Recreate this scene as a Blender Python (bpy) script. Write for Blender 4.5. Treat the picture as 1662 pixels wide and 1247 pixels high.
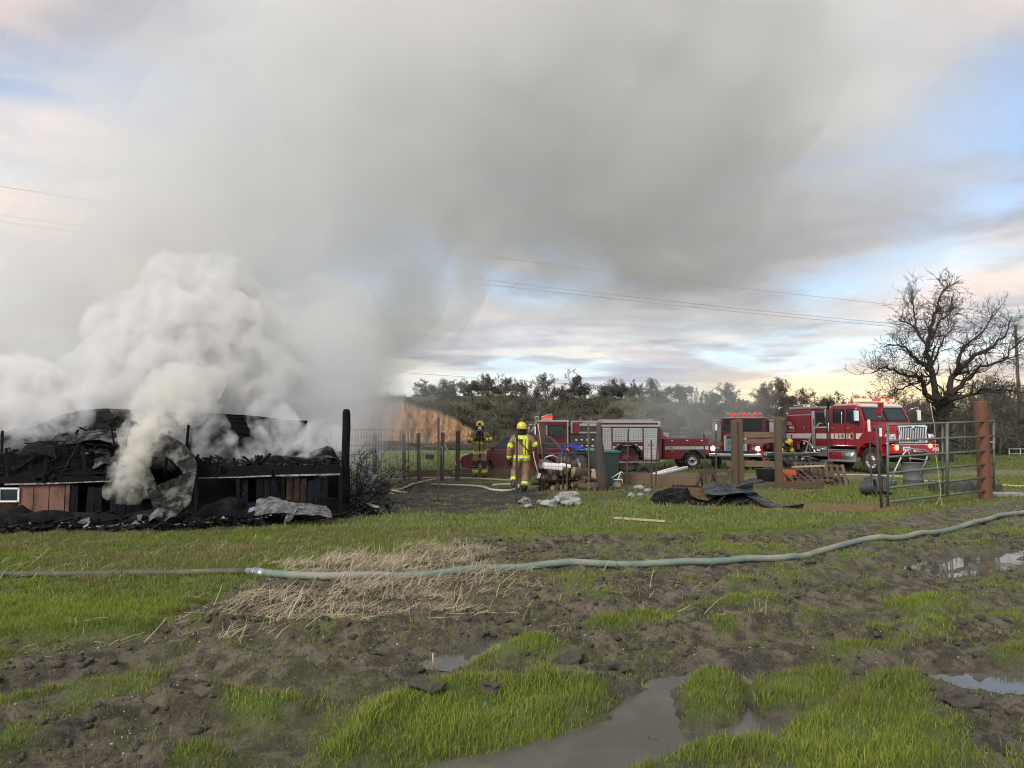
import bpy, bmesh, math, random
import numpy as np
from mathutils import Vector, Matrix, Euler

for _o in list(bpy.data.objects):
    bpy.data.objects.remove(_o)
scene = bpy.context.scene
COL = scene.collection
R = math.radians
rng = np.random.default_rng(7)
random.seed(7)

# ------------------------------------------------------------------ camera
EYE = 1.6
PITCH = math.atan((703 - 623.5) / 1232.0)
cam_d = bpy.data.cameras.new('camera')
cam_d.sensor_width = 36.0
cam_d.lens = 36.0 * 1232.0 / 1662.0
cam_d.clip_start = 0.1
cam_d.clip_end = 6000
cam = bpy.data.objects.new('camera', cam_d)
cam.location = (0, 0, EYE)
cam.rotation_euler = (R(90) + PITCH, 0, 0)
COL.objects.link(cam)
scene.camera = cam

# ------------------------------------------------------------------ world, sun, exposure
SUN_EL, SUN_AZ = 38.0, 212.0          # degrees; azimuth clockwise from +Y (behind the camera, to the left)
SUN_STRENGTH, SUN_ANGLE = 1.5, 30.0
scene.view_settings.view_transform = 'Standard'
scene.view_settings.look = 'None'
scene.view_settings.exposure = 1.15
scene.view_settings.gamma = 1.0
scene.view_settings.use_curve_mapping = False
cy = scene.cycles
cy.use_denoising = True
try:
    cy.denoiser = 'OPENIMAGEDENOISE'
    cy.denoising_input_passes = 'RGB_ALBEDO_NORMAL'
    cy.denoising_prefilter = 'ACCURATE'
except Exception:
    pass
cy.max_bounces = 12
cy.diffuse_bounces = 3
cy.glossy_bounces = 3
cy.transmission_bounces = 4
cy.volume_bounces = 4
cy.filter_width = 1.1
cy.transparent_max_bounces = 16
cy.volume_step_rate = 1.0
cy.sample_clamp_indirect = 4.0
cy.caustics_reflective = False
cy.caustics_refractive = False

class NT:
    """small helper to write node trees"""
    def __init__(self, tree):
        self.t = tree
        tree.nodes.clear()
    def n(self, kind, **kw):
        nd = self.t.nodes.new(kind)
        for k, v in kw.items():
            if k.startswith('i_'):
                key = k[2:]
                key = int(key) if key.isdigit() else key.replace('_', ' ')
                self.set(nd, key, v)
            else:
                setattr(nd, k, v)
        return nd
    def set(self, nd, key, v):
        s = nd.inputs[key]
        if isinstance(v, bpy.types.NodeSocket):
            self.t.links.new(v, s)
        elif isinstance(v, bpy.types.Node):
            self.t.links.new(v.outputs[0], s)
        else:
            if hasattr(s.default_value, '__len__') and hasattr(v, '__len__') and len(s.default_value) == 4 and len(v) == 3:
                v = (*v, 1.0)
            s.default_value = v
    def m(self, op, a, b=None, c=None, clamp=False):
        nd = self.t.nodes.new('ShaderNodeMath')
        nd.operation = op
        nd.use_clamp = clamp
        for i, v in enumerate((a, b, c)):
            if v is not None:
                self.set(nd, i, v)
        return nd.outputs[0]
    def vm(self, op, a, b=None):
        nd = self.t.nodes.new('ShaderNodeVectorMath')
        nd.operation = op
        self.set(nd, 0, a)
        if b is not None:
            self.set(nd, 1, b)
        return nd.outputs['Vector']
    def mix(self, f, a, b, blend='MIX'):
        nd = self.t.nodes.new('ShaderNodeMix')
        nd.data_type = 'RGBA'
        nd.blend_type = blend
        self.set(nd, 0, f)
        self.set(nd, 6, a)
        self.set(nd, 7, b)
        return nd.outputs[2]
    def ramp(self, f, stops, interp='LINEAR'):
        nd = self.t.nodes.new('ShaderNodeValToRGB')
        cr = nd.color_ramp
        cr.interpolation = interp
        while len(cr.elements) < len(stops):
            cr.elements.new(0.5)
        for e, (p, c) in zip(cr.elements, stops):
            e.position = p
            e.color = (c, c, c, 1) if not hasattr(c, '__len__') else (*c[:3], 1)
        self.set(nd, 0, f)
        return nd.outputs[0]
    def ss(self, x, a, b):
        nd = self.t.nodes.new('ShaderNodeMapRange')
        nd.interpolation_type = 'SMOOTHSTEP'
        self.set(nd, 0, x)
        nd.inputs[1].default_value = a
        nd.inputs[2].default_value = b
        return nd.outputs[0]
    def noise(self, vec, scale, detail=4, rough=0.55, dist=0.0):
        nd = self.t.nodes.new('ShaderNodeTexNoise')
        if vec is not None:
            self.set(nd, 'Vector', vec)
        nd.inputs['Scale'].default_value = scale
        nd.inputs['Detail'].default_value = detail
        nd.inputs['Roughness'].default_value = rough
        nd.inputs['Distortion'].default_value = dist
        return nd.outputs[0]

def build_world():
    w = bpy.data.worlds.new('World')
    scene.world = w
    w.use_nodes = True
    t = NT(w.node_tree)
    out = t.n('ShaderNodeOutputWorld')
    sky = t.n('ShaderNodeTexSky', sky_type='NISHITA', sun_disc=False)
    sky.sun_elevation = R(SUN_EL)
    sky.sun_rotation = R(SUN_AZ)
    bg = t.n('ShaderNodeBackground')
    t.set(bg, 0, sky.outputs[0])
    bg.inputs[1].default_value = 0.10
    # cloud layers: a flat deck seen in perspective, thick towards the horizon
    d = t.n('ShaderNodeTexCoord').outputs['Generated']
    sx = t.n('ShaderNodeSeparateXYZ')
    t.set(sx, 0, d)
    x, y, z = sx.outputs
    zz = t.m('ADD', t.m('MAXIMUM', z, 0.0), 0.10)
    pc = t.n('ShaderNodeCombineXYZ')
    t.set(pc, 0, t.m('DIVIDE', x, zz))
    t.set(pc, 1, t.m('DIVIDE', y, zz))
    pv = pc.outputs[0]
    n1 = t.noise(t.vm('ADD', pv, (3.7, 1.3, 0.0)), 0.8, 7, 0.55, 0.3)       # coverage
    n2 = t.noise(t.vm('ADD', pv, (11.0, 4.0, 2.0)), 0.55, 6, 0.6, 0.2)      # light and dark of the deck
    n3 = t.noise(t.vm('ADD', pv, (1.0, 9.0, 5.0)), 1.1, 4, 0.5, 0.2)        # warm tint patches
    cover = t.m('MAXIMUM', t.ss(n1, 0.31, 0.53), 0.22)
    tone = t.ss(n2, 0.38, 0.70)
    dark = (0.25, 0.265, 0.315)
    light = (0.66, 0.645, 0.625)
    cc = t.mix(tone, dark, light)
    warm = t.m('MULTIPLY', t.ss(n3, 0.47, 0.66), 0.75)
    cc = t.mix(warm, cc, (0.70, 0.56, 0.49))
    # brightening and yellowing towards the horizon, banded by the deck
    hz = t.m('SUBTRACT', 1.0, t.ss(z, 0.015, 0.20))
    band = t.noise(t.vm('MULTIPLY', d, (1.6, 1.6, 16.0)), 2.2, 6, 0.55, 0.4)
    bright = t.mix(t.ss(band, 0.44, 0.56), (0.37, 0.385, 0.435), (0.70, 0.715, 0.645))
    cc2 = t.mix(t.m('MULTIPLY', hz, 0.95), cc, bright)
    # warm light low on the horizon where the evening sun has broken through
    dirw = Vector((math.sin(R(24)), math.cos(R(24)), 0.045)).normalized()
    dp = t.n('ShaderNodeVectorMath', operation='DOT_PRODUCT')
    t.set(dp, 0, d)
    dp.inputs[1].default_value = dirw
    glow = t.m('MULTIPLY', t.ss(dp.outputs['Value'], 0.972, 0.999), t.m('SUBTRACT', 1.0, t.ss(z, 0.03, 0.10)))
    cc3 = t.mix(t.m('MULTIPLY', glow, 0.9), cc2, (0.92, 0.66, 0.33))
    bgc = t.n('ShaderNodeBackground')
    t.set(bgc, 0, cc3)
    bgc.inputs[1].default_value = 0.72
    covm = t.m('MAXIMUM', cover, t.m('MULTIPLY', hz, 0.9))
    mx = t.n('ShaderNodeMixShader')
    t.set(mx, 0, covm)
    t.set(mx, 1, bg.outputs[0])
    t.set(mx, 2, bgc.outputs[0])
    t.set(out, 0, mx.outputs[0])
build_world()
try:
    scene.world.cycles.sampling_method = 'MANUAL'
    scene.world.cycles.sample_map_resolution = 512
except Exception:
    pass

sun_d = bpy.data.lights.new('sun', 'SUN')
sun_d.energy = SUN_STRENGTH
sun_d.angle = R(SUN_ANGLE)
sun_d.color = (1.0, 0.95, 0.87)
sun = bpy.data.objects.new('sun', sun_d)
_a, _e = R(SUN_AZ), R(SUN_EL)
_dir = Vector((math.sin(_a) * math.cos(_e), math.cos(_a) * math.cos(_e), math.sin(_e)))
sun.rotation_euler = (-_dir).to_track_quat('-Z', 'Y').to_euler()
sun.location = (0, 0, 60)
COL.objects.link(sun)

# ------------------------------------------------------------------ picking real places from the survey of the photograph
_cp, _sp = math.cos(PITCH), math.sin(PITCH)
def ray(px, py):
    u, v = (px - 831) / 1232.0, (623.5 - py) / 1232.0
    return Vector((u, _cp - v * _sp, _sp + v * _cp))
def P(px, py, Y):
    d = ray(px, py)
    return Vector((0, 0, EYE)) + d * (Y / d.y)
def G(px, py, z=0.0):
    d = ray(px, py)
    k = (z - EYE) / d.z
    return Vector((0, 0, EYE)) + d * k

# ------------------------------------------------------------------ numpy noise
def _hash(ix, iy, iz, seed):
    h = (ix.astype(np.int64) * 374761393 + iy.astype(np.int64) * 668265263 + iz.astype(np.int64) * 2147483647 + seed * 974634777) & 0xFFFFFFFF
    h = ((h ^ (h >> 13)) * 1274126177) & 0xFFFFFFFF
    h = (h ^ (h >> 16)) & 0xFFFFFFFF
    return h.astype(np.float64) / 4294967295.0
def vnoise2(x, y, seed=0):
    x = np.asarray(x, float); y = np.asarray(y, float)
    ix, iy = np.floor(x), np.floor(y)
    fx, fy = x - ix, y - iy
    fx = fx * fx * fx * (fx * (fx * 6 - 15) + 10); fy = fy * fy * fy * (fy * (fy * 6 - 15) + 10)
    z0 = np.zeros_like(ix)
    a = _hash(ix, iy, z0, seed); b = _hash(ix + 1, iy, z0, seed)
    c = _hash(ix, iy + 1, z0, seed); d = _hash(ix + 1, iy + 1, z0, seed)
    return (a * (1 - fx) + b * fx) * (1 - fy) + (c * (1 - fx) + d * fx) * fy
def fbm2(x, y, octs=4, seed=0, gain=0.5):
    s, a, tot = 0, 1.0, 0
    ang = 0.6
    for i in range(octs):
        s = s + a * vnoise2(x, y, seed + i * 17)
        tot += a; a *= gain
        x, y = (x * math.cos(ang) - y * math.sin(ang)) * 2.03, (x * math.sin(ang) + y * math.cos(ang)) * 2.03
    return s / tot
def vnoise3(p, seed=0):
    i = np.floor(p); f = p - i
    f = f * f * (3 - 2 * f)
    x, y, z = i[:, 0], i[:, 1], i[:, 2]
    def H(a, b, c): return _hash(x + a, y + b, z + c, seed)
    fx, fy, fz = f[:, 0], f[:, 1], f[:, 2]
    def L(a, b, t): return a * (1 - t) + b * t
    return L(L(L(H(0,0,0), H(1,0,0), fx), L(H(0,1,0), H(1,1,0), fx), fy), L(L(H(0,0,1), H(1,0,1), fx), L(H(0,1,1), H(1,1,1), fx), fy), fz)
def fbm3(p, octs=4, seed=0, gain=0.5, billow=False):
    s, a, tot = 0, 1.0, 0
    for i in range(octs):
        v = vnoise3(p, seed + i * 31)
        if billow:
            v = 1 - np.abs(2 * v - 1)
        s = s + a * v; tot += a; a *= gain
        p = p * 2.07 + 13.7
    return s / tot
def sstep(x, a, b):
    t = np.clip((x - a) / (b - a), 0, 1)
    return t * t * (3 - 2 * t)

# ------------------------------------------------------------------ objects, parts, labels
def link(o, parent=None):
    COL.objects.link(o)
    if parent is not None:
        o.parent = parent
    return o
def tag(o, label=None, cat=None, group=None, kind=None):
    if label: o['label'] = label
    if cat: o['category'] = cat
    if group: o['group'] = group
    if kind: o['kind'] = kind
    return o
def thing(name, loc=(0, 0, 0), rz=0.0, label=None, cat=None, group=None):
    o = bpy.data.objects.new(name, None)
    o.empty_display_size = 0.2
    o.location = loc
    o.rotation_euler = (0, 0, rz)
    COL.objects.link(o)
    return tag(o, label, cat, group)
def mesh_np(name, verts, faces_flat, nper, mats, parent=None, smooth=False, mat_idx=None, attrs=None, colors=None):
    """verts (n,3), faces as flat index array with nper corners each"""
    me = bpy.data.meshes.new(name)
    verts = np.asarray(verts, np.float32)
    f = np.asarray(faces_flat, np.int32).ravel()
    nf = len(f) // nper
    me.vertices.add(len(verts)); me.vertices.foreach_set('co', verts.ravel())
    me.loops.add(len(f)); me.loops.foreach_set('vertex_index', f)
    me.polygons.add(nf)
    me.polygons.foreach_set('loop_start', np.arange(0, nf * nper, nper, dtype=np.int32))
    me.polygons.foreach_set('loop_total', np.full(nf, nper, np.int32))
    if smooth: me.polygons.foreach_set('use_smooth', np.ones(nf, bool))
    if not isinstance(mats, (list, tuple)): mats = [mats]
    for m in mats: me.materials.append(m)
    if mat_idx is not None: me.polygons.foreach_set('material_index', np.asarray(mat_idx, np.int32))
    for k, a in (attrs or {}).items():
        at = me.attributes.new(k, 'FLOAT', 'POINT'); at.data.foreach_set('value', np.asarray(a, np.float32))
    for k, a in (colors or {}).items():
        at = me.attributes.new(k, 'FLOAT_COLOR', 'POINT')
        a = np.asarray(a, np.float32)
        if a.shape[1] == 3: a = np.concatenate([a, np.ones((len(a), 1), np.float32)], 1)
        at.data.foreach_set('color', a.ravel())
    me.update(calc_edges=True)
    me.validate()
    o = bpy.data.objects.new(name, me)
    return link(o, parent)

class MB:
    """collects shapes into one mesh"""
    def __init__(self):
        self.bm = bmesh.new()
        self.mi = 0
    def _new(self, verts):
        for f in {f for v in verts for f in v.link_faces}:
            f.material_index = self.mi
    def box(self, c, s, rot=None, bevel=0.0, taper=None):
        """box at centre c, full size s; taper=(fx,fy) scales the top"""
        if bevel > 0:
            vs = bmesh.ops.create_cube(self.bm, size=1.0)['verts']
        else:
            vs = [self.bm.verts.new((x, y, z)) for x in (-.5, .5) for y in (-.5, .5) for z in (-.5, .5)]
            for q in ((0, 1, 3, 2), (4, 6, 7, 5), (0, 4, 5, 1), (2, 3, 7, 6), (0, 2, 6, 4), (1, 5, 7, 3)):
                self.bm.faces.new([vs[i] for i in q])
        for v in vs:
            v.co = Vector((v.co.x * s[0], v.co.y * s[1], v.co.z * s[2]))
            if taper and v.co.z > 0:
                v.co.x *= taper[0]; v.co.y *= taper[1]
        if bevel > 0:
            es = list({e for v in vs for e in v.link_edges})
            b = bmesh.ops.bevel(self.bm, geom=es, offset=bevel, segments=2, affect='EDGES', profile=0.6)
            vs = [v for v in b['verts']]
            vs = list({v for f in b['faces'] for v in f.verts} | set(vs))
            # gather whole island
            seen = set(vs); st = list(vs)
            while st:
                v = st.pop()
                for e in v.link_edges:
                    w = e.other_vert(v)
                    if w not in seen: seen.add(w); st.append(w)
            vs = list(seen)
        M = Matrix.Translation(c)
        if rot is not None:
            M = M @ (rot.to_4x4() if isinstance(rot, Matrix) else Euler(rot).to_matrix().to_4x4())
        for v in vs: v.co = M @ v.co
        self._new(vs)
        return self
    def bar(self, a, b, w, h=None, up=(0, 0, 1), bevel=0.0):
        """rectangular beam from a to b"""
        a, b = Vector(a), Vector(b)
        h = h or w
        d = b - a
        L = d.length
        if L < 1e-6: return self
        x = d / L
        u = Vector(up)
        if abs(x.dot(u)) > 0.98: u = Vector((1, 0, 0))
        yv = u.cross(x).normalized(); zv = x.cross(yv)
        M = Matrix((x, yv, zv)).transposed()
        return self.box((a + b) / 2, (L, w, h), rot=M, bevel=bevel)
    def tube(self, pts, r, n=8, cap=True, closed=False):
        """round tube along points; r number or list"""
        pts = [Vector(p) for p in pts]
        rs = r if hasattr(r, '__len__') else [r] * len(pts)
        rings = []
        prev = None
        for i, p in enumerate(pts):
            if closed:
                d = pts[(i + 1) % len(pts)] - pts[i - 1]
            else:
                d = pts[min(i + 1, len(pts) - 1)] - pts[max(i - 1, 0)]
            if d.length < 1e-9: d = Vector((0, 0, 1))
            d.normalize()
            if prev is None:
                u = Vector((0, 0, 1)) if abs(d.z) < 0.9 else Vector((1, 0, 0))
                s = d.cross(u).normalized()
            else:
                s = prev - d * prev.dot(d)
                if s.length < 1e-6: s = d.orthogonal()
                s.normalize()
            prev = s
            t = d.cross(s)
            rings.append([self.bm.verts.new(p + (s * math.cos(2 * math.pi * k / n) + t * math.sin(2 * math.pi * k / n)) * rs[i]) for k in range(n)])
        m = len(rings)
        for i in range(m if closed else m - 1):
            A, B = rings[i], rings[(i + 1) % m]
            for k in range(n):
                f = self.bm.faces.new((A[k], A[(k + 1) % n], B[(k + 1) % n], B[k]))
                f.smooth = True; f.material_index = self.mi
        if cap and not closed:
            f = self.bm.faces.new(list(reversed(rings[0]))); f.material_index = self.mi
            f = self.bm.faces.new(rings[-1]); f.material_index = self.mi
        return self
    def lathe(self, prof, c=(0, 0, 0), axis='Z', n=20, rot=None):
        """prof: (radius, height) list turned about the axis"""
        M = Matrix.Translation(c)
        if rot is not None: M = M @ (rot.to_4x4() if isinstance(rot, Matrix) else Euler(rot).to_matrix().to_4x4())
        if axis == 'Y': M = M @ Matrix.Rotation(R(-90), 4, 'X')
        elif axis == 'X': M = M @ Matrix.Rotation(R(90), 4, 'Y')
        rings = []
        for r, h in prof:
            if r < 1e-6:
                rings.append([self.bm.verts.new(M @ Vector((0, 0, h)))])
            else:
                rings.append([self.bm.verts.new(M @ Vector((r * math.cos(2 * math.pi * k / n), r * math.sin(2 * math.pi * k / n), h))) for k in range(n)])
        for A, B in zip(rings, rings[1:]):
            for k in range(n):
                if len(A) == 1 and len(B) == 1: continue
                if len(A) == 1: vs = (A[0], B[(k + 1) % n], B[k])
                elif len(B) == 1: vs = (A[k], A[(k + 1) % n], B[0])
                else: vs = (A[k], A[(k + 1) % n], B[(k + 1) % n], B[k])
                f = self.bm.faces.new(vs); f.smooth = True; f.material_index = self.mi
        return self
    def prism(self, poly, y0, y1, plane='XZ', bevel=0.0):
        """polygon extruded; XZ: poly=(x,z) from y0 to y1; XY: from z0 to z1; YZ: from x0 to x1"""
        def mk(p, h):
            if plane == 'XZ': return Vector((p[0], h, p[1]))
            if plane == 'XY': return Vector((p[0], p[1], h))
            return Vector((h, p[0], p[1]))
        A = [self.bm.verts.new(mk(p, y0)) for p in poly]
        B = [self.bm.verts.new(mk(p, y1)) for p in poly]
        n = len(poly)
        fs = [self.bm.faces.new(A), self.bm.faces.new(list(reversed(B)))]
        for k in range(n):
            fs.append(self.bm.faces.new((A[(k + 1) % n], A[k], B[k], B[(k + 1) % n])))
        bmesh.ops.recalc_face_normals(self.bm, faces=fs)
        if bevel > 0:
            es = list({e for f in fs for e in f.edges})
            r = bmesh.ops.bevel(self.bm, geom=es, offset=bevel, segments=2, affect='EDGES', profile=0.6, clamp_overlap=True)
            for f in r['faces']: f.material_index = self.mi
        for f in self.bm.faces:
            pass
        for f in fs:
            if f.is_valid: f.material_index = self.mi
        return self
    def sheet(self, grid, thick=0.0):
        """grid[i][j] of points -> quads; given thickness by solidify"""
        V = [[self.bm.verts.new(p) for p in row] for row in grid]
        fs = []
        for i in range(len(V) - 1):
            for j in range(len(V[0]) - 1):
                f = self.bm.faces.new((V[i][j], V[i][j + 1], V[i + 1][j + 1], V[i + 1][j])); f.smooth = True; f.material_index = self.mi
                fs.append(f)
        if thick:
            bmesh.ops.solidify(self.bm, geom=fs, thickness=thick)
        return self
    def ico(self, c, r, sub=2, scale=(1, 1, 1), noise=0.0, seed=0, rot=None):
        vs = bmesh.ops.create_icosphere(self.bm, subdivisions=sub, radius=1.0)['verts']
        co = np.array([v.co[:] for v in vs])
        if noise:
            k = 1 + noise * (fbm3(co * 1.3 + seed * 7.7 + 20, 3, seed) * 2 - 1)
            co = co * k[:, None]
        M = Matrix.Translation(c) @ (Euler(rot).to_matrix().to_4x4() if rot else Matrix.Identity(4))
        for v, q in zip(vs, co):
            v.co = M @ Vector((q[0] * r * scale[0], q[1] * r * scale[1], q[2] * r * scale[2]))
        for f in {f for v in vs for f in v.link_faces}:
            f.smooth = True; f.material_index = self.mi
        return self
    def build(self, name, mat, parent=None, label=None):
        me = bpy.data.meshes.new(name)
        self.bm.to_mesh(me)
        self.bm.free()
        for m in (mat if isinstance(mat, (list, tuple)) else [mat]): me.materials.append(m)
        o = bpy.data.objects.new(name, me)
        link(o, parent)
        if label: o['label'] = label
        return o
def kids(o):
    return [c for c in bpy.data.objects if c.parent == o]
def copy_tree(o, parent=None):
    c = o.copy()
    COL.objects.link(c)
    c.parent = parent
    for ch in kids(o): copy_tree(ch, c)
    return c
BENCH = bpy.data.scenes.new('workbench')      # evaluates modifiers away from the big scene; removed at the end
def _evaluate(o):
    BENCH.collection.objects.link(o)
    vl = BENCH.view_layers[0]
    vl.update()
    me = bpy.data.meshes.new_from_object(o.evaluated_get(vl.depsgraph))
    BENCH.collection.objects.unlink(o)
    return me
def text_part(s, size, mat, parent, loc, rot, name='lettering', depth=0.004, spacing=1.0, bold=0.0):
    cu = bpy.data.curves.new('lettering', 'FONT')
    cu.body = s; cu.size = size; cu.extrude = depth; cu.align_x = 'CENTER'; cu.align_y = 'CENTER'; cu.space_character = spacing
    cu.offset = bold; cu.resolution_u = 3
    to = bpy.data.objects.new('lettering_curve', cu)
    me = _evaluate(to)
    bpy.data.objects.remove(to)
    me.materials.clear(); me.materials.append(mat)
    o = bpy.data.objects.new(name, me)
    link(o, parent)
    o.location = loc; o.rotation_euler = rot
    return o
def applied(o):
    """evaluate modifiers into a plain mesh"""
    me = _evaluate(o)
    o.modifiers.clear()
    o.data = me
    return o

# ------------------------------------------------------------------ materials
def mat(name, col, rough=0.6, metal=0.0, var=0.15, scale=6.0, spec=0.5, bump=0.0, bscale=40.0, dirt=None, dirt_amt=0.0, coat=0.0, emit=None, emit_s=0.0, stretch=(1, 1, 1), trans=0.0):
    """painted, worn or grained surface: colour varied by noise, optional dirt patches, fine relief"""
    m = bpy.data.materials.new(name)
    m.use_nodes = True
    t = NT(m.node_tree)
    out = t.n('ShaderNodeOutputMaterial')
    b = t.n('ShaderNodeBsdfPrincipled')
    t.set(out, 0, b.outputs[0])
    co = t.n('ShaderNodeTexCoord').outputs['Object']
    mp = t.n('ShaderNodeMapping'); t.set(mp, 0, co); mp.inputs['Scale'].default_value = stretch
    v = mp.outputs[0]
    n = t.noise(v, scale, 6, 0.6)
    k = t.m('ADD', t.m('MULTIPLY', t.m('SUBTRACT', n, 0.5), var * 3), 1.0)
    kc = t.n('ShaderNodeCombineXYZ')
    for i in range(3): t.set(kc, i, k)
    c = t.mix(1.0, (*col, 1), kc.outputs[0], 'MULTIPLY')
    if dirt is not None:
        dn = t.ss(t.noise(v, scale * 0.45, 8, 0.65, 0.3), 0.62 - 0.35 * dirt_amt, 0.75 - 0.2 * dirt_amt)
        c = t.mix(dn, c, (*dirt, 1))
        t.set(b, 'Roughness', t.m('ADD', t.m('MULTIPLY', dn, max(0.0, 0.85 - rough)), rough))
    else:
        t.set(b, 'Roughness', t.m('ADD', t.m('MULTIPLY', t.m('SUBTRACT', n, 0.5), 0.25), rough, clamp=True))
    t.set(b, 'Base Color', c)
    b.inputs['Metallic'].default_value = metal
    b.inputs['Specular IOR Level'].default_value = spec
    if coat: b.inputs['Coat Weight'].default_value = coat; b.inputs['Coat Roughness'].default_value = 0.08
    if trans: b.inputs['Transmission Weight'].default_value = trans
    if emit is not None:
        b.inputs['Emission Color'].default_value = (*emit, 1); b.inputs['Emission Strength'].default_value = emit_s
    if bump:
        bn = t.n('ShaderNodeBump')
        bn.inputs['Strength'].default_value = bump
        bn.inputs['Distance'].default_value = 0.02
        t.set(bn, 'Height', t.noise(v, bscale, 5, 0.65))
        t.set(b, 'Normal', bn.outputs[0])
    return m
# ================================================================== THE SETTING: ground, puddles, grass, mud
def wpoly(pts):
    return np.array([G(px, py)[:2] for px, py in pts])
def poly_sd(X, Y, poly):
    """signed distance to a polygon in the ground plane, positive inside"""
    inside = np.zeros(X.shape, bool)
    dist = np.full(X.shape, 1e9)
    n = len(poly)
    for i in range(n):
        x1, y1 = poly[i]; x2, y2 = poly[(i + 1) % n]
        dx, dy = x2 - x1, y2 - y1
        t = np.clip(((X - x1) * dx + (Y - y1) * dy) / (dx * dx + dy * dy + 1e-12), 0, 1)
        dist = np.minimum(dist, (X - x1 - t * dx) ** 2 + (Y - y1 - t * dy) ** 2)
        c = ((y1 > Y) != (y2 > Y)) & (X < (x2 - x1) * (Y - y1) / (y2 - y1 + 1e-12) + x1)
        inside ^= c
    d = np.sqrt(dist)
    return np.where(inside, d, -d)
def line_d(X, Y, pts):
    d = np.full(X.shape, 1e9)
    for (x1, y1), (x2, y2) in zip(pts[:-1], pts[1:]):
        dx, dy = x2 - x1, y2 - y1
        t = np.clip(((X - x1) * dx + (Y - y1) * dy) / (dx * dx + dy * dy + 1e-12), 0, 1)
        d = np.minimum(d, (X - x1 - t * dx) ** 2 + (Y - y1 - t * dy) ** 2)
    return np.sqrt(d)

GRASS_POLYS = [wpoly(p) for p in (
    [(-500, 905), (0, 885), (700, 872), (740, 885), (640, 905), (520, 925), (430, 950), (330, 985), (240, 1010), (250, 1035), (120, 1060), (0, 1088), (-500, 1160)],
    [(540, 1262), (515, 1195), (590, 1140), (760, 1112), (900, 1108), (1000, 1118), (1015, 1150), (960, 1178), (880, 1205), (700, 1237)],
    [(930, 1262), (1100, 1205), (1230, 1188), (1330, 1140), (1420, 1105), (1500, 1095), (1560, 1140), (1590, 1262)],
    [(1215, 1125), (1260, 1102), (1400, 1100), (1340, 1140), (1240, 1152)],
    [(1105, 1140), (1130, 1112), (1165, 1105), (1210, 1118), (1190, 1160), (1120, 1172)],
    [(715, 1078), (800, 1052), (900, 1045), (915, 1065), (760, 1088)],
    [(1345, 1055), (1480, 1045), (1490, 1075), (1310, 1082)],
    [(1550, 1060), (1800, 1040), (1800, 1090), (1580, 1085)],
    [(1430, 990), (1500, 972), (1515, 1010), (1450, 1022)],
    [(1560, 995), (1650, 985), (1660, 1015), (1580, 1020)],
    [(920, 1030), (1070, 978), (1240, 962), (1220, 985), (1060, 1015), (960, 1040)],
    [(-300, 1180), (0, 1135), (160, 1088), (330, 1062), (300, 1085), (120, 1130), (0, 1165)],
    [(-200, 1300), (0, 1190), (70, 1162), (100, 1200), (60, 1262)],
    [(240, 1262), (320, 1205), (470, 1142), (545, 1115), (530, 1175), (430, 1262)],
    [(985, 1190), (1010, 1150), (1045, 1145), (1040, 1190), (1010, 1215)],
    [(560, 1118), (640, 1090), (700, 1085), (640, 1110)],
)]
PUDDLES = [wpoly(p) for p in (
    [(600, 1300), (700, 1240), (830, 1215), (930, 1185), (985, 1165), (1030, 1130), (1075, 1098), (1130, 1094), (1245, 1096), (1215, 1118), (1205, 1150), (1260, 1150), (1290, 1158), (1240, 1190), (1110, 1205), (1000, 1232), (920, 1300)],
    [(1465, 925), (1500, 905), (1600, 892), (1800, 878), (1800, 912), (1660, 918), (1590, 925), (1520, 935)],
    [(690, 1076), (740, 1052), (810, 1036), (850, 1030), (800, 1052), (730, 1078)],
    [(1495, 1096), (1560, 1092), (1900, 1085), (1900, 1118), (1640, 1118), (1560, 1112)],
)]
STRAW_POLYS = [wpoly(p) for p in (
    [(320, 990), (420, 948), (640, 930), (830, 938), (940, 962), (860, 985), (700, 1000), (600, 1012), (470, 1032), (360, 1025)],
    [(460, 925), (520, 908), (700, 888), (800, 902), (760, 922), (640, 938), (520, 936)],
)]
CHAR = wpoly([(-600, 900), (0, 876), (300, 866), (560, 846), (640, 836), (760, 838), (900, 822), (905, 800), (820, 785), (640, 782), (400, 782), (-600, 782)])
YARD = wpoly([(640, 800), (640, 776), (900, 772), (1010, 785), (1200, 790), (1330, 786), (1330, 800), (1100, 806), (1000, 812), (900, 818)])
DRIVE = wpoly([(560, 772), (700, 769), (1000, 772), (1300, 786), (1440, 776), (1662, 772), (2300, 776), (2300, 762), (1662, 762), (1300, 768), (900, 764), (600, 766)])
REDSTRIP = wpoly([(1190, 826), (1300, 818), (1440, 815), (1500, 822), (1440, 832), (1300, 829)])
RUTS = [[G(*q)[:2] for q in p] for p in (
    [(-300, 1120), (0, 1062), (330, 1035), (560, 1050), (700, 1068), (830, 1035), (1000, 1000), (1300, 955), (1500, 915), (1800, 870)],
    [(-300, 1230), (0, 1130), (250, 1085), (480, 1120), (640, 1075), (830, 1035)],
    [(60, 1247), (230, 1180), (480, 1215), (540, 1140), (700, 1095), (1000, 1085), (1300, 1090), (1650, 1090), (1900, 1090)],
    [(300, 1300), (470, 1215), (560, 1140), (700, 1100), (960, 1070), (1150, 1045), (1400, 1020), (1700, 985)],
    [(700, 900), (1000, 880), (1300, 868), (1700, 815)],
)]
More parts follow.
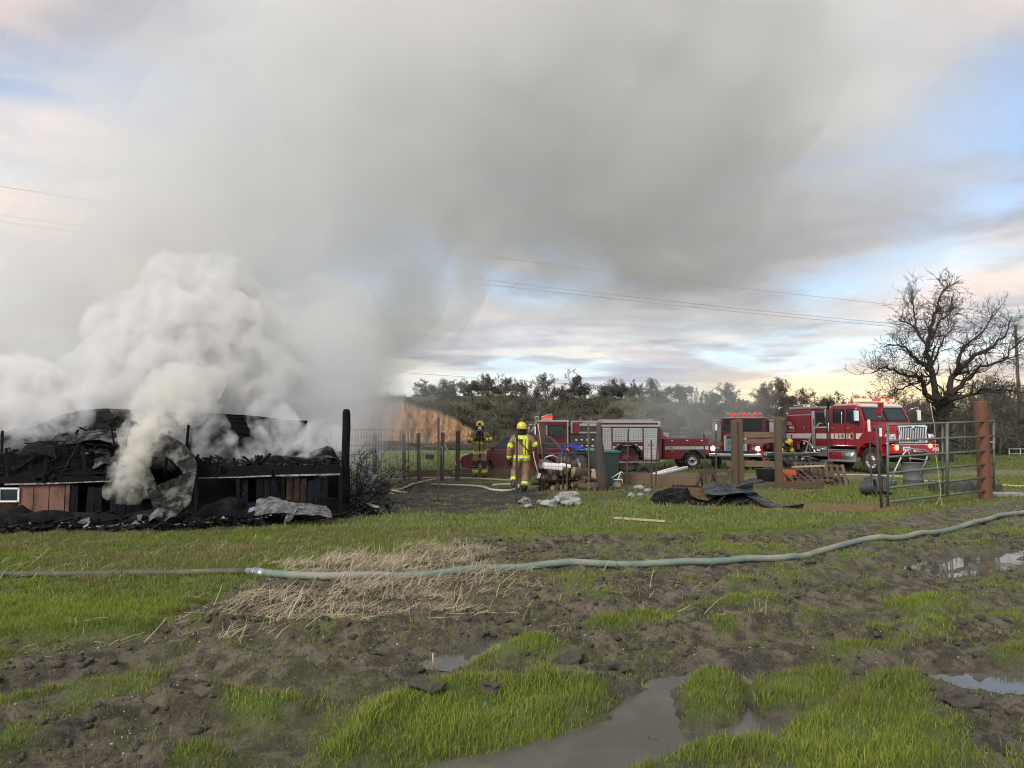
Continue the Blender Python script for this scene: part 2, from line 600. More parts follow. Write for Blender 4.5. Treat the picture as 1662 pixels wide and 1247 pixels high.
def ground_masks(X, Y):
    """grass, mud wetness, straw, char, yard earth by place on the ground"""
    n_a = fbm2(X * 1.3, Y * 1.3, 4, 3)
    n_b = fbm2(X * 4.0, Y * 4.0, 3, 11)
    n_c = fbm2(X * 0.35, Y * 0.35, 3, 23)
    wob = (n_a - 0.5) * 0.7 + (n_b - 0.5) * 0.35
    far_edge = line_edge(X, Y) + wob * 1.3
    g = sstep(far_edge, -0.25, 0.35)
    gp = np.full(X.shape, -9.0)
    for p in GRASS_POLYS:
        gp = np.maximum(gp, poly_sd(X, Y, p))
    near = sstep(gp + wob * 0.75, -0.10, 0.16)
    spots = sstep(n_a * 0.55 + n_b * 0.45, 0.53, 0.66) * 0.6
    g = np.maximum(np.maximum(g, near), spots)
    pd = np.full(X.shape, -9.0)
    for p in PUDDLES:
        pd = np.maximum(pd, poly_sd(X, Y, p))
    isl = sstep(poly_sd(X, Y, GRASS_POLYS[4]) + wob * .25, -0.14, 0.06)
    isl = np.maximum(isl, sstep(poly_sd(X, Y, GRASS_POLYS[3]) + wob * .25, -0.12, 0.06))
    g = np.maximum(g, sstep(isl, .25, .7))
    pdn = pd + wob * 0.22
    g = g * (1 - sstep(pdn, -0.03, 0.05) * (1 - isl))
    ch = sstep(poly_sd(X, Y, CHAR) + wob * 2.6, -0.3, 0.7) * (0.55 + 0.45 * sstep(n_b, 0.35, 0.55))
    yd = sstep(poly_sd(X, Y, YARD) + wob * 1.6, -0.4, 0.9) * sstep(n_a, 0.38, 0.58)
    dr = sstep(poly_sd(X, Y, DRIVE) + wob * 1.2, -0.3, 0.6) * 0.85
    rs = sstep(poly_sd(X, Y, REDSTRIP) + wob * 0.5, -0.1, 0.3)
    sd = np.full(X.shape, -9.0)
    for p in STRAW_POLYS:
        sd = np.maximum(sd, poly_sd(X, Y, p))
    st = sstep(sd + wob * 0.8, -0.25, 0.35)
    g = g * (1 - ch) * (1 - 0.85 * yd) * (1 - dr) * (1 - 0.8 * rs)
    g = g * (1 - 0.75 * st)
    rd = np.full(X.shape, 9.0)
    for r in RUTS:
        rd = np.minimum(rd, line_d(X, Y, r))
    g = g * (1 - 0.75 * (1 - sstep(rd, 0.10, 0.30)) * (1 - isl))
    wet = np.clip(sstep(pdn, -0.45, 0.02) + 0.6 * (1 - sstep(rd, 0.05, 0.35)) * sstep(n_c, 0.35, 0.6), 0, 1)
    return dict(grass=g, wet=wet, straw=st, char=ch, yard=np.clip(yd, 0, 1), drive=dr, red=rs, puddle=pdn, isl=isl, rut=rd, na=n_a, nb=n_b)
# lower edge of the lawn in front of the fence, from left to right
_edge = np.array([G(px, py)[:2] for px, py in ((-900, 985), (0, 955), (300, 935), (520, 918), (640, 900), (700, 880), (830, 864), (1050, 868), (1200, 872), (1300, 868), (1400, 852), (1500, 838), (1662, 812), (2400, 790))])
def line_edge(X, Y):
    ye = np.interp(X, _edge[:, 0], _edge[:, 1])
    return Y - ye
def hill_h(X, Y):
    w = fbm2(X * 0.012 + 5, Y * 0.012 + 2, 3, 41) - 0.5
    b = 100 + 40 * w + np.clip(X - 40, 0, 60) * 0.9
    r = sstep(Y, b - 14, b + 62)
    top = 8.8 + 5 * (fbm2(X * 0.02, X * 0 + 3, 3, 47) - 0.5) - np.clip((X - 20) / 80, 0, 1) * 1.5
    h = r * top + (fbm2(X * 0.09, Y * 0.09, 3, 43) - 0.5) * 2.2 * sstep(Y, b - 10, b + 20)
    return h + sstep(Y, 180, 420) * 3.0 * (fbm2(X * 0.006, Y * 0.006, 2, 49) - 0.3)
def ground_h(X, Y, M=None):
    X = np.asarray(X, float); Y = np.asarray(Y, float)
    if M is None: M = ground_masks(X, Y)
    near = 1 - sstep(Y, 12, 30)
    rough = 1 - 0.6 * M['grass']
    h = (fbm2(X * 0.5, Y * 0.5, 3, 61) - 0.5) * 0.05 * near
    clod = 1 - sstep(line_edge(X, Y), -0.4, 0.6)
    h = h + (fbm2(X * 3.2, Y * 3.2, 6, 67, 0.68) - 0.5) * 0.165 * near * rough * (0.35 + 0.65 * clod)
    rid = np.abs(fbm2(X * 2.0 + 9, Y * 3.0, 4, 71) - 0.5) * 2
    h = h + (1 - rid) ** 4 * 0.045 * near * rough * clod
    h = h + M['grass'] * near * clod * 0.035
    rd = M['rut']
    h = h - 0.095 * np.exp(-(rd / 0.15) ** 2) * near * (1 - M['isl']) + 0.055 * np.exp(-((rd - 0.33) / 0.11) ** 2) * near * M['na'] * 1.6
    pit = sstep(M['puddle'], -0.24, 0.03)
    base = h * (1 - 0.30 * pit) - 0.088 * pit * (1 - M['isl'])
    base = base + M['isl'] * 0.035 * (M['puddle'] > -0.1)
    # firm floor elsewhere, so that standing water keeps to its hollows
    lo = -0.030
    dry = 1 - sstep(M['puddle'], -0.14, -0.02)
    base = np.where(dry > 0.5, np.maximum(base, lo + 0.006 + (base - lo) * 0.15), base)
    return base + hill_h(X, Y)
WATER_Z = -0.034

def build_ground():
    nr, ncx = 560, 520
    t = np.linspace(0, 1, nr)
    ys = 2.2 * (900 / 2.2) ** (t ** 1.25)
    ys = np.concatenate([np.linspace(-60, 1.9, 24), ys])
    u = np.linspace(-1, 1, ncx)
    u = np.sign(u) * (0.55 * np.abs(u) + 0.45 * np.abs(u) ** 3)
    wid = 3.2 + 1.35 * np.maximum(ys, 2)
    wid = np.where(ys < 2, 60 - (60 - 5.9) * np.clip((ys + 60) / 62, 0, 1), wid)
    X = u[None, :] * wid[:, None]
    Y = np.repeat(ys[:, None], ncx, 1)
    M = ground_masks(X, Y)
    Z = ground_h(X, Y, M)
    nr = len(ys)
    V = np.stack([X, Y, Z], -1).reshape(-1, 3)
    i = np.arange(nr - 1)[:, None] * ncx + np.arange(ncx - 1)[None, :]
    F = np.stack([i, i + 1, i + 1 + ncx, i + ncx], -1).reshape(-1, 4)
    a = {k: M[k].ravel() for k in ('grass', 'wet', 'straw', 'char', 'yard', 'drive', 'red')}
    a['hill'] = sstep(hill_h(X, Y), 0.3, 1.6).ravel()
    o = mesh_np('ground', V, F, 4, ground_material(), smooth=True, attrs=a)
    return tag(o, 'muddy field of torn turf with green grass patches and wheel ruts', kind='structure')

def ground_material():
    m = bpy.data.materials.new('ground')
    m.use_nodes = True
    t = NT(m.node_tree)
    out = t.n('ShaderNodeOutputMaterial')
    b = t.n('ShaderNodeBsdfPrincipled')
    t.set(out, 0, b.outputs[0])
    pos = t.n('ShaderNodeTexCoord').outputs['Object']
    def A(k): return t.n('ShaderNodeAttribute', attribute_name=k).outputs['Fac']
    n_f = t.noise(pos, 46, 8, 0.75)
    n_m = t.noise(pos, 6, 6, 0.62)
    n_l = t.noise(pos, 0.9, 5, 0.6)
    mud = t.mix(t.ss(n_m, 0.40, 0.60), (0.046, 0.039, 0.028), (0.160, 0.136, 0.098))
    mud = t.mix(t.m('MULTIPLY', t.ss(n_f, 0.52, 0.66), 0.75), mud, (0.19, 0.165, 0.12))
    mud = t.mix(t.m('MULTIPLY', t.ss(t.noise(pos, 21, 6, 0.7), 0.50, 0.62), 0.65), mud, (0.040, 0.034, 0.026))
    mud = t.mix(t.m('MULTIPLY', t.ss(t.noise(pos, 2.6, 6, 0.7), 0.50, 0.66), 0.55), mud, (0.075, 0.080, 0.034))
    mud = t.mix(t.m('MULTIPLY', t.ss(n_l, 0.5, 0.7), 0.45), mud, (0.105, 0.080, 0.055))
    wetc = t.mix(0.35, mud, (0.045, 0.039, 0.033))
    mud = t.mix(A('wet'), mud, wetc)
    gr = t.mix(t.ss(n_l, 0.35, 0.65), (0.060, 0.098, 0.022), (0.115, 0.165, 0.030))
    gr = t.mix(t.m('MULTIPLY', t.ss(n_m, 0.45, 0.75), 0.55), gr, (0.16, 0.165, 0.060))
    gr = t.mix(t.m('MULTIPLY', t.ss(t.noise(pos, 17, 4, 0.7), 0.52, 0.75), 0.5), gr, (0.045, 0.062, 0.018))
    c = t.mix(A('yard'), mud, t.mix(n_m, (0.07, 0.06, 0.045), (0.14, 0.125, 0.09)))
    c = t.mix(A('drive'), c, t.mix(n_m, (0.12, 0.11, 0.075), (0.22, 0.20, 0.14)))
    c = t.mix(A('grass'), c, gr)
    c = t.mix(t.m('MULTIPLY', A('red'), 0.8), c, (0.20, 0.095, 0.055))
    c = t.mix(t.m('MULTIPLY', A('straw'), 0.30), c, t.mix(n_f, (0.05, 0.04, 0.03), (0.20, 0.165, 0.10)))
    c = t.mix(A('char'), c, t.mix(t.ss(n_f, 0.45, 0.75), (0.016, 0.015, 0.014), (0.085, 0.080, 0.075)))
    hc = t.mix(t.ss(t.noise(pos, 0.12, 6, 0.65), 0.38, 0.66), (0.040, 0.046, 0.022), (0.090, 0.080, 0.045))
    c = t.mix(A('hill'), c, hc)
    t.set(b, 'Base Color', c)
    rough = t.m('SUBTRACT', 0.92, t.m('MULTIPLY', A('wet'), t.m('ADD', t.m('MULTIPLY', t.ss(n_m, 0.35, 0.6), -0.25), 0.50)))
    t.set(b, 'Roughness', rough)
    b.inputs['Specular IOR Level'].default_value = 0.35
    bn = t.n('ShaderNodeBump')
    bn.inputs['Strength'].default_value = 1.0
    bn.inputs['Distance'].default_value = 0.03
    t.set(bn, 'Height', t.m('ADD', t.noise(pos, 30, 9, 0.78), t.m('MULTIPLY', n_m, 0.8)))
    t.set(b, 'Normal', bn.outputs[0])
    return m

def water_material():
    m = bpy.data.materials.new('puddle_water')
    m.use_nodes = True
    t = NT(m.node_tree)
    out = t.n('ShaderNodeOutputMaterial')
    b = t.n('ShaderNodeBsdfPrincipled')
    t.set(out, 0, b.outputs[0])
    pos = t.n('ShaderNodeTexCoord').outputs['Object']
    c = t.mix(t.ss(t.noise(pos, 1.8, 5, 0.6), 0.35, 0.7), (0.070, 0.066, 0.056), (0.105, 0.100, 0.086))
    t.set(b, 'Base Color', c)
    b.inputs['Roughness'].default_value = 0.02
    b.inputs['IOR'].default_value = 1.33
    bn = t.n('ShaderNodeBump')
    bn.inputs['Strength'].default_value = 0.06
    bn.inputs['Distance'].default_value = 0.01
    t.set(bn, 'Height', t.noise(pos, 5.0, 3, 0.5))
    t.set(b, 'Normal', bn.outputs[0])
    return m

ground = build_ground()
M_water = water_material()
for _k, _p in enumerate(PUDDLES):
    c = _p.mean(0)
    q = [(c + (v - c) * 1.0) for v in _p]
    # push the outline a little outwards, under the banks
    out_ = []
    for i in range(len(q)):
        a, b_, d_ = q[i - 1], q[i], q[(i + 1) % len(q)]
        tdir = d_ - a; nn = np.array([tdir[1], -tdir[0]]); nn = nn / (np.linalg.norm(nn) + 1e-9)
        out_.append(b_ + nn * 0.10)
    area = sum(q[i][0] * q[(i + 1) % len(q)][1] - q[(i + 1) % len(q)][0] * q[i][1] for i in range(len(q)))
    if area < 0:
        out_ = [2 * q[i] - out_[i] for i in range(len(q))]
    bm = bmesh.new()
    f = bm.faces.new([bm.verts.new((v[0], v[1], WATER_Z)) for v in out_])
    if f.normal.z < 0 or True:
        bm.normal_update()
        if f.normal.z < 0: f.normal_flip()
    bmesh.ops.triangulate(bm, faces=[f])
    me = bpy.data.meshes.new('puddle'); bm.to_mesh(me); bm.free()
    me.materials.append(M_water)
    o = link(bpy.data.objects.new('puddle', me))
    tag(o, ('murky rain puddle winding between the near grass clumps', 'puddle beyond the hose reflecting the pipe post', 'thin sliver of water in the wheel rut below the straw', 'narrow bright puddle at the right edge of the mud')[_k], kind='structure')
# ================================================================== TREES AND BRUSH
M_bark = mat('bark', (0.050, 0.042, 0.035), 0.9, var=0.2, scale=5)
M_twig = mat('grey_twigs', (0.105, 0.095, 0.082), 0.9, var=0.2, scale=1.5)
def leaf_mat(name, a, b):
    m = bpy.data.materials.new(name); m.use_nodes = True
    t = NT(m.node_tree); out = t.n('ShaderNodeOutputMaterial'); bs = t.n('ShaderNodeBsdfPrincipled'); t.set(out, 0, bs.outputs[0])
    at = t.n('ShaderNodeAttribute', attribute_name='tone').outputs['Fac']
    t.set(bs, 'Base Color', t.mix(at, (*a, 1), (*b, 1)))
    bs.inputs['Roughness'].default_value = 0.75; bs.inputs['Specular IOR Level'].default_value = 0.25
    return m
M_brush = leaf_mat('winter_brush', (0.036, 0.037, 0.022), (0.165, 0.145, 0.105))
M_leafdark = leaf_mat('evergreen_leaves', (0.020, 0.028, 0.014), (0.066, 0.074, 0.036))

def seg_mesh(segs, n=4):
    """tapered limbs: segs (k,8) = ax ay az bx by bz ra rb"""
    s = np.asarray(segs, float)
    a, b, ra, rb = s[:, :3], s[:, 3:6], s[:, 6], s[:, 7]
    d = b - a; L = np.linalg.norm(d, axis=1, keepdims=True) + 1e-9; d = d / L
    u = np.where(np.abs(d[:, 2:3]) < 0.9, np.array([[0, 0, 1.0]]), np.array([[1.0, 0, 0]]))
    x = np.cross(d, u); x /= np.linalg.norm(x, axis=1, keepdims=True); y = np.cross(d, x)
    k = len(s)
    V = np.empty((k, 2 * n, 3))
    for i in range(n):
        c, q = math.cos(2 * math.pi * i / n), math.sin(2 * math.pi * i / n)
        V[:, i] = a + (x * c + y * q) * ra[:, None]
        V[:, n + i] = b + d * (ra * 0.3)[:, None] + (x * c + y * q) * rb[:, None]
    base = (np.arange(k) * 2 * n)[:, None]
    F = np.concatenate([np.stack([base[:, 0] + i, base[:, 0] + (i + 1) % n, base[:, 0] + n + (i + 1) % n, base[:, 0] + n + i], -1) for i in range(n)], 0)
    return V.reshape(-1, 3), F
def grow(segs, p, d, L, r, lvl, rnd, maxl, spread=0.55, up=0.12, nb=3, bend=0.25, rmin=0.006):
    """one limb of several bent pieces with side limbs"""
    n = 4 if lvl < 2 else 3
    pts = [np.array(p, float)]
    d = np.array(d, float); d /= np.linalg.norm(d)
    for i in range(n):
        d = d + rnd.normal(0, bend, 3) * (0.6 if lvl == 0 else 1) + np.array([0, 0, up]); d /= np.linalg.norm(d)
        q = pts[-1] + d * L / n
        f0, f1 = 1 - 0.65 * i / n, 1 - 0.65 * (i + 1) / n
        segs.append([*pts[-1], *q, max(r * f0, rmin), max(r * f1, rmin)])
        pts.append(q)
        if lvl < maxl and (i > 0 or lvl > 0):
            for _ in range(nb if lvl < maxl - 1 else nb + 1):
                if rnd.random() < 0.75:
                    s = rnd.normal(0, 1, 3); s -= d * s.dot(d); s /= np.linalg.norm(s) + 1e-9
                    dd = d * (1 - spread) + s * spread * rnd.uniform(.7, 1.3)
                    t = rnd.random()
                    pp = pts[-2] * (1 - t) + pts[-1] * t
                    grow(segs, pp, dd, L * rnd.uniform(.42, .66), r * f1 * rnd.uniform(.4, .6), lvl + 1, rnd, maxl, spread, up, nb, bend, rmin)
    return pts
def bare_tree_mesh(name, seed, H, r, maxl=4, stems=1, rmin=0.02, spread=.55, nb=2):
    rnd = np.random.default_rng(seed)
    segs = []
    for s in range(stems):
        grow(segs, (rnd.normal(0, .12), rnd.normal(0, .12), -.2), (rnd.normal(0, .18), rnd.normal(0, .18), 1), H * rnd.uniform(.55, .66), r * rnd.uniform(.75, 1.05), 0, rnd, maxl, spread, .10, nb, .22, rmin)
    V, F = seg_mesh(segs, 3 if maxl >= 3 else 4)
    return V, F
def raw_mesh(name, V, F, m, tone=None):
    o = mesh_np(name, V, F, F.shape[1], m, attrs={'tone': tone} if tone is not None else None)
    me = o.data
    bpy.data.objects.remove(o)
    return me

# ---- leafy and twiggy bush shapes for the hillside
def bush_cards(seed, n, size, leaf, squash=0.75, twiggy=False):
    rnd = np.random.default_rng(seed)
    d = rnd.normal(0, 1, (n, 3)); d /= np.linalg.norm(d, axis=1, keepdims=True)
    rr = rnd.random(n) ** 0.45
    lump = 0.70 + 0.55 * fbm3(d * 1.6 + seed * 3.3, 2, seed)
    p = d * (rr * lump)[:, None] * size
    p[:, 2] = np.abs(p[:, 2]) * squash
    if twiggy:      # upright thin slivers
        a = d * .5 + rnd.normal(0, .55, (n, 3)); a[:, 2] = np.abs(a[:, 2]) + .25; a = a / np.linalg.norm(a, axis=1, keepdims=True) * (leaf * rnd.uniform(2.0, 4.5, n))[:, None]
        b = rnd.normal(0, 1, (n, 3)); b /= np.linalg.norm(b, axis=1, keepdims=True); b *= leaf * .30
    else:
        a = rnd.normal(0, 1, (n, 3)); a = a / np.linalg.norm(a, axis=1, keepdims=True) * (leaf * rnd.uniform(.7, 1.4, n))[:, None]
        b = rnd.normal(0, 1, (n, 3)); b = b / np.linalg.norm(b, axis=1, keepdims=True) * leaf * .7
    V = np.stack([p - b, p + b, p + a], 1).reshape(-1, 3)
    tone = np.repeat(np.clip(rnd.normal(.45, .28, n), 0, 1), 3)
    return V, tone
def joined_brush(name, label, spots, protos, m):
    """many shrubs of one thicket that nobody could count"""
    Vs, Ts = [], []
    for (x, y, z, s, rz, k, tn) in spots:
        V, t = protos[int(k)]
        c, q = math.cos(rz), math.sin(rz)
        W = V * s
        Vs.append(np.stack([W[:, 0] * c - W[:, 1] * q + x, W[:, 0] * q + W[:, 1] * c + y, W[:, 2] + z], -1)); Ts.append(np.clip(t * .6 + tn, 0, 1))
    V = np.concatenate(Vs); T = np.concatenate(Ts)
    F = np.arange(len(V)).reshape(-1, 3)
    o = mesh_np(name, V, F, 3, m, attrs={'tone': T})
    return tag(o, label, kind='stuff')
twigs = [bush_cards(s, 250, 1.0, .088, .85, True) for s in (1, 2, 3)]
leafs = [bush_cards(s, 330, 1.0, .12, .8) for s in (4, 5, 6)]
def hz(x, y): return float(ground_h(np.array([x]), np.array([y]))[0])
_spots = []
n_ = 2200
yy = 52 + 118 * rng.random(n_) ** 0.9
xx = (rng.random(n_) * 2 - 1) * (yy * .74 + 6)
keep = ~((xx > -14) & (xx < 4) & (yy < 84))
hh = hill_h(xx, yy)
for x, y, h, k in zip(xx, yy, hh, keep):
    if not k: continue
    if y < 62 and fbm2(np.array([x * .08]), np.array([y * .1]), 2, 5)[0] < .45: continue
    s = rng.uniform(.8, 1.75) * (.75 + y / 260) * (.62 if y > 138 else 1)
    patch = float(fbm2(np.array([x * .05]), np.array([y * .05]), 3, 77)[0])
    _spots.append((x, y, h - .15, s, rng.random() * 6.28, rng.integers(0, 3), rng.normal(0, .10) + (patch - .5) * 1.3 + .12))
joined_brush('undergrowth', 'grey brown winter brush covering the low hill', _spots, twigs, M_brush)
_spots = []
n_ = 800
yy = 60 + 105 * rng.random(n_)
xx = (rng.random(n_) * 2 - 1) * (yy * .74 + 6)
for x, y in zip(xx, yy):
    patch = float(fbm2(np.array([x * .045 + 7]), np.array([y * .06]), 3, 91)[0])
    if patch < .50 or (-14 < x < 4 and y < 86): continue
    s = rng.uniform(.8, 1.8) * (.75 + y / 240) * (.6 if y > 138 else 1)
    _spots.append((x, y, float(hill_h(np.array([x]), np.array([y]))[0]) - .2, s, rng.random() * 6.28, rng.integers(0, 3), rng.normal(0, .12)))
joined_brush('evergreen_brush', 'dark evergreen bushes scattered through the hillside brush', _spots, leafs, M_leafdark)

# ---- trees one can tell apart along the ridge and on the slope
protos = []
for k, (seed, H, r, st) in enumerate(((11, 6.0, .16, 1), (12, 5.2, .15, 2), (13, 6.8, .17, 1), (14, 4.6, .14, 2), (15, 5.6, .18, 1), (16, 7.4, .17, 2))):
    V, F = bare_tree_mesh('bare_tree', seed, H, r, 4, st, .026, .66, 2)
    protos.append(raw_mesh('bare_tree', V, F, M_twig))
ever = []
for k in range(3):
    rnd = np.random.default_rng(200 + k)
    Vs, Ts = [], []
    for j in range(9):
        V, t = bush_cards(300 + k * 20 + j, 200, rnd.uniform(.8, 1.4), .17, 1.0)
        V = V + np.array([rnd.normal(0, .9), rnd.normal(0, .9), rnd.uniform(1.2, 3.6)]); Vs.append(V); Ts.append(np.clip(t * .7 + rnd.normal(0, .12), 0, 1))
    segs = []; grow(segs, (0, 0, -.2), (0, 0, 1), 3.6, .16, 0, rnd, 1, .5, .1, 2)
    TV, TF = seg_mesh(segs, 4)
    V = np.concatenate(Vs); 
    ev = raw_mesh('evergreen_oak', V, np.arange(len(V)).reshape(-1, 3), M_leafdark, np.concatenate(Ts))
    tv = raw_mesh('trunk', TV, TF, M_bark)
    ever.append((ev, tv))
def place(me, x, y, s, name, label, group, cat='tree', rz=None, sz=1.0, dz=0.0):
    o = link(bpy.data.objects.new(name, me))
    o.location = (x, y, hz(x, y) + dz); o.rotation_euler = (0, 0, rng.random() * 6.28 if rz is None else rz); o.scale = (s, s, s * sz)
    return tag(o, label, cat, group)
L_ridge = 'bare winter tree standing against the sky on the ridge line'
L_slope = 'pale bare tree rising out of the hillside brush'
L_ever = 'dark evergreen oak among the bare trees of the hill'
L_wood = 'tall bare tree in the grey wood beyond the big oak'
for i in range(128):
    y = rng.uniform(148, 178); x = -20 + 150 * (i + rng.uniform(-.5, .5)) / 128
    place(protos[i % 6], x, y, rng.uniform(.60, 1.0) * (1.35 if i % 13 == 0 else 1.0), 'bare_tree', L_ridge, 'trees along the ridge')
for i in range(15):
    y = rng.uniform(138, 166); x = -14 + 50 * rng.random() ** 1.2 if i < 11 else rng.uniform(10, 110)
    e, tv = ever[i % 3]
    o = place(e, x, y, rng.uniform(.55, .9), 'evergreen_oak', L_ever, 'evergreen oaks on the hill')
    tr = link(bpy.data.objects.new('trunk', tv), o)
for i in range(26):
    y = rng.uniform(84, 135); x = rng.uniform(-4, y * .6)
    place(protos[(i * 5 + 1) % 6], x, y, rng.uniform(.6, .95), 'bare_tree', L_slope, 'bare trees on the slope')
# the wood behind the right hand gate
woods = []
for k, seed in enumerate((31, 32, 33, 34)):
    V, F = bare_tree_mesh('bare_tree', seed, 7.6, .15, 4, 1 + (k % 2), .016, .5)
    woods.append(raw_mesh('bare_tree', V, F, M_twig))
for i, (px, Y) in enumerate(((1440, 62), (1465, 66), (1480, 58), (1497, 70), (1512, 60), (1560, 55), (1575, 62), (1590, 57), (1604, 66), (1618, 54), (1632, 60), (1645, 70), (1655, 56), (1672, 60), (1690, 54), (1710, 64), (1730, 58), (1760, 56), (1800, 60), (1850, 58), (1422, 72), (1400, 76), (1570, 72), (1600, 78))):
    x = (px - 831) / 1232 * Y
    place(woods[i % 4], x, Y, rng.uniform(.52, .72) * (1.18 if px > 1600 else 1) * (Y / 60), 'bare_tree', L_wood, 'trees of the wood on the right')
_spots = []
for i in range(330):
    Y = rng.uniform(54, 84); px = rng.uniform(1380, 1990); x = (px - 831) / 1232 * Y
    _spots.append((x, Y, hz(x, Y) - .1, rng.uniform(.9, 1.9), rng.random() * 6.28, rng.integers(0, 3), rng.normal(-.02, .12)))
joined_brush('thicket', 'tangled grey thicket at the foot of the wood on the right', _spots, twigs, M_brush)

# ---- the big bare oak, limb by limb
def big_oak():
    Y0 = 42.0
    b = G(1547, 752)
    T = thing('oak_tree', (b.x, Y0, 0), 0, 'large spreading bare oak towering behind the green gate', 'tree')
    k = 4.454
    def Q(x, y, dy=0): 
        p = P(1380 + x / k, 440 + y / k, Y0 + dy); return np.array([p.x - b.x, p.y - Y0, p.z])
    rnd = np.random.default_rng(77)
    limbs = [
        ([(690, 1390), (685, 1150), (672, 1010), (640, 930)], .38, .26, 0), ([(672, 1040), (700, 960), (722, 890)], .26, .22, .3),
        ([(640, 930), (620, 900), (590, 720), (560, 600), (580, 450), (600, 330), (640, 250), (680, 150), (705, 85)], .22, .03, .6),
        ([(590, 720), (530, 680), (480, 640), (410, 560), (350, 530), (240, 550)], .13, .03, -1.0),
        ([(640, 960), (550, 900), (520, 800), (470, 760), (350, 740), (260, 690), (150, 740)], .17, .03, -1.8),
        ([(560, 580), (500, 450), (430, 380), (350, 340)], .10, .03, 1.5), ([(480, 420), (460, 330), (460, 250), (420, 130)], .08, .02, 1.8),
        ([(720, 900), (725, 800), (770, 740), (900, 620), (1020, 560), (1100, 470), (1170, 330)], .20, .03, 1.0),
        ([(735, 880), (830, 800), (950, 690), (1100, 640), (1240, 600)], .16, .03, -1.2),
        ([(770, 740), (790, 600), (830, 540), (920, 480), (1000, 380), (1060, 270)], .12, .025, 2.0),
        ([(720, 930), (860, 900), (960, 850), (1060, 860), (1260, 880)], .13, .03, -2.2),
        ([(590, 500), (640, 380), (720, 300), (760, 250)], .07, .02, -1.4), ([(585, 690), (640, 560), (690, 470), (760, 400)], .08, .02, -2.0),
        ([(1100, 640), (1180, 560), (1260, 480)], .07, .02, -1.0), ([(520, 800), (440, 820), (340, 870), (280, 900)], .07, .02, -2.4)]
    trunk, crown = [], []
    for pts, r0, r1, dy in limbs:
        n = len(pts)
        W = [Q(x, y, dy * (i / (n - 1)) ** 1.0 if i else 0) for i, (x, y) in enumerate(pts)]
        # finer, crooked
        fine = []
        for i in range(n - 1):
            for j in range(3):
                t = j / 3
                fine.append(W[i] * (1 - t) + W[i + 1] * t + (rnd.normal(0, .05, 3) if (i or j) else 0))
        fine.append(W[-1])
        m = len(fine) - 1
        for i in range(m):
            ra = r0 + (r1 - r0) * (i / m) ** .8; rb = r0 + (r1 - r0) * ((i + 1) / m) ** .8
            (trunk if ra > .10 else crown).append([*fine[i], *fine[i + 1], ra, rb])
            if i > m * .18:
                d = fine[i + 1] - fine[i]; d /= np.linalg.norm(d)
                for _ in range(3 if i < m - 3 else 4):
                    s = rnd.normal(0, 1, 3); s -= d * s.dot(d); s /= np.linalg.norm(s)
                    grow(crown, fine[i], d * .45 + s * .6 + np.array([0, 0, .1]), rnd.uniform(.55, 1.3), max(.016, rb * .42), 1, rnd, 3, .50, .06, 1, .26, .0075)
    V, F = seg_mesh(trunk, 8)
    mesh_np('trunk', V, F, 4, M_bark, T, smooth=True)
    V, F = seg_mesh(crown, 3)
    mesh_np('crown', V, F, 4, M_bark, T)
big_oak()

# ---- the eroded orange bank on the left
def cliff():
    m = bpy.data.materials.new('ochre_bank'); m.use_nodes = True
    t = NT(m.node_tree); out = t.n('ShaderNodeOutputMaterial'); b = t.n('ShaderNodeBsdfPrincipled'); t.set(out, 0, b.outputs[0])
    co = t.n('ShaderNodeTexCoord').outputs['Object']
    mp = t.n('ShaderNodeMapping'); t.set(mp, 0, co); mp.inputs['Scale'].default_value = (1.6, 1.6, .22)
    streak = t.noise(mp.outputs[0], 1.5, 6, .65)
    blot = t.noise(co, .5, 5, .6)
    c = t.mix(t.ss(streak, .35, .65), (0.15, 0.080, 0.040), (0.36, 0.205, 0.105))
    c = t.mix(t.ss(blot, .52, .7), c, (0.20, 0.17, 0.12))
    tp = t.n('ShaderNodeAttribute', attribute_name='turf').outputs['Fac']
    c = t.mix(tp, c, (0.055, 0.055, 0.028))
    t.set(b, 'Base Color', c); b.inputs['Roughness'].default_value = .95
    bn = t.n('ShaderNodeBump'); bn.inputs['Strength'].default_value = .9; bn.inputs['Distance'].default_value = .3
    t.set(bn, 'Height', streak); t.set(b, 'Normal', bn.outputs[0])
    top = [(560, 668), (600, 655), (622, 650), (650, 648), (680, 657), (715, 668), (745, 682), (770, 700), (800, 722)]
    nx, nz = 120, 26
    V, turf = [], []
    xs = np.interp(np.linspace(0, 1, nx), np.linspace(0, 1, len(top)), [p[0] for p in top]); ts = np.interp(np.linspace(0, 1, nx), np.linspace(0, 1, len(top)), [p[1] for p in top])
    for i in range(nx):
        pt = P(xs[i], ts[i], 84)
        for j in range(nz + 8):
            f = min(j / nz, 1.0)
            z = pt.z * f + (fbm2(np.array([i * .3]), np.array([9.]), 2, 8)[0] - .5) * .5 * f
            gully = (fbm2(np.array([i * .22]), np.array([f * 1.2]), 3, 15)[0] - .5) * 2.4
            yb = 80.5 + 3.4 * f ** .7 + gully * math.sin(math.pi * min(f, .95))
            if j > nz: yb += (j - nz) * 1.6; z += -.05 * (j - nz) + .25 * math.sin(j)
            V.append((pt.x, yb, z - .1)); turf.append(1.0 if j > nz else max(0.0, (f - .93) / .07) + (0.5 if f < .12 else 0))
    F = [[i * (nz + 8) + j, (i + 1) * (nz + 8) + j, (i + 1) * (nz + 8) + j + 1, i * (nz + 8) + j + 1] for i in range(nx - 1) for j in range(nz + 7)]
    o = mesh_np('cliff', V, F, 4, m, smooth=True, attrs={'turf': turf})
    tag(o, 'eroded orange earth bank beyond the yard', kind='structure')
cliff()
_spots = []
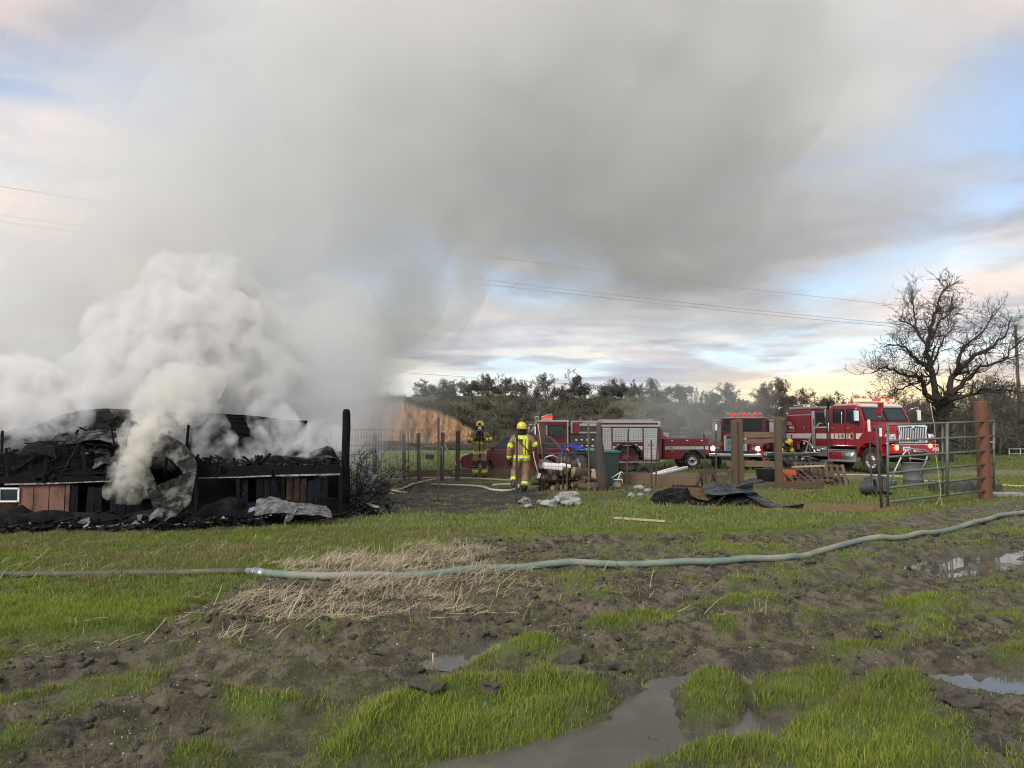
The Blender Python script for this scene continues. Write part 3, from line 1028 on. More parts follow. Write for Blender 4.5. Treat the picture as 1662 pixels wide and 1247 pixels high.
for i in range(170):
    px = rng.uniform(590, 850); Y = rng.uniform(70, 80); x = (px - 831) / 1232 * Y
    _spots.append((x, Y, -.1, rng.uniform(.5, 1.1), rng.random() * 6.28, rng.integers(0, 3), rng.normal(.1, .15)))
for i in range(110):
    px = rng.uniform(560, 800); Y = rng.uniform(85, 94)
    zt = P(px, np.interp(px, [560, 622, 680, 745, 800], [668, 650, 657, 682, 722]), 84).z
    _spots.append(((px - 831) / 1232 * Y, Y, zt - .4, rng.uniform(.8, 1.7), rng.random() * 6.28, rng.integers(0, 3), rng.normal(-.1, .15)))
joined_brush('bank_brush', 'dry brush at the foot and along the top of the orange bank', _spots, twigs, M_brush)
# ================================================================== VEHICLES
M_red = mat('fire_red_paint', (0.30, 0.010, 0.018), 0.32, var=0.05, coat=0.35, dirt=(0.10, 0.06, 0.05), dirt_amt=0.12, scale=2.5)
M_oldred = mat('old_red_paint', (0.20, 0.012, 0.020), 0.42, var=0.08, coat=0.15, dirt=(0.10, 0.06, 0.05), dirt_amt=0.25, scale=2.5)
M_maroon = mat('maroon_paint', (0.145, 0.012, 0.028), 0.28, var=0.04, coat=0.5, dirt=(0.12, 0.09, 0.08), dirt_amt=0.15, scale=3)
M_white = mat('white_paint', (0.72, 0.72, 0.70), 0.4, var=0.05, dirt=(0.35, 0.32, 0.28), dirt_amt=0.12, scale=3)
M_cream = mat('cream_paint', (0.66, 0.60, 0.50), 0.45, var=0.06)
M_alu = mat('brushed_aluminium', (0.55, 0.56, 0.58), 0.38, metal=0.85, var=0.08, scale=5)
M_tread = mat('aluminium_tread_plate', (0.50, 0.51, 0.52), 0.45, metal=0.7, var=0.12, scale=12, bump=0.4, bscale=60)
M_chrome = mat('chrome', (0.80, 0.81, 0.83), 0.12, metal=1.0, var=0.02)
M_black = mat('black_trim', (0.014, 0.014, 0.015), 0.55, var=0.1)
M_tyre = mat('tyre_rubber', (0.022, 0.021, 0.020), 0.85, var=0.2, dirt=(0.11, 0.095, 0.075), dirt_amt=0.35, scale=4, bump=0.3, bscale=30)
M_glass = mat('vehicle_glass', (0.022, 0.032, 0.040), 0.06, var=0.0, spec=0.45)
M_gauge = mat('pump_panel_grey', (0.10, 0.10, 0.105), 0.5, metal=0.3, var=0.2, scale=9)
M_lampred = mat('red_lamp_lit', (0.5, 0.01, 0.005), 0.3, emit=(1.0, 0.05, 0.025), emit_s=10.0)
M_lampreddim = mat('red_lamp_lens', (0.55, 0.02, 0.015), 0.2, coat=0.6, emit=(1.0, 0.05, 0.03), emit_s=0.35)
M_lampamber = mat('amber_lamp_lit', (0.5, 0.15, 0.02), 0.3, emit=(1.0, 0.28, 0.06), emit_s=14.0)
M_lampwhite = mat('headlamp_lit', (0.8, 0.8, 0.75), 0.2, emit=(1.0, 0.95, 0.82), emit_s=14.0)
M_lens = mat('headlamp_glass', (0.55, 0.57, 0.60), 0.10, metal=0.4, var=0.1, coat=0.8)
M_gold = mat('gold_leaf', (0.55, 0.34, 0.08), 0.4, metal=0.4, var=0.05)
M_bluegrille = mat('sky_blue_paint', (0.20, 0.42, 0.66), 0.35, var=0.08, coat=0.3, scale=6)
M_hoseyl = mat('pale_hose_jacket', (0.42, 0.37, 0.29), 0.8, var=0.15, scale=15)
M_navy = mat('navy_print', (0.03, 0.04, 0.12), 0.5)

def wheel(parent, loc, r, w, rim_m, hub_m=None, side=-1, bolts=8, inner=0.60):
    """tyre with rounded shoulders, dished rim with hand holes; side=-1: outer face towards -y"""
    t = MB().lathe([(r * inner, -w * .42), (r * .80, -w * .5), (r * .95, -w * .46), (r, -w * .33), (r, w * .33), (r * .95, w * .46), (r * .80, w * .5), (r * inner, w * .42)], axis='Y', n=32)
    for k in range(36):     # tread blocks
        a = 2 * math.pi * k / 36
        t.box((math.cos(a) * r, 0, math.sin(a) * r), (.018, w * .62, r * .09), rot=(0, -a, 0))
    tw = t.build('wheel', M_tyre, parent)
    tw.location = loc
    y = side * w * .42
    rim = MB()
    rim.lathe([(r * inner * 1.02, y), (r * inner * .96, y * .99), (r * inner * .88, y * .75), (r * inner * .62, y * .62), (r * inner * .36, y * .72), (r * inner * .32, y * .95), (r * inner * .18, y * 1.02), (0, y * 1.02)], axis='Y', n=28)
    rm = rim.build('rim', rim_m, tw)
    hb = MB()
    for k in range(bolts):
        a = 2 * math.pi * k / bolts
        hb.lathe([(0, y * .60), (r * .055, y * .60), (r * .055, y * .72), (0, y * .72)], c=(math.cos(a) * r * inner * .70, 0, math.sin(a) * r * inner * .70), axis='Y', n=8)
    hb.lathe([(r * inner * .24, y * .95), (r * inner * .24, y * 1.1), (0, y * 1.12)], axis='Y', n=16)
    hb.build('hub', hub_m or M_black, tw)
    return tw
def plate(name, poly, y, th, m, parent, out=-1):
    """flat panel in the xz plane, its outer face at y, standing towards 'out'"""
    return MB().prism(poly, y, y - out * th, 'XZ', bevel=0.0).build(name, m, parent)
def rect(x0, x1, z0, z1): return [(x0, z0), (x1, z0), (x1, z1), (x0, z1)]
def window_part(parent, quad, normal_off, name='window', frame=0.03):
    """glass pane in a raised rubber frame; quad = four corners"""
    q = [Vector(p) for p in quad]
    n = (q[1] - q[0]).cross(q[3] - q[0]).normalized() * normal_off
    c = sum(q, Vector()) / 4
    f = MB()
    inner = [p + (c - p).normalized() * frame * 1.4 for p in q]
    V1 = [f.bm.verts.new(p + n) for p in q]; V2 = [f.bm.verts.new(p + n) for p in inner]
    V3 = [f.bm.verts.new(p - n * .2) for p in q]; V4 = [f.bm.verts.new(p + n * .3) for p in inner]
    for k in range(4):
        j = (k + 1) % 4
        f.bm.faces.new((V1[k], V1[j], V2[j], V2[k])); f.bm.faces.new((V3[j], V1[j], V1[k], V3[k])) if False else f.bm.faces.new((V1[j], V1[k], V3[k], V3[j])); f.bm.faces.new((V2[k], V2[j], V4[j], V4[k]))
    fo = f.build(name, M_black, parent)
    g = MB()
    g.bm.faces.new([g.bm.verts.new(p + n * .35) for p in inner])
    g.build('pane', M_glass, fo)
    return fo
def mirror_arm(parent, base, tip, h=0.42, w=0.2, m=None):
    a = MB()
    b, t = Vector(base), Vector(tip)
    a.tube([b, b.lerp(t, .5) + Vector((0, 0, .06)), t + Vector((0, 0, .05)), t - Vector((0, 0, h * .1))], .016, 6)
    ao = a.build('mirror_arm', M_chrome, parent)
    mo = MB().box(t - Vector((0, 0, h * .5 + .05)), (.09, w, h), bevel=.03).build('mirror', m or M_chrome, ao)
    return ao

# ------------------------------------------------------------------ the large engine with its lamps lit
def engine_truck():
    T = thing('fire_engine', (14.545, 32.653, 0), R(-72), 'large red fire engine with lit red lights and chrome grille behind the green gate', 'fire engine', 'fire engines parked behind the fence')
    W = 1.2
    # frame rails and underbody
    u = MB()
    for s in (-1, 1): u.box((.2, s * .42, .72), (6.3, .10, .24))
    u.box((-.3, 0, .62), (.9, 1.3, .3)); u.tube([(2.3, -.95, .53), (2.3, .95, .53)], .09, 8); u.tube([(-1.5, -.9, .53), (-1.5, .9, .53)], .12, 8)
    u.box((.4, -.9, .52), (1.3, .3, .22)); u.box((1.2, 0, .6), (2.4, 1.5, .30)); u.box((-.2,-1.02,.33),(1.2,.03,.04)); u.box((-.5,-1.02,.42),(.05,.04,.2)); u.box((.3,-1.02,.42),(.05,.04,.2))
    u.build('chassis', M_black, T)
    for x, yy in ((2.3, -.98), (2.3, .98)): wheel(T, (x, yy, .53), .53, .30, M_chrome, M_oldred, side=-1 if yy < 0 else 1, bolts=10)
    for yy in (-.92, .92): wheel(T, (-1.5, yy, .53), .53, .50, M_chrome, M_oldred, side=-1 if yy < 0 else 1, bolts=10)
    # body box
    arch = lambda cx, r, n=12, a0=0, a1=180: [(cx + r * math.cos(R(a0 + (a1 - a0) * k / n)), .55 + r * math.sin(R(a0 + (a1 - a0) * k / n))) for k in range(n + 1)]
    poly = [(-2.68, .72), (-2.68, 2.60), (-1.0, 2.66), (-1.0, .60)] + [(-.90 - .0, .60)][:0] + [q for q in arch(-1.5, .68) if q[1] > .6 and q[0] < -1.0] + [(-2.18, .62)]
    b = MB().prism(poly, -W, W, bevel=.015).build('body', M_red, T)
    plate('side_door', rect(-2.62, -2.06, .80 + .55, 2.34), -W - .018, .03, M_red, b); plate('side_door', rect(-2.04, -1.06, 1.30, 2.36), -W - .018, .03, M_red, b)
    plate('stripe', rect(-2.66, -1.02, 1.36, 1.58), -W - .024, .004, M_white, b)
    plate('pinstripe', rect(-2.66, -1.02, 2.39, 2.415), -W - .006, .004, M_white, b)
    text_part('CAL', .20, M_white, b, (-2.44, -W - .026, 2.03), (R(90), 0, 0), spacing=1.0, bold=.004)
    text_part('FIRE', .20, M_white, b, (-2.30, -W - .026, 1.84), (R(90), 0, 0), bold=.004)
    plate('pinstripe', rect(-2.58, -2.08, 1.68, 1.70), -W - .024, .004, M_white, b)
    for hx, hz in ((-1.42, 1.82), (-2.3, 1.46)):
        MB().box((hx, -W - .035, hz), (.07, .02, .15), rot=(0, .4, 0), bevel=.006).build('door_handle', M_chrome, b)
    MB().lathe([(0, -.03), (.07, -.03), (.07, 0), (.05, .0)], c=(-2.58, -W, 2.47), axis='Y', n=14).build('marker_lamp', M_white, b)
    MB().lathe([(0, -.04), (.07, -.04), (.07, 0)], c=(-1.48, -W, 1.32 - .18), axis='Y', n=14).build('marker_lamp', M_white, b)
    MB().box((-1.88, -W - .01, 1.03), (.17, .03, .30), bevel=.01).build('filler_panel', M_alu, b)
    ar = MB(); ar.tube([(x, -W - .005, z) for x, z in arch(-1.5, .70, 14, 8, 172)], .035, 8); ar.build('wheel_arch_trim', M_chrome, b)
    # roof load: hose bed cover, ladder rails and monitor
    r_ = MB(); r_.box((-1.85, 0, 2.72), (1.55, 2.2, .10), bevel=.02); r_.build('hose_bed_cover', M_tread, b)
    for s in (-1, 1):
        rl = MB(); rl.tube([(-2.35, s * 1.08, 2.70), (-2.3, s * 1.08, 2.84), (-1.0, s * 1.08, 2.86), (-.75, s * 1.08, 2.72)], .022, 8); rl.build('grab_rail', M_chrome, b)
    mo = MB(); mo.tube([(-.75, -.5, 2.62), (-.75, -.5, 2.88), (-.55, -.5, 2.95), (-.4, -.5, 2.93)], .045, 8); mo.box((-.78, -.5, 2.9), (.16, .16, .14), bevel=.02); mo.build('water_monitor', M_black, T)
    # pump bay
    p = MB(); p.box((-.47, 0, 1.58), (1.02, 2.34, 1.98), bevel=.01); p = p.build('pump_bay', M_gauge, T)
    plate('pump_panel', rect(-.98, -.78, .62, 2.56), -W - .006, .03, M_alu, p); plate('pump_panel', rect(-.72, -.10, .62, 1.05), -W - .006, .03, M_alu, p)
    plate('red_panel', rect(-.72, -.10, 1.08, 1.34), -W - .006, .03, M_red, p); plate('stripe', rect(-.72, -.10, 1.36, 1.58), -W - .008, .03, M_white, p); plate('red_panel', rect(-.72, -.10, 1.60, 1.80), -W - .006, .03, M_red, p)
    plate('pump_panel', rect(-.72, -.10, 1.82, 1.87), -W - .02, .06, M_white, p)
    g = MB()
    for i in range(5): g.box((-.42, -W - .01, 1.98 + i * .11), (.50, .02, .022))
    for i in range(6): g.box((-.65 + i * .09, -W - .012, 2.2), (.014, .02, .52))
    g.build('locker_grille', M_black, p)
    for i, (x, z) in enumerate(((-.25, .90), (-.55, .84), (-.88, .95))):
        MB().lathe([(0, -.13), (.06, -.13), (.075, -.10), (.075, -.02), (.05, 0)], c=(x, -W, z), axis='Y', n=14).build('pump_outlet', M_chrome, p)
    gr = MB(); gr.tube([(-.06, -W - .03, 2.0), (-.06, -W - .06, 2.04), (-.06, -W - .06, 2.56), (-.06, -W - .03, 2.6)], .02, 8); gr.build('grab_rail', M_chrome, p)
    gr = MB(); gr.tube([(-.80, -W - .03, 1.9), (-.80, -W - .06, 1.95), (-.80, -W - .06, 2.5), (-.80, -W - .03, 2.55)], .02, 8); gr.build('grab_rail', M_chrome, p)
    gr = MB(); gr.tube([(.12, -W - .03, 1.30), (.12, -W - .06, 1.34), (.12, -W - .06, 2.0), (.12, -W - .03, 2.04)], .018, 8); gr.build('grab_rail', M_chrome, T)
    # crew cab
    c = MB(); c.prism([(.04, 1.02), (.04, 2.62), (.30, 2.74), (1.55, 2.74), (1.72, 2.66), (2.02, 2.06), (2.02, 1.02)], -W + .02, W - .02, bevel=.045)
    c = c.build('cab', M_red, T)
    MB().box((.85, 0, 2.775), (1.35, 2.0, .07), bevel=.03).build('roof_cap', M_white, c)
    for x0, x1, xt0, xt1 in ((.30, .96, .33, .95), (1.10, 1.80, 1.10, 1.55)):
        window_part(c, [(x0, -W + .018, 2.02), (x1, -W + .018, 2.00 if x0 < 1 else 1.93), (xt1, -W + .018, 2.58), (xt0, -W + .018, 2.60)], .02, frame=.035)
        window_part(c, [(x1, W - .018, 2.00), (x0, W - .018, 2.02), (xt0, W - .018, 2.60), (xt1, W - .018, 2.58)], .02, frame=.035)
    for x0, x1 in ((.16, 1.0), (1.05, 1.95)):
        plate('cab_door', [(x0, 1.12), (x1, 1.12), (x1, 1.90), (x0, 1.98)], -W + .004, .02, M_red, c)
        MB().box((x0 + .12, -W - .01, 1.80), (.15, .025, .035), bevel=.008).build('door_handle', M_chrome, c)
    for x0, x1 in ((.18, .36), (.42, .58), (.64, .98), (1.08, 1.13), (1.20, 1.30), (1.62, 2.10)):
        plate('stripe', rect(x0, x1, 1.36, 1.58), -W - .004, .012, M_white, c)
    text_part('2182', .15, M_navy, c, (.81, -W - .006, 1.465), (R(90), 0, 0), bold=.004)
    em = MB(); em.prism([(1.40 + .12 * math.cos(a) * k, 1.47 + .17 * math.sin(a) * k) for a, k in [(2 * math.pi * i / 14, 1 if i % 2 else .82) for i in range(14)]], -W + .01, -W - .008); em.build('gold_shield', M_gold, c)
    em2 = MB(); em2.prism([(1.40 + .06 * math.cos(2 * math.pi * i / 10), 1.47 + .09 * math.sin(2 * math.pi * i / 10)) for i in range(10)], -W + .0, -W - .012); em2.build('shield_centre', M_oldred, c)
    MB().box((1.05, -W + .01, 1.09), (1.9, .03, .035)).build('sill_trim', M_chrome, c)
    # windscreen, two panes
    for s in (-1, 1):
        q = [(2.03, s * .02, 2.09), (2.03, s * 1.08, 2.09), (1.75, s * 1.0, 2.63), (1.75, s * .02, 2.63)]
        if s < 0: q = [q[1], q[0], q[3], q[2]]
        window_part(c, q, .02, 'windscreen', frame=.035)
    MB().box((1.70, 0, 2.70), (.22, 2.1, .09), rot=(0, .3, 0), bevel=.03).build('visor', M_white, c)
    # light bar
    lb = MB().box((1.35, 0, 2.88), (.34, 1.75, .06), bevel=.02).build('light_bar', M_white, c)
    for i in range(8):
        y = -.80 + i * .229
        MB().box((1.35, y, 2.955), (.32, .20, .10), bevel=.025).build('beacon', M_lampred if i in (0, 1, 2, 5, 7) else M_lampreddim, lb)
    for s in (-1, 1):
        MB().lathe([(0, 0), (.05, 0), (.05, .08), (.03, .10), (0, .10)], c=(1.0, s * .95, 2.80)).build('marker_lamp', M_lampamber if s > 0 else M_lampreddim, c)
    an = MB(); an.tube([(.5, .4, 2.8), (.48, .4, 3.3)], .006, 5); an.build('aerial', M_black, c)
    # hood and fenders
    h = MB()
    secs = [(2.02, .98, 1.10, 2.05), (2.6, .90, 1.10, 2.02), (3.05, .80, 1.10, 1.97), (3.22, .74, 1.12, 1.92)]
    grid = []
    for x, hw, z0, z1 in secs:
        grid.append([(x, -hw, z0), (x, -hw - .02, z1 - .28), (x, -hw + .12, z1 - .06), (x, -hw * .45, z1), (x, hw * .45, z1), (x, hw - .12, z1 - .06), (x, hw + .02, z1 - .28), (x, hw, z0)])
    h.sheet(grid); h.bm.faces.new([h.bm.verts.new(p) for p in grid[-1]])
    h = h.build('hood', M_red, T)
    for s in (-1, 1):
        MB().prism([(2.22, 1.78), (2.55, 1.80), (2.62, 1.66), (2.28, 1.62)], s * .93, s * .965, bevel=.01).build('hood_vent', M_black, h)
        f = MB()
        out = arch(2.3, .66, 12, 0, 180)
        top = [(2.95, 1.10), (3.18, 1.22), (3.18, 1.42), (2.9, 1.58), (2.5, 1.66), (1.98, 1.60), (1.64, 1.25), (1.62, .80)]
        f.prism([p for p in out if p[1] > .68][::-1][0:0] + [(2.96, .70)] + [p for p in out if p[1] > .70] + [(1.64, .70)] + top[::-1][1:], s * .80, s * 1.21, bevel=.03)
        fo = f.build('fender', M_red, T)
        MB().lathe([(.62, -.0), (.66, -.02), (.66, .03)], c=(2.3, s * 1.15, .55), axis='Y', n=30).build('wheel_well', M_black, fo) if False else None
        MB().box((3.15, s * .98, 1.44), (.18, .38, .24), rot=(0, -.25, s * .35), bevel=.05).build('headlight_surround', M_chrome, fo)
        hl = MB(); hl.lathe([(.0, .06), (.07, .055), (.095, .03), (.10, 0)], c=(3.235, s * .93, 1.46), axis='X', n=18); hl.lathe([(.0, .05), (.05, .045), (.07, .02), (.075, 0)], c=(3.16, s * 1.11, 1.46), axis='X', n=16)
        hl.build('headlight', M_lens, fo)
        MB().box((3.10, s * 1.13, 1.24), (.12, .10, .09), bevel=.02).build('turn_signal', M_lampamber if s < 0 else M_lampreddim, fo)
    # grille
    g = MB()
    g.prism([(-.72, 1.20), (.72, 1.20), (.66, 1.55), (.74, 1.86), (.60, 1.94), (-.60, 1.94), (-.74, 1.86), (-.66, 1.55)], 3.22, 3.30, 'YZ', bevel=.03)
    g = g.build('grille_surround', M_chrome, h)
    MB().prism([(-.63, 1.24), (.63, 1.24), (.58, 1.55), (.64, 1.82), (.1, 1.86), (0, 1.76), (-.1, 1.86), (-.64, 1.82), (-.58, 1.55)], 3.29, 3.305, 'YZ').build('grille_opening', M_black, g)
    sl = MB()
    for i in range(15):
        y = -.58 + i * 1.16 / 14
        sl.box((3.315, y, 1.53 - (.03 if abs(y) < .08 else 0)), (.03, .036, .56 - (.12 if abs(y) < .08 else 0)), bevel=.006)
    sl.build('grille_bars', M_chrome, g)
    MB().box((3.335, -.28, 1.33), (.05, .14, .09), bevel=.02).build('grille_lamp', M_lampamber, g)
    MB().box((3.335, .28, 1.33), (.05, .14, .09), bevel=.02).build('grille_lamp', M_lens, g)
    # bumper
    bp = MB(); bp.prism([(-1.18, .0), (-1.0, .34), (1.0, .34), (1.18, .0)], .82, 1.12, 'XY'); 
    for v in bp.bm.verts: v.co = Vector((v.co.y + 3.22, v.co.x, v.co.z))
    bp = bp.build('bumper', M_red, T)
    MB().box((3.36, 0, 1.145), (.34, 2.0, .04), bevel=.01).build('bumper_deck', M_tread, bp)
    MB().box((3.575, -.62, 1.0), (.012, .36, .15), bevel=.004).build('licence_plate', M_white, bp)
    text_part('1482916', .085, M_navy, bp, (3.583, -.62, 1.0), (R(90), 0, R(90)))
    text_part('2182', .17, M_white, bp, (3.575, .80, .97), (R(90), 0, R(90)), bold=.004)
    for y, mm in ((-1.02, M_lampamber), (.55, M_lampred)):
        MB().lathe([(0, .06), (.06, .055), (.085, .02), (.09, 0)], c=(3.55 if abs(y) < 1 else 3.5, y, 1.04 if y < 0 else 1.10), axis='X', n=16).build('warning_lamp', mm, bp)
    tow = MB(); tow.tube([(3.3, -.5, .82), (3.5, -.5, .74), (3.5, -.42, .74), (3.3, -.42, .82)], .025, 6); tow.tube([(3.3, .5, .82), (3.5, .5, .74), (3.5, .42, .74), (3.3, .42, .82)], .025, 6); tow.build('tow_hooks', M_black, bp)
    wn = MB(); wn.tube([(3.56, -.3, .9), (3.56, .3, .9)], .05, 8); wn.build('winch_roller', M_chrome, bp)
    MB().box((3.1, 0, .72), (.5, 1.5, .35), bevel=.03).build('front_axle_guard', M_black, T)
    # steps and tank box under the cab
    st = MB(); st.box((.78, -1.08, .66), (1.55, .30, .42), bevel=.02); st = st.build('step_box', M_tread, T)
    plate('red_panel', rect(.08, .80, .52, .82), -1.25, .02, M_red, st); MB().box((.44, -1.28, .68), (.08, .03, .12), bevel=.01).build('latch', M_chrome, st)
    MB().box((.80, -1.10, .90), (1.62, .34, .035), bevel=.008).build('upper_step', M_alu, st); MB().box((.62, -1.12, .44), (1.95, .34, .035), bevel=.008).build('lower_step', M_alu, st)
    tk = MB(); tk.tube([(.85, -1.08, .66), (1.52, -1.08, .66)], .22, 18); tk.build('fuel_tank', M_alu, st)
    # mirrors
    mirror_arm(T, (1.78, -W, 2.50), (1.98, -W - .30, 2.55), .44); mirror_arm(T, (1.90, W, 2.50), (2.1, W + .34, 2.60), .46)
    g2 = MB(); g2.tube([(.92, -W - .03, 2.5), (.92, -W - .07, 2.45), (.92, -W - .07, 1.38), (.92, -W - .03, 1.34)], .014, 6); g2.build('grab_rail', M_chrome, T)
    # pennant-like red bag hung from the bar
    # preconnected hose hanging out of the pump bay
    hs = MB(); hs.tube([(-.30, -1.12, 1.98), (-.34, -1.34, 2.02), (-.52, -1.44, 1.78), (-.80, -1.46, 1.36), (-1.0, -1.46, .98), (-1.04, -1.48, .82), (-.90, -1.50, .60), (-.78, -1.52, .30), (-.76, -1.55, .05)], .035, 8)
    hs.tube([(-1.04, -1.48, .82), (-1.10, -1.52, .55), (-1.14, -1.55, .3), (-1.14, -1.58, .04)], .035, 8)
    tag(hs.build('attack_hose', M_hoseyl), 'pale fire hose looping down from the pump bay of the large engine', 'hose')
    bpy.data.objects['attack_hose'].parent = None
    bpy.data.objects['attack_hose'].matrix_world = T.matrix_basis
    return T
engine_truck()

# ------------------------------------------------------------------ water tender seen from the front
def tender_truck():
    T = thing('water_tender', (10.62, 35.2, 0), R(-117), 'old red fire tender facing the fence with lit headlamps and sky blue grille', 'fire engine', 'fire engines parked behind the fence')
    u = MB()
    for s in (-1, 1): u.box((-1.6, s * .42, .66), (6.4, .1, .22))
    u.box((1.0, 0, .6), (1.4, 1.2, .4)); u.tube([(.95, -.9, .50), (.95, .9, .50)], .08, 8); u.tube([(-3.4, -.9, .50), (-3.4, .9, .50)], .1, 8)
    u.build('chassis', M_black, T)
    for x in (.95, -3.4):
        for s in (-1, 1): wheel(T, (x, s * .96, .50), .50, .30, M_oldred, M_black, side=s)
    # hood
    h = MB()
    secs = [(-.25, .82, .75, 1.66), (.8, .66, .75, 1.58), (1.5, .55, .72, 1.52)]
    grid = [[(x, -w, z0), (x, -w, z1 - .18), (x, -w + .14, z1 - .03), (x, 0, z1), (x, w - .14, z1 - .03), (x, w, z1 - .18), (x, w, z0)] for x, w, z0, z1 in secs]
    h.sheet(grid); h.bm.faces.new([h.bm.verts.new(p) for p in grid[-1]]); h = h.build('hood', M_oldred, T)
    g = MB(); g.box((1.53, 0, 1.10), (.10, 1.00, .80), bevel=.07); g = g.build('grille_surround', M_white, h)
    MB().box((1.575, 0, 1.06), (.03, .82, .68), bevel=.03).build('grille_panel', M_bluegrille, g)
    gb = MB()
    for i in range(5): gb.box((1.595, -.36 + i * .18, 1.03), (.02, .02, .56))
    gb.box((1.60, 0, .98), (.02, .84, .03)); gb.box((1.60, 0, 1.18), (.02, .84, .03)); gb.build('grille_bars', M_alu, g)
    text_part('PETERBILT'[:0] or 'DIXON', .13, M_navy, g, (1.60, .08, 1.40), (R(90), 0, R(90)), bold=.006) if False else None
    nb = MB(); nb.box((1.59, 0, 1.42), (.02, .74, .13), bevel=.01); nb.build('name_band', M_navy, g)
    for s in (-1, 1):
        f = MB(); f.prism([(.30, .72), (.42, .98), (.66, 1.16), (1.1, 1.18), (1.46, 1.04), (1.58, .74), (1.45, .70), (1.3, .98), (.95, 1.08), (.62, .98), (.42, .70)], s * .58, s * 1.16, bevel=.03)
        fo = f.build('fender', M_oldred, T)
        MB().box((1.50, s * .90, .90), (.16, .46, .26), bevel=.05).build('lamp_housing', M_oldred, fo)
        MB().lathe([(0, .05), (.07, .045), (.095, .02), (.10, 0)], c=(1.57, s * .98, .91), axis='X', n=18).build('headlight', M_lampwhite, fo)
        MB().box((1.575, s * .76, .91), (.04, .12, .10), bevel=.015).build('side_lamp', M_lens, fo)
    b = MB(); b.box((1.66, 0, .62), (.22, 2.30, .15), bevel=.04); b = b.build('bumper', M_alu, T)
    MB().box((1.62, 0, .47), (.12, 1.3, .12), bevel=.02).build('winch_mount', M_black, b)
    # cab
    c = MB(); c.prism([(-1.75, .85), (-1.75, 2.22), (-1.6, 2.34), (-.52, 2.34), (-.38, 2.26), (-.22, 1.66), (-.22, .85)], -1.0, 1.0, bevel=.05); c = c.build('cab', M_oldred, T)
    for s in (-1, 1):
        q = [(-.205, s * .03, 1.70), (-.205, s * .90, 1.70), (-.355, s * .84, 2.22), (-.355, s * .03, 2.22)]
        if s < 0: q = [q[1], q[0], q[3], q[2]]
        window_part(c, q, .018, 'windscreen', frame=.03)
        q = [(-1.3, s * 1.0, 1.66), (-.5, s * 1.0, 1.66), (-.62, s * 1.0, 2.18), (-1.3, s * 1.0, 2.2)]
        if s > 0: q = [q[1], q[0], q[3], q[2]]
        window_part(c, q, .018, 'window', frame=.03)
        mirror_arm(T, (-.45, s * 1.0, 2.1), (-.25, s * 1.30, 2.14), .46, .2, M_alu)
    MB().box((-.44, 0, 2.31), (.16, 1.9, .06), bevel=.02).build('visor', M_cream, c)
    for i in range(5):
        MB().lathe([(0, .05), (.03, .04), (.04, 0)], c=(-.5, -.5 + i * .25, 2.35)).build('marker_lamp', M_lampreddim, c)
    rk = MB(); rk.box((-.8, 0, 2.44), (.08, 1.66, .04)); 
    for s in (-1, 1): rk.box((-.8, s * .8, 2.40), (.06, .05, .14))
    rk = rk.build('lamp_rack', M_cream, c)
    for i in range(7):
        MB().box((-.78, -.72 + i * .24, 2.50), (.12, .17, .11), bevel=.025).build('roof_lamp', M_lampreddim if i % 2 else M_cream, rk)
    text_part('TENDER'[:0] or '41', .16, M_white, c, (1.2, .0, 1.0), (R(90), 0, R(90))) if False else None
    # tank body behind
    t = MB(); t.box((-3.2, 0, 1.45), (2.6, 2.3, 1.5), bevel=.08); t = t.build('water_tank', M_oldred, T)
    plate('stripe', rect(-4.45, -1.95, 1.2, 1.36), -1.156, .004, M_white, t)
    MB().box((-3.2, 0, 2.23), (2.2, 1.9, .06)).build('tank_deck', M_tread, t)
    for s in (-1, 1):
        st = MB(); st.box((-.9, s * 1.05, .62), (1.1, .28, .05)); st.box((-.9, s * 1.02, .42), (.9, .26, .04)); st.box((-1.2, s * .98, .5), (.05, .05, .3)); st.box((-.6, s * .98, .5), (.05, .05, .3)); st.build('cab_step', M_tread, T)
    return T
tender_truck()

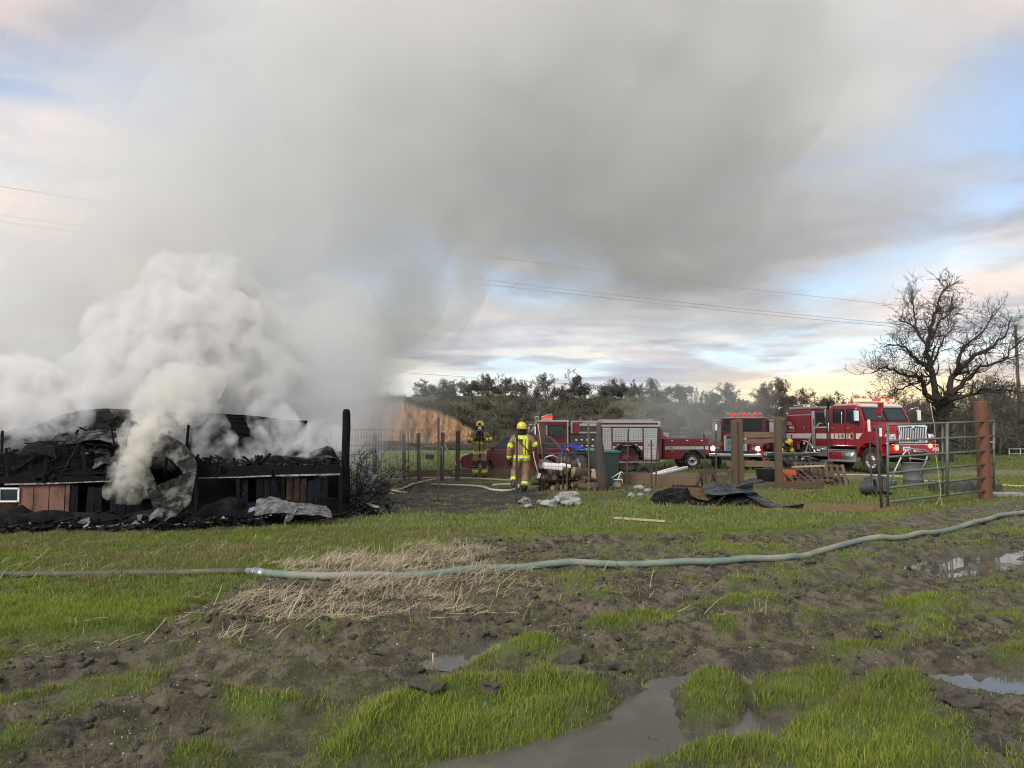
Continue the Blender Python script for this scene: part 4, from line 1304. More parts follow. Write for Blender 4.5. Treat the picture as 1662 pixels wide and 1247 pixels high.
# ------------------------------------------------------------------ older engine seen from the side
def old_engine():
    o = G(1015, 766)
    T = thing('fire_engine', (o.x, o.y + 1.15, 0), R(184), 'older red and white fire engine side on behind the firewood with roll-up lockers', 'fire engine', 'fire engines parked behind the fence')
    # local: x forward, near side is +y (the truck faces left)
    W = 1.16
    u = MB()
    for s in (-1, 1): u.box((.9, s * .42, .62), (4.8, .1, .2))
    u.box((1.5, 0, .5), (2.8, 1.7, .3)); u.tube([(0, -.9, .51), (0, .9, .51)], .1, 8); u.build('chassis', M_black, T)
    for x in (0, 3.0):
        for s in (-1, 1): wheel(T, (x, s * .94, .515), .515, .34, M_oldred, M_black, side=s)
    arch = [(.66 * math.cos(R(a)), .5 + .66 * math.sin(R(a))) for a in range(176, 3, -12)]
    b = MB(); b.prism([(1.05, .45), (1.05, 2.02), (-1.40, 2.02), (-1.40, .45), (-.68, .45)] + arch + [(.68, .45)], -W, W, bevel=.02); b = b.build('body', M_oldred, T)
    # white lockers with slats
    def roll(x0, x1, z0, z1):
        s = MB()
        nsl = max(3, int((z1 - z0) / .075))
        for i in range(nsl):
            z = z0 + (i + .5) * (z1 - z0) / nsl
            s.box(((x0 + x1) / 2, W + .016, z), (abs(x1 - x0), .022, (z1 - z0) / nsl - .008), bevel=.004)
        s = s.build('roller_shutter', M_white, b)
        MB().box(((x0 + x1) / 2, W + .035, z0 + .07), (abs(x1 - x0) * .9, .02, .02)).build('shutter_handle', M_alu, s)
    roll(.66, 1.03, .62, 1.82); roll(-.64, .60, 1.22, 1.80); roll(-1.30, -.70, .50, 1.80)
    for x in (.63, -.67): plate('locker_post', rect(x - .025, x + .025, .8, 1.84), W + .03, .03, M_oldred, b, out=1)
    plate('stripe', [(1.03, .92), (1.03, 1.08), (.4, 1.08), (.35, 1.02), (-.40, 1.04), (-.66, 1.06), (-.66, .92), (-.50, .90), (-.42, 1.0), (.42, 1.0), (.52, .90)][0:0] or rect(-.66, -.42, .90, 1.06), W + .008, .005, M_white, b, out=1)
    plate('stripe', rect(.42, .66, .90, 1.06), W + .008, .005, M_white, b, out=1)
    plate('stripe', rect(-.42, .42, 1.07, 1.14), W + .008, .005, M_white, b, out=1)
    ar = MB(); ar.tube([(x, W + .005, z) for x, z in arch], .05, 8); ar.build('wheel_arch', M_black, b)
    text_part('E-74', .13, M_navy, b, (-1.0, W + .034, 1.10), (R(90), 0, R(180)))
    rf = MB(); rf.box((-.17, W - .05, 2.05), (2.46, .08, .07), bevel=.02); rf.box((-.17, -W + .05, 2.05), (2.46, .08, .07)); rf.box((-.17, W - .02, 1.90), (2.46, .06, .09), bevel=.02); rf.build('roof_rail', M_white, b)
    for i in range(10): pass
    MB().box((-1.36, W - .1, 2.0), (.12, .28, .14), bevel=.03).build('corner_lamp', M_white, b)
    ld = MB()
    for s in (-.2, .2): ld.box((-.2, s, 2.14), (2.3, .05, .08))
    for i in range(8): ld.box((-1.2 + i * .29, 0, 2.14), (.03, .4, .03))
    ld.build('ladder', M_alu, b)
    MB().box((.0, W + .04, .40), (2.6, .10, .04)).build('running_board', M_alu, b)
    sl = MB(); sl.box((-1.46, 0, .44), (.22, 2.2, .05)); sl.build('rear_step', M_alu, b)
    # pump section
    p = MB(); p.box((1.72, 0, 1.20), (1.30, 2.2, 1.40), bevel=.02); p = p.build('pump_section', M_gauge, T)
    for i in range(10):
        x = 1.20 + (i % 5) * .23; z = 1.06 + (i // 5) * .24
        MB().lathe([(0, .05), (.05, .05), (.065, .02), (.065, 0)], c=(x, 1.11, z), axis='Y', n=12).build('pump_gauge', M_white if i % 2 else M_chrome, p)
    for i in range(4):
        x = 1.25 + i * .28
        hd = MB(); hd.tube([(x, 1.12, .86), (x, 1.22, .84), (x, 1.25, .78)], .035, 8); hd.build('pump_outlet', M_chrome, p)
    MB().box((1.72, 1.12, 1.62), (1.18, .05, .06)).build('panel_trim', M_white, p)
    rr = MB(); rr.lathe([(.12, -.25), (.26, -.25), (.26, -.22), (.14, -.2), (.14, .2), (.26, .22), (.26, .25), (.12, .25)], c=(1.55, .7, 1.86), axis='Y', n=18); rr.build('hose_reel', M_cream, p)
    fr = MB()
    for x in (1.12, 2.3): fr.box((x, 1.08, 1.85), (.06, .06, .5))
    fr.box((1.7, 1.08, 2.08), (1.2, .06, .06)); fr.box((1.7, 1.08, 1.94), (.9, .05, .10)); fr.build('reel_frame', M_white, p)
    MB().box((2.12, 1.10, 1.78), (.26, .2, .52), bevel=.05).build('gear_bag', M_red, p)
    for i in range(5):
        cr = MB(); cr.tube([(1.2 + i * .22, .9, 2.05), (1.25 + i * .22, .9, 2.2 + (i % 2) * .06), (1.33 + i * .22, .85, 2.08)], .035, 6); cr.build('stowed_hose', M_hoseyl if i % 2 else M_oldred, p)
    # cab
    c = MB(); c.prism([(2.44, .55), (2.44, 2.06), (3.52, 2.06), (3.72, 1.94), (3.86, 1.40), (3.90, .55)], -1.05, 1.05, bevel=.05); c = c.build('cab', M_oldred, T)
    MB().box((3.0, 0, 2.09), (1.2, 2.0, .09), bevel=.035).build('cab_roof', M_white, c)
    window_part(c, [(3.30, 1.052, 1.44), (2.58, 1.052, 1.44), (2.58, 1.052, 1.92), (3.25, 1.052, 1.92)], .02)
    window_part(c, [(3.72, 1.052, 1.44), (3.40, 1.052, 1.44), (3.37, 1.052, 1.92), (3.58, 1.052, 1.92)], .02)
    window_part(c, [(3.875, -1.0, 1.42), (3.875, 1.0, 1.42), (3.735, .96, 1.94), (3.735, -.96, 1.94)], .02, 'windscreen')
    window_part(c, [(2.58, -1.052, 1.44), (3.30, -1.052, 1.44), (3.25, -1.052, 1.92), (2.58, -1.052, 1.92)], .02)
    MB().box((2.46, 1.04, 1.35), (.05, .05, 1.4)).build('corner_trim', M_white, c)
    MB().box((3.34, 1.075, 1.68), (.06, .03, .5)).build('door_pillar', M_cream, c)
    for s in (-1, 1): mirror_arm(T, (3.7, s * 1.05, 1.9), (3.85, s * 1.28, 1.92), .36, .18)
    lb = MB(); lb.box((3.2, 0, 2.18), (.3, 1.4, .06)); lb = lb.build('light_bar', M_white, c)
    for i in range(6):
        MB().box((3.2, -.6 + i * .24, 2.27), (.34, .2, .14), bevel=.05).build('beacon', M_lampreddim, lb)
    MB().box((3.2, .62, 2.37), (.30, .16, .04), bevel=.015, rot=(0, .15, 0)).build('beacon_cap', M_cream, lb)
    MB().box((3.95, 0, .55), (.16, 2.1, .24), bevel=.04).build('bumper', M_chrome, T)
    MB().box((3.88, 0, .95), (.05, 1.3, .4), bevel=.02).build('grille', M_chrome, c)
    for s in (-1, 1): MB().lathe([(0, .05), (.09, .03), (.11, 0)], c=(3.9, s * .8, .98), axis='X', n=16).build('headlight', M_lens, c)
    return T
old_engine()

# ------------------------------------------------------------------ red utility truck behind it
def utility_truck():
    T = thing('utility_truck', (8.08, 35.2, 0), R(182), 'low red utility truck with white stripe, its bed sticking out behind the older engine', 'truck')
    W = .95
    for x in (0, 2.9):
        for s in (-1, 1): wheel(T, (x, s * .82, .37), .37, .24, M_alu, M_black, side=s)
    u = MB()
    for s in (-1, 1): u.box((1.2, s * .4, .5), (4.4, .1, .16))
    u.tube([(0, -.8, .37), (0, .8, .37)], .07, 8); u.build('chassis', M_black, T)
    b = MB(); b.prism([(1.28, .42), (1.28, 1.36), (-.74, 1.36), (-.74, .66), (-.50, .55)] + [(.46 * math.cos(R(a)), .37 + .46 * math.sin(R(a))) for a in range(165, 14, -12)] + [(.52, .42)], -W, W, bevel=.015); b = b.build('utility_bed', M_red, T)
    plate('stripe', rect(-.72, 1.24, .86, 1.0), W + .005, .004, M_white, b, out=1)
    plate('wheel_panel', [(-.50, .60)] + [(.48 * math.cos(R(a)), .37 + .48 * math.sin(R(a))) for a in range(150, 29, -12)] + [(.58, .44), (.42, .84), (-.50, .84)], W + .012, .01, M_gauge, b, out=1)
    for x0, x1, z0, z1 in ((.62, 1.24, .46, .84), (.62, 1.24, 1.03, 1.33), (-.1, .58, 1.03, 1.33), (-.70, -.14, 1.03, 1.33)):
        d = plate('locker_door', rect(x0, x1, z0, z1), W + .018, .018, M_red, b, out=1)
        MB().box(((x0 + x1) / 2, W + .03, z1 - .06), (.09, .02, .04)).build('latch', M_chrome, d)
    text_part('U-3302', .10, M_navy, b, (1.02, W + .008, .93), (R(90), 0, R(180)))
    rr = MB(); rr.tube([(1.2, W - .05, 1.38), (1.15, W - .05, 1.42), (.3, W - .05, 1.42), (.25, W - .05, 1.38)], .02, 6); rr.build('bed_rail', M_white, b)
    MB().box((1.14, .5, 1.52), (.28, .3, .2), rot=(0, -.25, .2), bevel=.03).build('work_lamp', M_white, b)
    MB().box((-.78, 0, .55), (.12, 1.8, .16), bevel=.03).build('rear_bumper', M_black, T)
    c = MB(); c.prism([(1.36, .45), (1.36, 1.78), (1.6, 1.86), (2.35, 1.84), (2.75, 1.25), (3.6, 1.12), (3.72, .9), (3.72, .45), (3.32, .42), (3.2, .75), (2.9, .84), (2.6, .75), (2.48, .42)], -.9, .9, bevel=.04); c = c.build('cab', M_red, T)
    window_part(c, [(2.5, .9, 1.25), (1.5, .9, 1.25), (1.55, .9, 1.72), (2.25, .9, 1.72)], .015)
    window_part(c, [(2.76, -.8, 1.28), (2.76, .8, 1.28), (2.40, .75, 1.80), (2.40, -.75, 1.80)], .015, 'windscreen')
    return T
utility_truck()

# ------------------------------------------------------------------ maroon hatchback
def hatchback():
    T = thing('hatchback', (.12, 29.3, 0), R(178), 'dusty maroon hatchback parked behind the two firefighters', 'car')
    W = .84
    for x in (-1.22, 1.18):
        for s in (-1, 1): wheel(T, (x, s * .73, .31), .31, .20, M_alu, M_black, side=s, bolts=5, inner=.66)
    def arc(cx): return [(cx + .37 * math.cos(R(a)), .31 + .37 * math.sin(R(a))) for a in range(0, 181, 15)]
    b = MB()
    b.prism([(-2.02, .30), (-1.60, .26)] + arc(-1.22)[::-1][1:-1] + [(-.8, .22), (.78, .22)] + arc(1.18)[::-1][1:-1] + [(1.6, .26), (1.98, .32), (2.06, .55), (1.98, .74), (1.6, .88), (.95, 1.0), (-1.7, 1.05), (-1.98, .98), (-2.08, .6)], -W, W, bevel=.07)
    b = b.build('body', M_maroon, T)
    # greenhouse
    g = MB()
    lo = [(1.02, .97), (-1.90, 1.02)]; hi = [(.22, 1.50), (-.55, 1.56), (-1.25, 1.50)]
    ring0 = [(1.05, -.76, .96), (1.05, .76, .96), (-1.95, .74, 1.0), (-1.95, -.74, 1.0)]
    def loop(z, x0, x1, w): return [(x0, -w, z), (x0, w, z), (x1, w, z), (x1, -w, z)]
    ls = [loop(.96, 1.05, -1.95, .78), loop(1.46, .28, -1.38, .62), loop(1.53, .05, -1.15, .54)]
    V = [[g.bm.verts.new(p) for p in L] for L in ls]
    for A, Bq in zip(V, V[1:]):
        for k in range(4): g.bm.faces.new((A[k], A[(k + 1) % 4], Bq[(k + 1) % 4], Bq[k]))
    g.bm.faces.new(V[-1])
    g = g.build('roof', M_maroon, T)
    def gp(x, z, s):
        w = .78 + (.62 - .78) * (z - .96) / .5
        return (x, s * (w + .004), z)
    for s in (1, -1):
        for a in ([(.86, 1.02), (.06, 1.02), (.06, 1.43), (.30, 1.43)], [(0.0, 1.02), (-.85, 1.02), (-.85, 1.43), (0.0, 1.43)], [(-.92, 1.04), (-1.62, 1.06), (-1.34, 1.41), (-.92, 1.42)]):
            q = [gp(x, z, s) for x, z in a]
            if s < 0: q = [q[1], q[0], q[3], q[2]]
            window_part(g, q, .012, frame=.025)
    window_part(g, [(1.0, -.72, 1.0), (1.0, .72, 1.0), (.33, .58, 1.45), (.33, -.58, 1.45)], .012, 'windscreen', .03)
    window_part(g, [(-1.90, .70, 1.04), (-1.90, -.70, 1.04), (-1.43, -.58, 1.43), (-1.43, .58, 1.43)], .012, 'rear_window', .03)
    for s in (-1, 1):
        MB().box((1.94, s * .60, .70), (.16, .30, .13), rot=(0, -.3, s * .2), bevel=.03).build('headlight', M_lens, b)
        MB().box((-2.0, s * .70, .86), (.10, .14, .26), bevel=.02).build('tail_lamp', M_lampreddim, b)
        MB().box((.84, s * .92, 1.05), (.12, .16, .11), bevel=.03).build('wing_mirror', M_maroon, b)
        MB().box((0, s * .845, .62), (2.0, .02, .05), bevel=.006).build('side_trim', M_black, b)
        for x in (-.1, -.95): MB().box((x, s * .85, .88), (.14, .02, .03), bevel=.006).build('door_handle', M_chrome, b)
    MB().box((2.05, 0, .58), (.04, .8, .12), bevel=.02).build('grille', M_black, b)
    return T
hatchback()
# ================================================================== PEOPLE
M_tan = mat('turnout_tan', (0.235, 0.155, 0.075), 0.85, var=0.16, scale=9, dirt=(0.06, 0.05, 0.04), dirt_amt=0.25, bump=0.5, bscale=14)
M_lime = mat('reflective_lime', (0.62, 0.72, 0.03), 0.5, var=0.06, emit=None)
M_silver = mat('reflective_silver', (0.55, 0.56, 0.55), 0.35, metal=0.3, var=0.05)
M_glove = mat('black_glove', (0.016, 0.015, 0.015), 0.7)
M_boot = mat('black_boot', (0.018, 0.016, 0.015), 0.6, dirt=(0.07, 0.055, 0.04), dirt_amt=0.4)
M_skin = mat('skin', (0.42, 0.24, 0.17), 0.55, var=0.06, scale=14)
M_helmet = mat('yellow_helmet', (0.66, 0.52, 0.03), 0.3, var=0.06, coat=0.4, dirt=(0.2, 0.15, 0.05), dirt_amt=0.2)
M_patch = mat('black_knee_patch', (0.02, 0.02, 0.021), 0.8)
M_mask = mat('white_mask', (0.72, 0.72, 0.70), 0.7, var=0.04)

def body_mesh(name, J, bones, mats_of, parent):
    """one continuous skin grown over a skeleton; J: joint -> (pos, rx, ry); first joint is the root"""
    bm = bmesh.new()
    lay = bm.verts.layers.skin.verify()
    vs = {}
    for i, (k, (p, rx, ry)) in enumerate(J.items()):
        v = bm.verts.new(p); v[lay].radius = (rx, ry); v[lay].use_root = (i == 0)
        vs[k] = v
    for a, b in bones: bm.edges.new((vs[a], vs[b]))
    me = bpy.data.meshes.new(name); bm.to_mesh(me); bm.free()
    o = link(bpy.data.objects.new(name, me))
    sk = o.modifiers.new('skin', 'SKIN'); sk.use_smooth_shade = True; sk.branch_smoothing = 0.25
    sb = o.modifiers.new('round', 'SUBSURF'); sb.levels = 2; sb.render_levels = 2
    applied(o)
    me = o.data
    n = len(me.vertices)
    co = np.empty(n * 3, np.float32); me.vertices.foreach_get('co', co); co = co.reshape(-1, 3).astype(float)
    # cloth folds
    me.update()
    nn = np.empty(n * 3, np.float32); me.vertex_normals.foreach_get('vector', nn); nn = nn.reshape(-1, 3)
    f = fbm3(co * np.array([7, 7, 13]), 3, 5) - 0.5
    head = np.linalg.norm(co - np.array(J['head'][0]), axis=1) < .16
    hand = np.min([np.linalg.norm(co - np.array(J[k][0]), axis=1) for k in J if 'hand' in k or 'fing' in k or 'thumb' in k], axis=0) < .10
    co = co + nn * (f * 0.030 * (~head) * (~hand))[:, None]
    me.vertices.foreach_set('co', co.astype(np.float32).ravel())
    me.materials.clear()
    for m in (M_tan, M_glove, M_boot, M_skin, M_patch): me.materials.append(m)
    keys = list(bones)
    A = np.array([J[a][0] for a, b in keys], float); B = np.array([J[b][0] for a, b in keys], float)
    for p in me.polygons:
        c = np.array(p.center)
        d = B - A; t = np.clip(((c - A) * d).sum(1) / ((d * d).sum(1) + 1e-9), 0, 1)
        k = int(np.argmin(np.linalg.norm(A + d * t[:, None] - c, axis=1)))
        p.material_index = mats_of(keys[k], t[k], c, np.array(p.normal))
    me.update()
    o.parent = parent
    return o
def band(name, body, test, m, parent, off=0.006, planes=()):
    """strip of cloth lying on the body: the faces that pass the test, lifted off the surface"""
    me = body.data
    bm = bmesh.new(); bm.from_mesh(me)
    for co_, no_ in planes:
        bmesh.ops.bisect_plane(bm, geom=bm.verts[:] + bm.edges[:] + bm.faces[:], plane_co=co_, plane_no=no_, dist=1e-4)
    bm.normal_update()
    bmesh.ops.delete(bm, geom=[f for f in bm.faces if not test(f.calc_center_median(), f.normal)], context='FACES')
    seen, scraps = set(), []
    for f0 in list(bm.faces):       # stray scraps of cloth are left out
        if f0 in seen: continue
        isl, st = [f0], [f0]; seen.add(f0)
        while st:
            for e in st.pop().edges:
                for g_ in e.link_faces:
                    if g_ not in seen: seen.add(g_); isl.append(g_); st.append(g_)
        if len(isl) < 8: scraps += isl
    if scraps: bmesh.ops.delete(bm, geom=scraps, context='FACES')
    if not bm.faces: bm.free(); return None
    for v in bm.verts: v.co += v.normal * off
    bmesh.ops.solidify(bm, geom=list(bm.faces), thickness=0.005)
    for f in bm.faces: f.material_index = 0
    me2 = bpy.data.meshes.new(name); bm.to_mesh(me2); bm.free()
    me2.materials.clear(); me2.materials.append(m)
    return link(bpy.data.objects.new(name, me2), parent)
def helmet(parent, head, face=(0, -1, 0), tilt=0.0):
    """structural fire helmet: ridged dome, brim longer behind, neck cape, front badge"""
    h = MB()
    prof = [(0, .155), (.05, .150), (.09, .128), (.118, .085), (.128, .035), (.130, .0)]
    h.lathe(prof, n=24)
    n = 28
    grid = [[], []]
    for k in range(n + 1):
        a = 2 * math.pi * k / n
        back = max(0, math.sin(a)); 
        grid[0].append((.128 * math.cos(a), .133 * math.sin(a), .004)); grid[1].append(((.155 + .0 * back) * math.cos(a), (.160 + .05 * back) * math.sin(a), -.018 - .02 * back))
    h.sheet(grid, .006)
    for k in range(3):
        a = (k - 1) * .55
        h.tube([(.13 * math.sin(a) * 1.0, -.13 * math.cos(a), .03), (.06 * math.sin(a), -.07 * math.cos(a), .152), (.05 * math.sin(a), .07 * math.cos(a), .152), (.13 * math.sin(a), .13 * math.cos(a), .03)], .010, 6)
    ho = h.build('helmet', M_helmet, parent)
    fx, fy = face[0], face[1]
    ho.location = Vector(head) + Vector((0, 0, .045)); ho.rotation_euler = (tilt, 0, math.atan2(fy, fx) + R(90))
    MB().box((0, -.138, .05), (.07, .012, .075), rot=(.25, 0, 0), bevel=.008).build('badge', M_glove, ho)
    c = MB(); g2 = [[(.125 * math.cos(a), .125 * math.sin(a), z) for a in [math.pi * (-.08 + 1.16 * i / 12) for i in range(13)]] for z in (-.01, -.08, -.16)]
    c.sheet(g2, .006); c.build('neck_cape', M_glove, ho)
    return ho
def fingers(J, bones, hand, wrist, curl, side, key):
    """five unequal fingers from the palm"""
    w, h = Vector(wrist), Vector(hand)
    d = (h - w).normalized(); c = Vector(curl).normalized()
    s = d.cross(c).normalized() * side
    prev = key
    for i, L in enumerate((.075, .085, .08, .06)):
        base = h + s * (.033 - .022 * i) + d * .035
        mid = base + (d * .8 + c * .5).normalized() * L * .55
        tip = mid + (d * .25 + c).normalized() * L * .5
        for nm, p, r in (('a', base, .015), ('b', mid, .014), ('c', tip, .011)):
            J[f'fing{key}{i}{nm}'] = (tuple(p), r, r)
        bones += [(key, f'fing{key}{i}a'), (f'fing{key}{i}a', f'fing{key}{i}b'), (f'fing{key}{i}b', f'fing{key}{i}c')]
    tb = h + s * .045 + c * .01; tt = tb + (s * .6 + d * .7 + c * .5).normalized() * .05
    J[f'thumb{key}a'] = (tuple(tb), .016, .016); J[f'thumb{key}b'] = (tuple(tt), .012, .012)
    bones += [(key, f'thumb{key}a'), (f'thumb{key}a', f'thumb{key}b')]

def firefighter(name_label, loc, rz, pose, facing_mask=False):
    T = thing('firefighter', loc, rz, name_label, 'person', 'firefighters in tan turnout gear')
    J = {}
    for k, (p, r) in pose.items():
        J[k] = (p, r if not hasattr(r, '__len__') else r[0], r if not hasattr(r, '__len__') else r[1])
    bones = [('pelvis', 'waist'), ('waist', 'chest'), ('chest', 'neck'), ('neck', 'head'), ('head', 'crown')]
    for s in 'LR':
        bones += [('pelvis', 'hip' + s), ('hip' + s, 'knee' + s), ('knee' + s, 'ankle' + s), ('ankle' + s, 'foot' + s), ('chest', 'shoulder' + s), ('shoulder' + s, 'elbow' + s), ('elbow' + s, 'wrist' + s), ('wrist' + s, 'hand' + s)]
    for s, sd in (('L', 1), ('R', -1)):
        fingers(J, bones, J['hand' + s][0], J['wrist' + s][0], (0, -1, -.3), sd, 'hand' + s)
    def mats_of(bn, t, c, nrm):
        a, b = bn
        if 'hand' in b or 'fing' in b or 'thumb' in b or 'thumb' in a: return 1
        if b.startswith('foot') or (b.startswith('ankle') and t > .86): return 2
        if b == 'head' or b == 'crown' or b == 'neck':
            return 3 if (b in ('head', 'crown') and nrm[1] < -.35) else 1
        if b.startswith('ankle') and t < .30 and nrm[1] < .2 and pose.get('_knee', None) is None: return 0
        return 0
    body = body_mesh('body', J, bones, mats_of, T)
    def near(k1, k2, t0, t1, rad):
        A, B = Vector(J[k1][0]), Vector(J[k2][0]); d = B - A; L2 = d.length_squared
        def f(c, n):
            t = (c - A).dot(d) / L2
            return t0 <= t <= t1 and (A + d * t - c).length < rad
        return f
    def cut(k1, k2, *ts):
        A, B = Vector(J[k1][0]), Vector(J[k2][0])
        return [(A + (B - A) * t, (B - A).normalized()) for t in ts]
    zcut = lambda *zs: [((0, 0, z), (0, 0, 1)) for z in zs]
    for s in 'LR':
        band('cuff_stripe', body, near('elbow' + s, 'wrist' + s, .66, .92, .12), M_lime, T, .006, cut('elbow' + s, 'wrist' + s, .66, .92))
        band('sleeve_stripe', body, near('shoulder' + s, 'elbow' + s, .55, .88, .13), M_lime, T, .006, cut('shoulder' + s, 'elbow' + s, .55, .88))
        b1 = band('ankle_stripe', body, near('knee' + s, 'ankle' + s, .56, .80, .15), M_lime, T, .006, cut('knee' + s, 'ankle' + s, .56, .80))
        if b1: band('ankle_tape', body, near('knee' + s, 'ankle' + s, .65, .71, .15), M_silver, b1, .012, cut('knee' + s, 'ankle' + s, .65, .71))
        kn = Vector(J['knee' + s][0])
        band('knee_patch', body, lambda c, n: abs(c.z - kn.z + .02) < .11 and (c - kn).length < .17 and n.y < -.45, M_patch, T, .004)
    wz = pose['_hem']
    hem = lambda c, n: wz[0] <= c.z <= wz[1] and abs(c.x - J['pelvis'][0][0]) < .26 and abs(c.y - J['pelvis'][0][1]) < .26 and (c - Vector(J['handL'][0])).length > .16 and (c - Vector(J['handR'][0])).length > .16
    h = band('hem_stripe', body, hem, M_lime, T, .010, zcut(*wz))
    if h: band('hem_tape', body, lambda c, n: hem(c, n) and abs(c.z - sum(wz) / 2) < .018, M_silver, h, .016, zcut(sum(wz) / 2 - .018, sum(wz) / 2 + .018))
    return T, J, body

base = lambda: {
    'pelvis': ((0, 0, .96), (.205, .165)), 'waist': ((0, 0, 1.14), (.205, .165)), 'chest': ((0, .01, 1.36), (.225, .165)), 'neck': ((0, 0, 1.57), .075), 'head': ((0, -.02, 1.70), (.085, .098)), 'crown': ((0, -.01, 1.80), .070)}

# ---- the one facing us with hands at the chest
p = base()
p.update({
    'hipL': ((.12, 0, .88), .135), 'kneeL': ((.135, -.02, .50), .110), 'ankleL': ((.15, .02, .13), .098), 'footL': ((.17, -.13, .055), (.055, .060)),
    'hipR': ((-.12, 0, .88), .135), 'kneeR': ((-.14, -.02, .50), .110), 'ankleR': ((-.155, .02, .13), .098), 'footR': ((-.18, -.13, .055), (.055, .060)),
    'shoulderL': ((.22, .02, 1.46), .098), 'elbowL': ((.38, -.02, 1.22), .083), 'wristL': ((.17, -.26, 1.30), .058), 'handL': ((.09, -.29, 1.33), .042),
    'shoulderR': ((-.22, .02, 1.46), .098), 'elbowR': ((-.38, -.02, 1.22), .083), 'wristR': ((-.16, -.26, 1.27), .058), 'handR': ((-.08, -.29, 1.29), .042)})
hem = (.80, .92)
pp = dict(p); 
class _Pose(dict): pass
def mk(pose, hem_):
    q = {k: v for k, v in pose.items()}
    return q
def make_ff(label, loc, rz, pose, hem_):
    pose2 = _Pose(pose)
    pose2_get = {k: v for k, v in pose.items()}
    class D(dict):
        pass
    d = D(pose2_get)
    J_pose = d
    # '_hem' travels beside the joints
    def getitem(k): return d[k]
    return firefighter(label, loc, rz, _HemPose(pose2_get, hem_))
class _HemPose:
    def __init__(self, d, hem_): self.d, self.h = d, hem_
    def items(self): return self.d.items()
    def get(self, k, default=None): return self.d.get(k, default)
    def __getitem__(self, k): return self.h if k == '_hem' else self.d[k]
a = G(779, 777)
T1, J1, B1 = make_ff('firefighter facing the camera in white mask, hands raised to the chest', (a.x, a.y, 0), R(-4), p, hem)
T1.scale = (1.07, 1.07, 1.07)
helmet(T1, J1['head'][0], (0, -1, 0), .08)
MB().ico((0, -.112, 1.655), .066, 2, (1.05, .8, .95)).build('face_mask', M_mask, T1)
for s in (-1, 1): MB().ico((s * .035, -.112, 1.715), .014, 1).build('eye', M_glove, T1)
cc = MB(); cc.sheet([[(x * (.11 + .01 * k), -.135 - .02 * k + abs(x) * .05, 1.53 - .06 * k) for x in (-1, -.5, 0, .5, 1)] for k in range(4)], .02); cc.build('collar_flap', M_glove, T1)
zp = MB(); zp.box((0, -.185, 1.10), (.025, .012, .46)); zp.build('coat_zip', M_glove, T1)
band('chest_stripe', B1, lambda c, n: 1.13 < c.z < 1.21 and n.y < -.1 and abs(c.x) < .17, M_lime, T1, .008, [((0, 0, 1.13), (0, 0, 1)), ((0, 0, 1.21), (0, 0, 1))])
for s in (-1, 1): MB().box((s * .13, -.175, 1.0), (.14, .045, .15), bevel=.02).build('coat_pocket', M_tan, T1)
st = MB(); st.tube([(-.10, -.30, 1.30), (0, -.33, 1.34), (.09, -.30, 1.34), (.16, -.22, 1.12), (.13, -.19, .98)], .014, 6); st.build('radio_cord', M_glove, T1)

# ---- the one walking away with a tool slung on the back
p2 = base()
p2.update({
    'hipL': ((0.12, 0, .88), .135), 'kneeL': ((0.19, -.10, .52), .110), 'ankleL': ((0.24, .18, .27), .095), 'footL': ((0.26, .27, .15), (.055, .060)),
    'hipR': ((-0.12, 0, .88), .135), 'kneeR': ((-0.12, -.06, .49), .112), 'ankleR': ((-0.06, .02, .13), .098), 'footR': ((-0.07, -.13, .055), (.055, .060)),
    'shoulderL': ((0.23, .0, 1.47), .100), 'elbowL': ((0.34, .03, 1.17), .085), 'wristL': ((0.34, -.04, .90), .060), 'handL': ((0.33, -.07, .80), .044),
    'shoulderR': ((-0.23, .0, 1.47), .100), 'elbowR': ((-0.4, -.02, 1.22), .085), 'wristR': ((-0.36, -.28, 1.14), .060), 'handR': ((-0.33, -.36, 1.16), .044)})
a = G(850, 800)
T2, J2, B2 = make_ff('firefighter walking away with back to the camera, strap across the back', (a.x - .05, a.y, 0), R(184), p2, (.86, 1.00))
helmet(T2, J2['head'][0], (0, -1, 0), 0)
for x in (-.05, -.13):
    band('back_stripe', B2, lambda c, n, x=x: abs(c.x - x) < .028 and n.y > .2 and 1.0 < c.z < 1.46, M_lime, T2, .010, [((x - .028, 0, 0), (1, 0, 0)), ((x + .028, 0, 0), (1, 0, 0))])
band('yoke_stripe', B2, lambda c, n: 1.43 < c.z < 1.53 and n.y > .1 and abs(c.x) < .14, M_lime, T2, .010, [((0, 0, 1.43), (0, 0, 1)), ((0, 0, 1.53), (0, 0, 1))])
band('side_stripe', B2, lambda c, n: abs(c.x - .12) < .03 and n.y > .2 and 1.0 < c.z < 1.18, M_lime, T2, .010, [((.09, 0, 0), (1, 0, 0)), ((.15, 0, 0), (1, 0, 0))])
sp = MB(); sp.tube([(.19, .10, 1.54), (.10, .205, 1.40), (-.08, .215, 1.20), (-.25, .17, 1.03), (-.30, .05, .98)], .016, 6); sp.build('shoulder_strap', M_glove, T2)
tl = MB(); tl.tube([(-.30, .08, 1.10), (-.32, .10, .95), (-.38, .12, .70), (-.44, .12, .48)], .017, 6); tl = tl.build('slung_tool', M_hoseyl, T2)
MB().box((-0.45, .12, .46), (.08, .05, .14), rot=(0, -.3, 0), bevel=.01).build('tool_head', M_silver, tl)

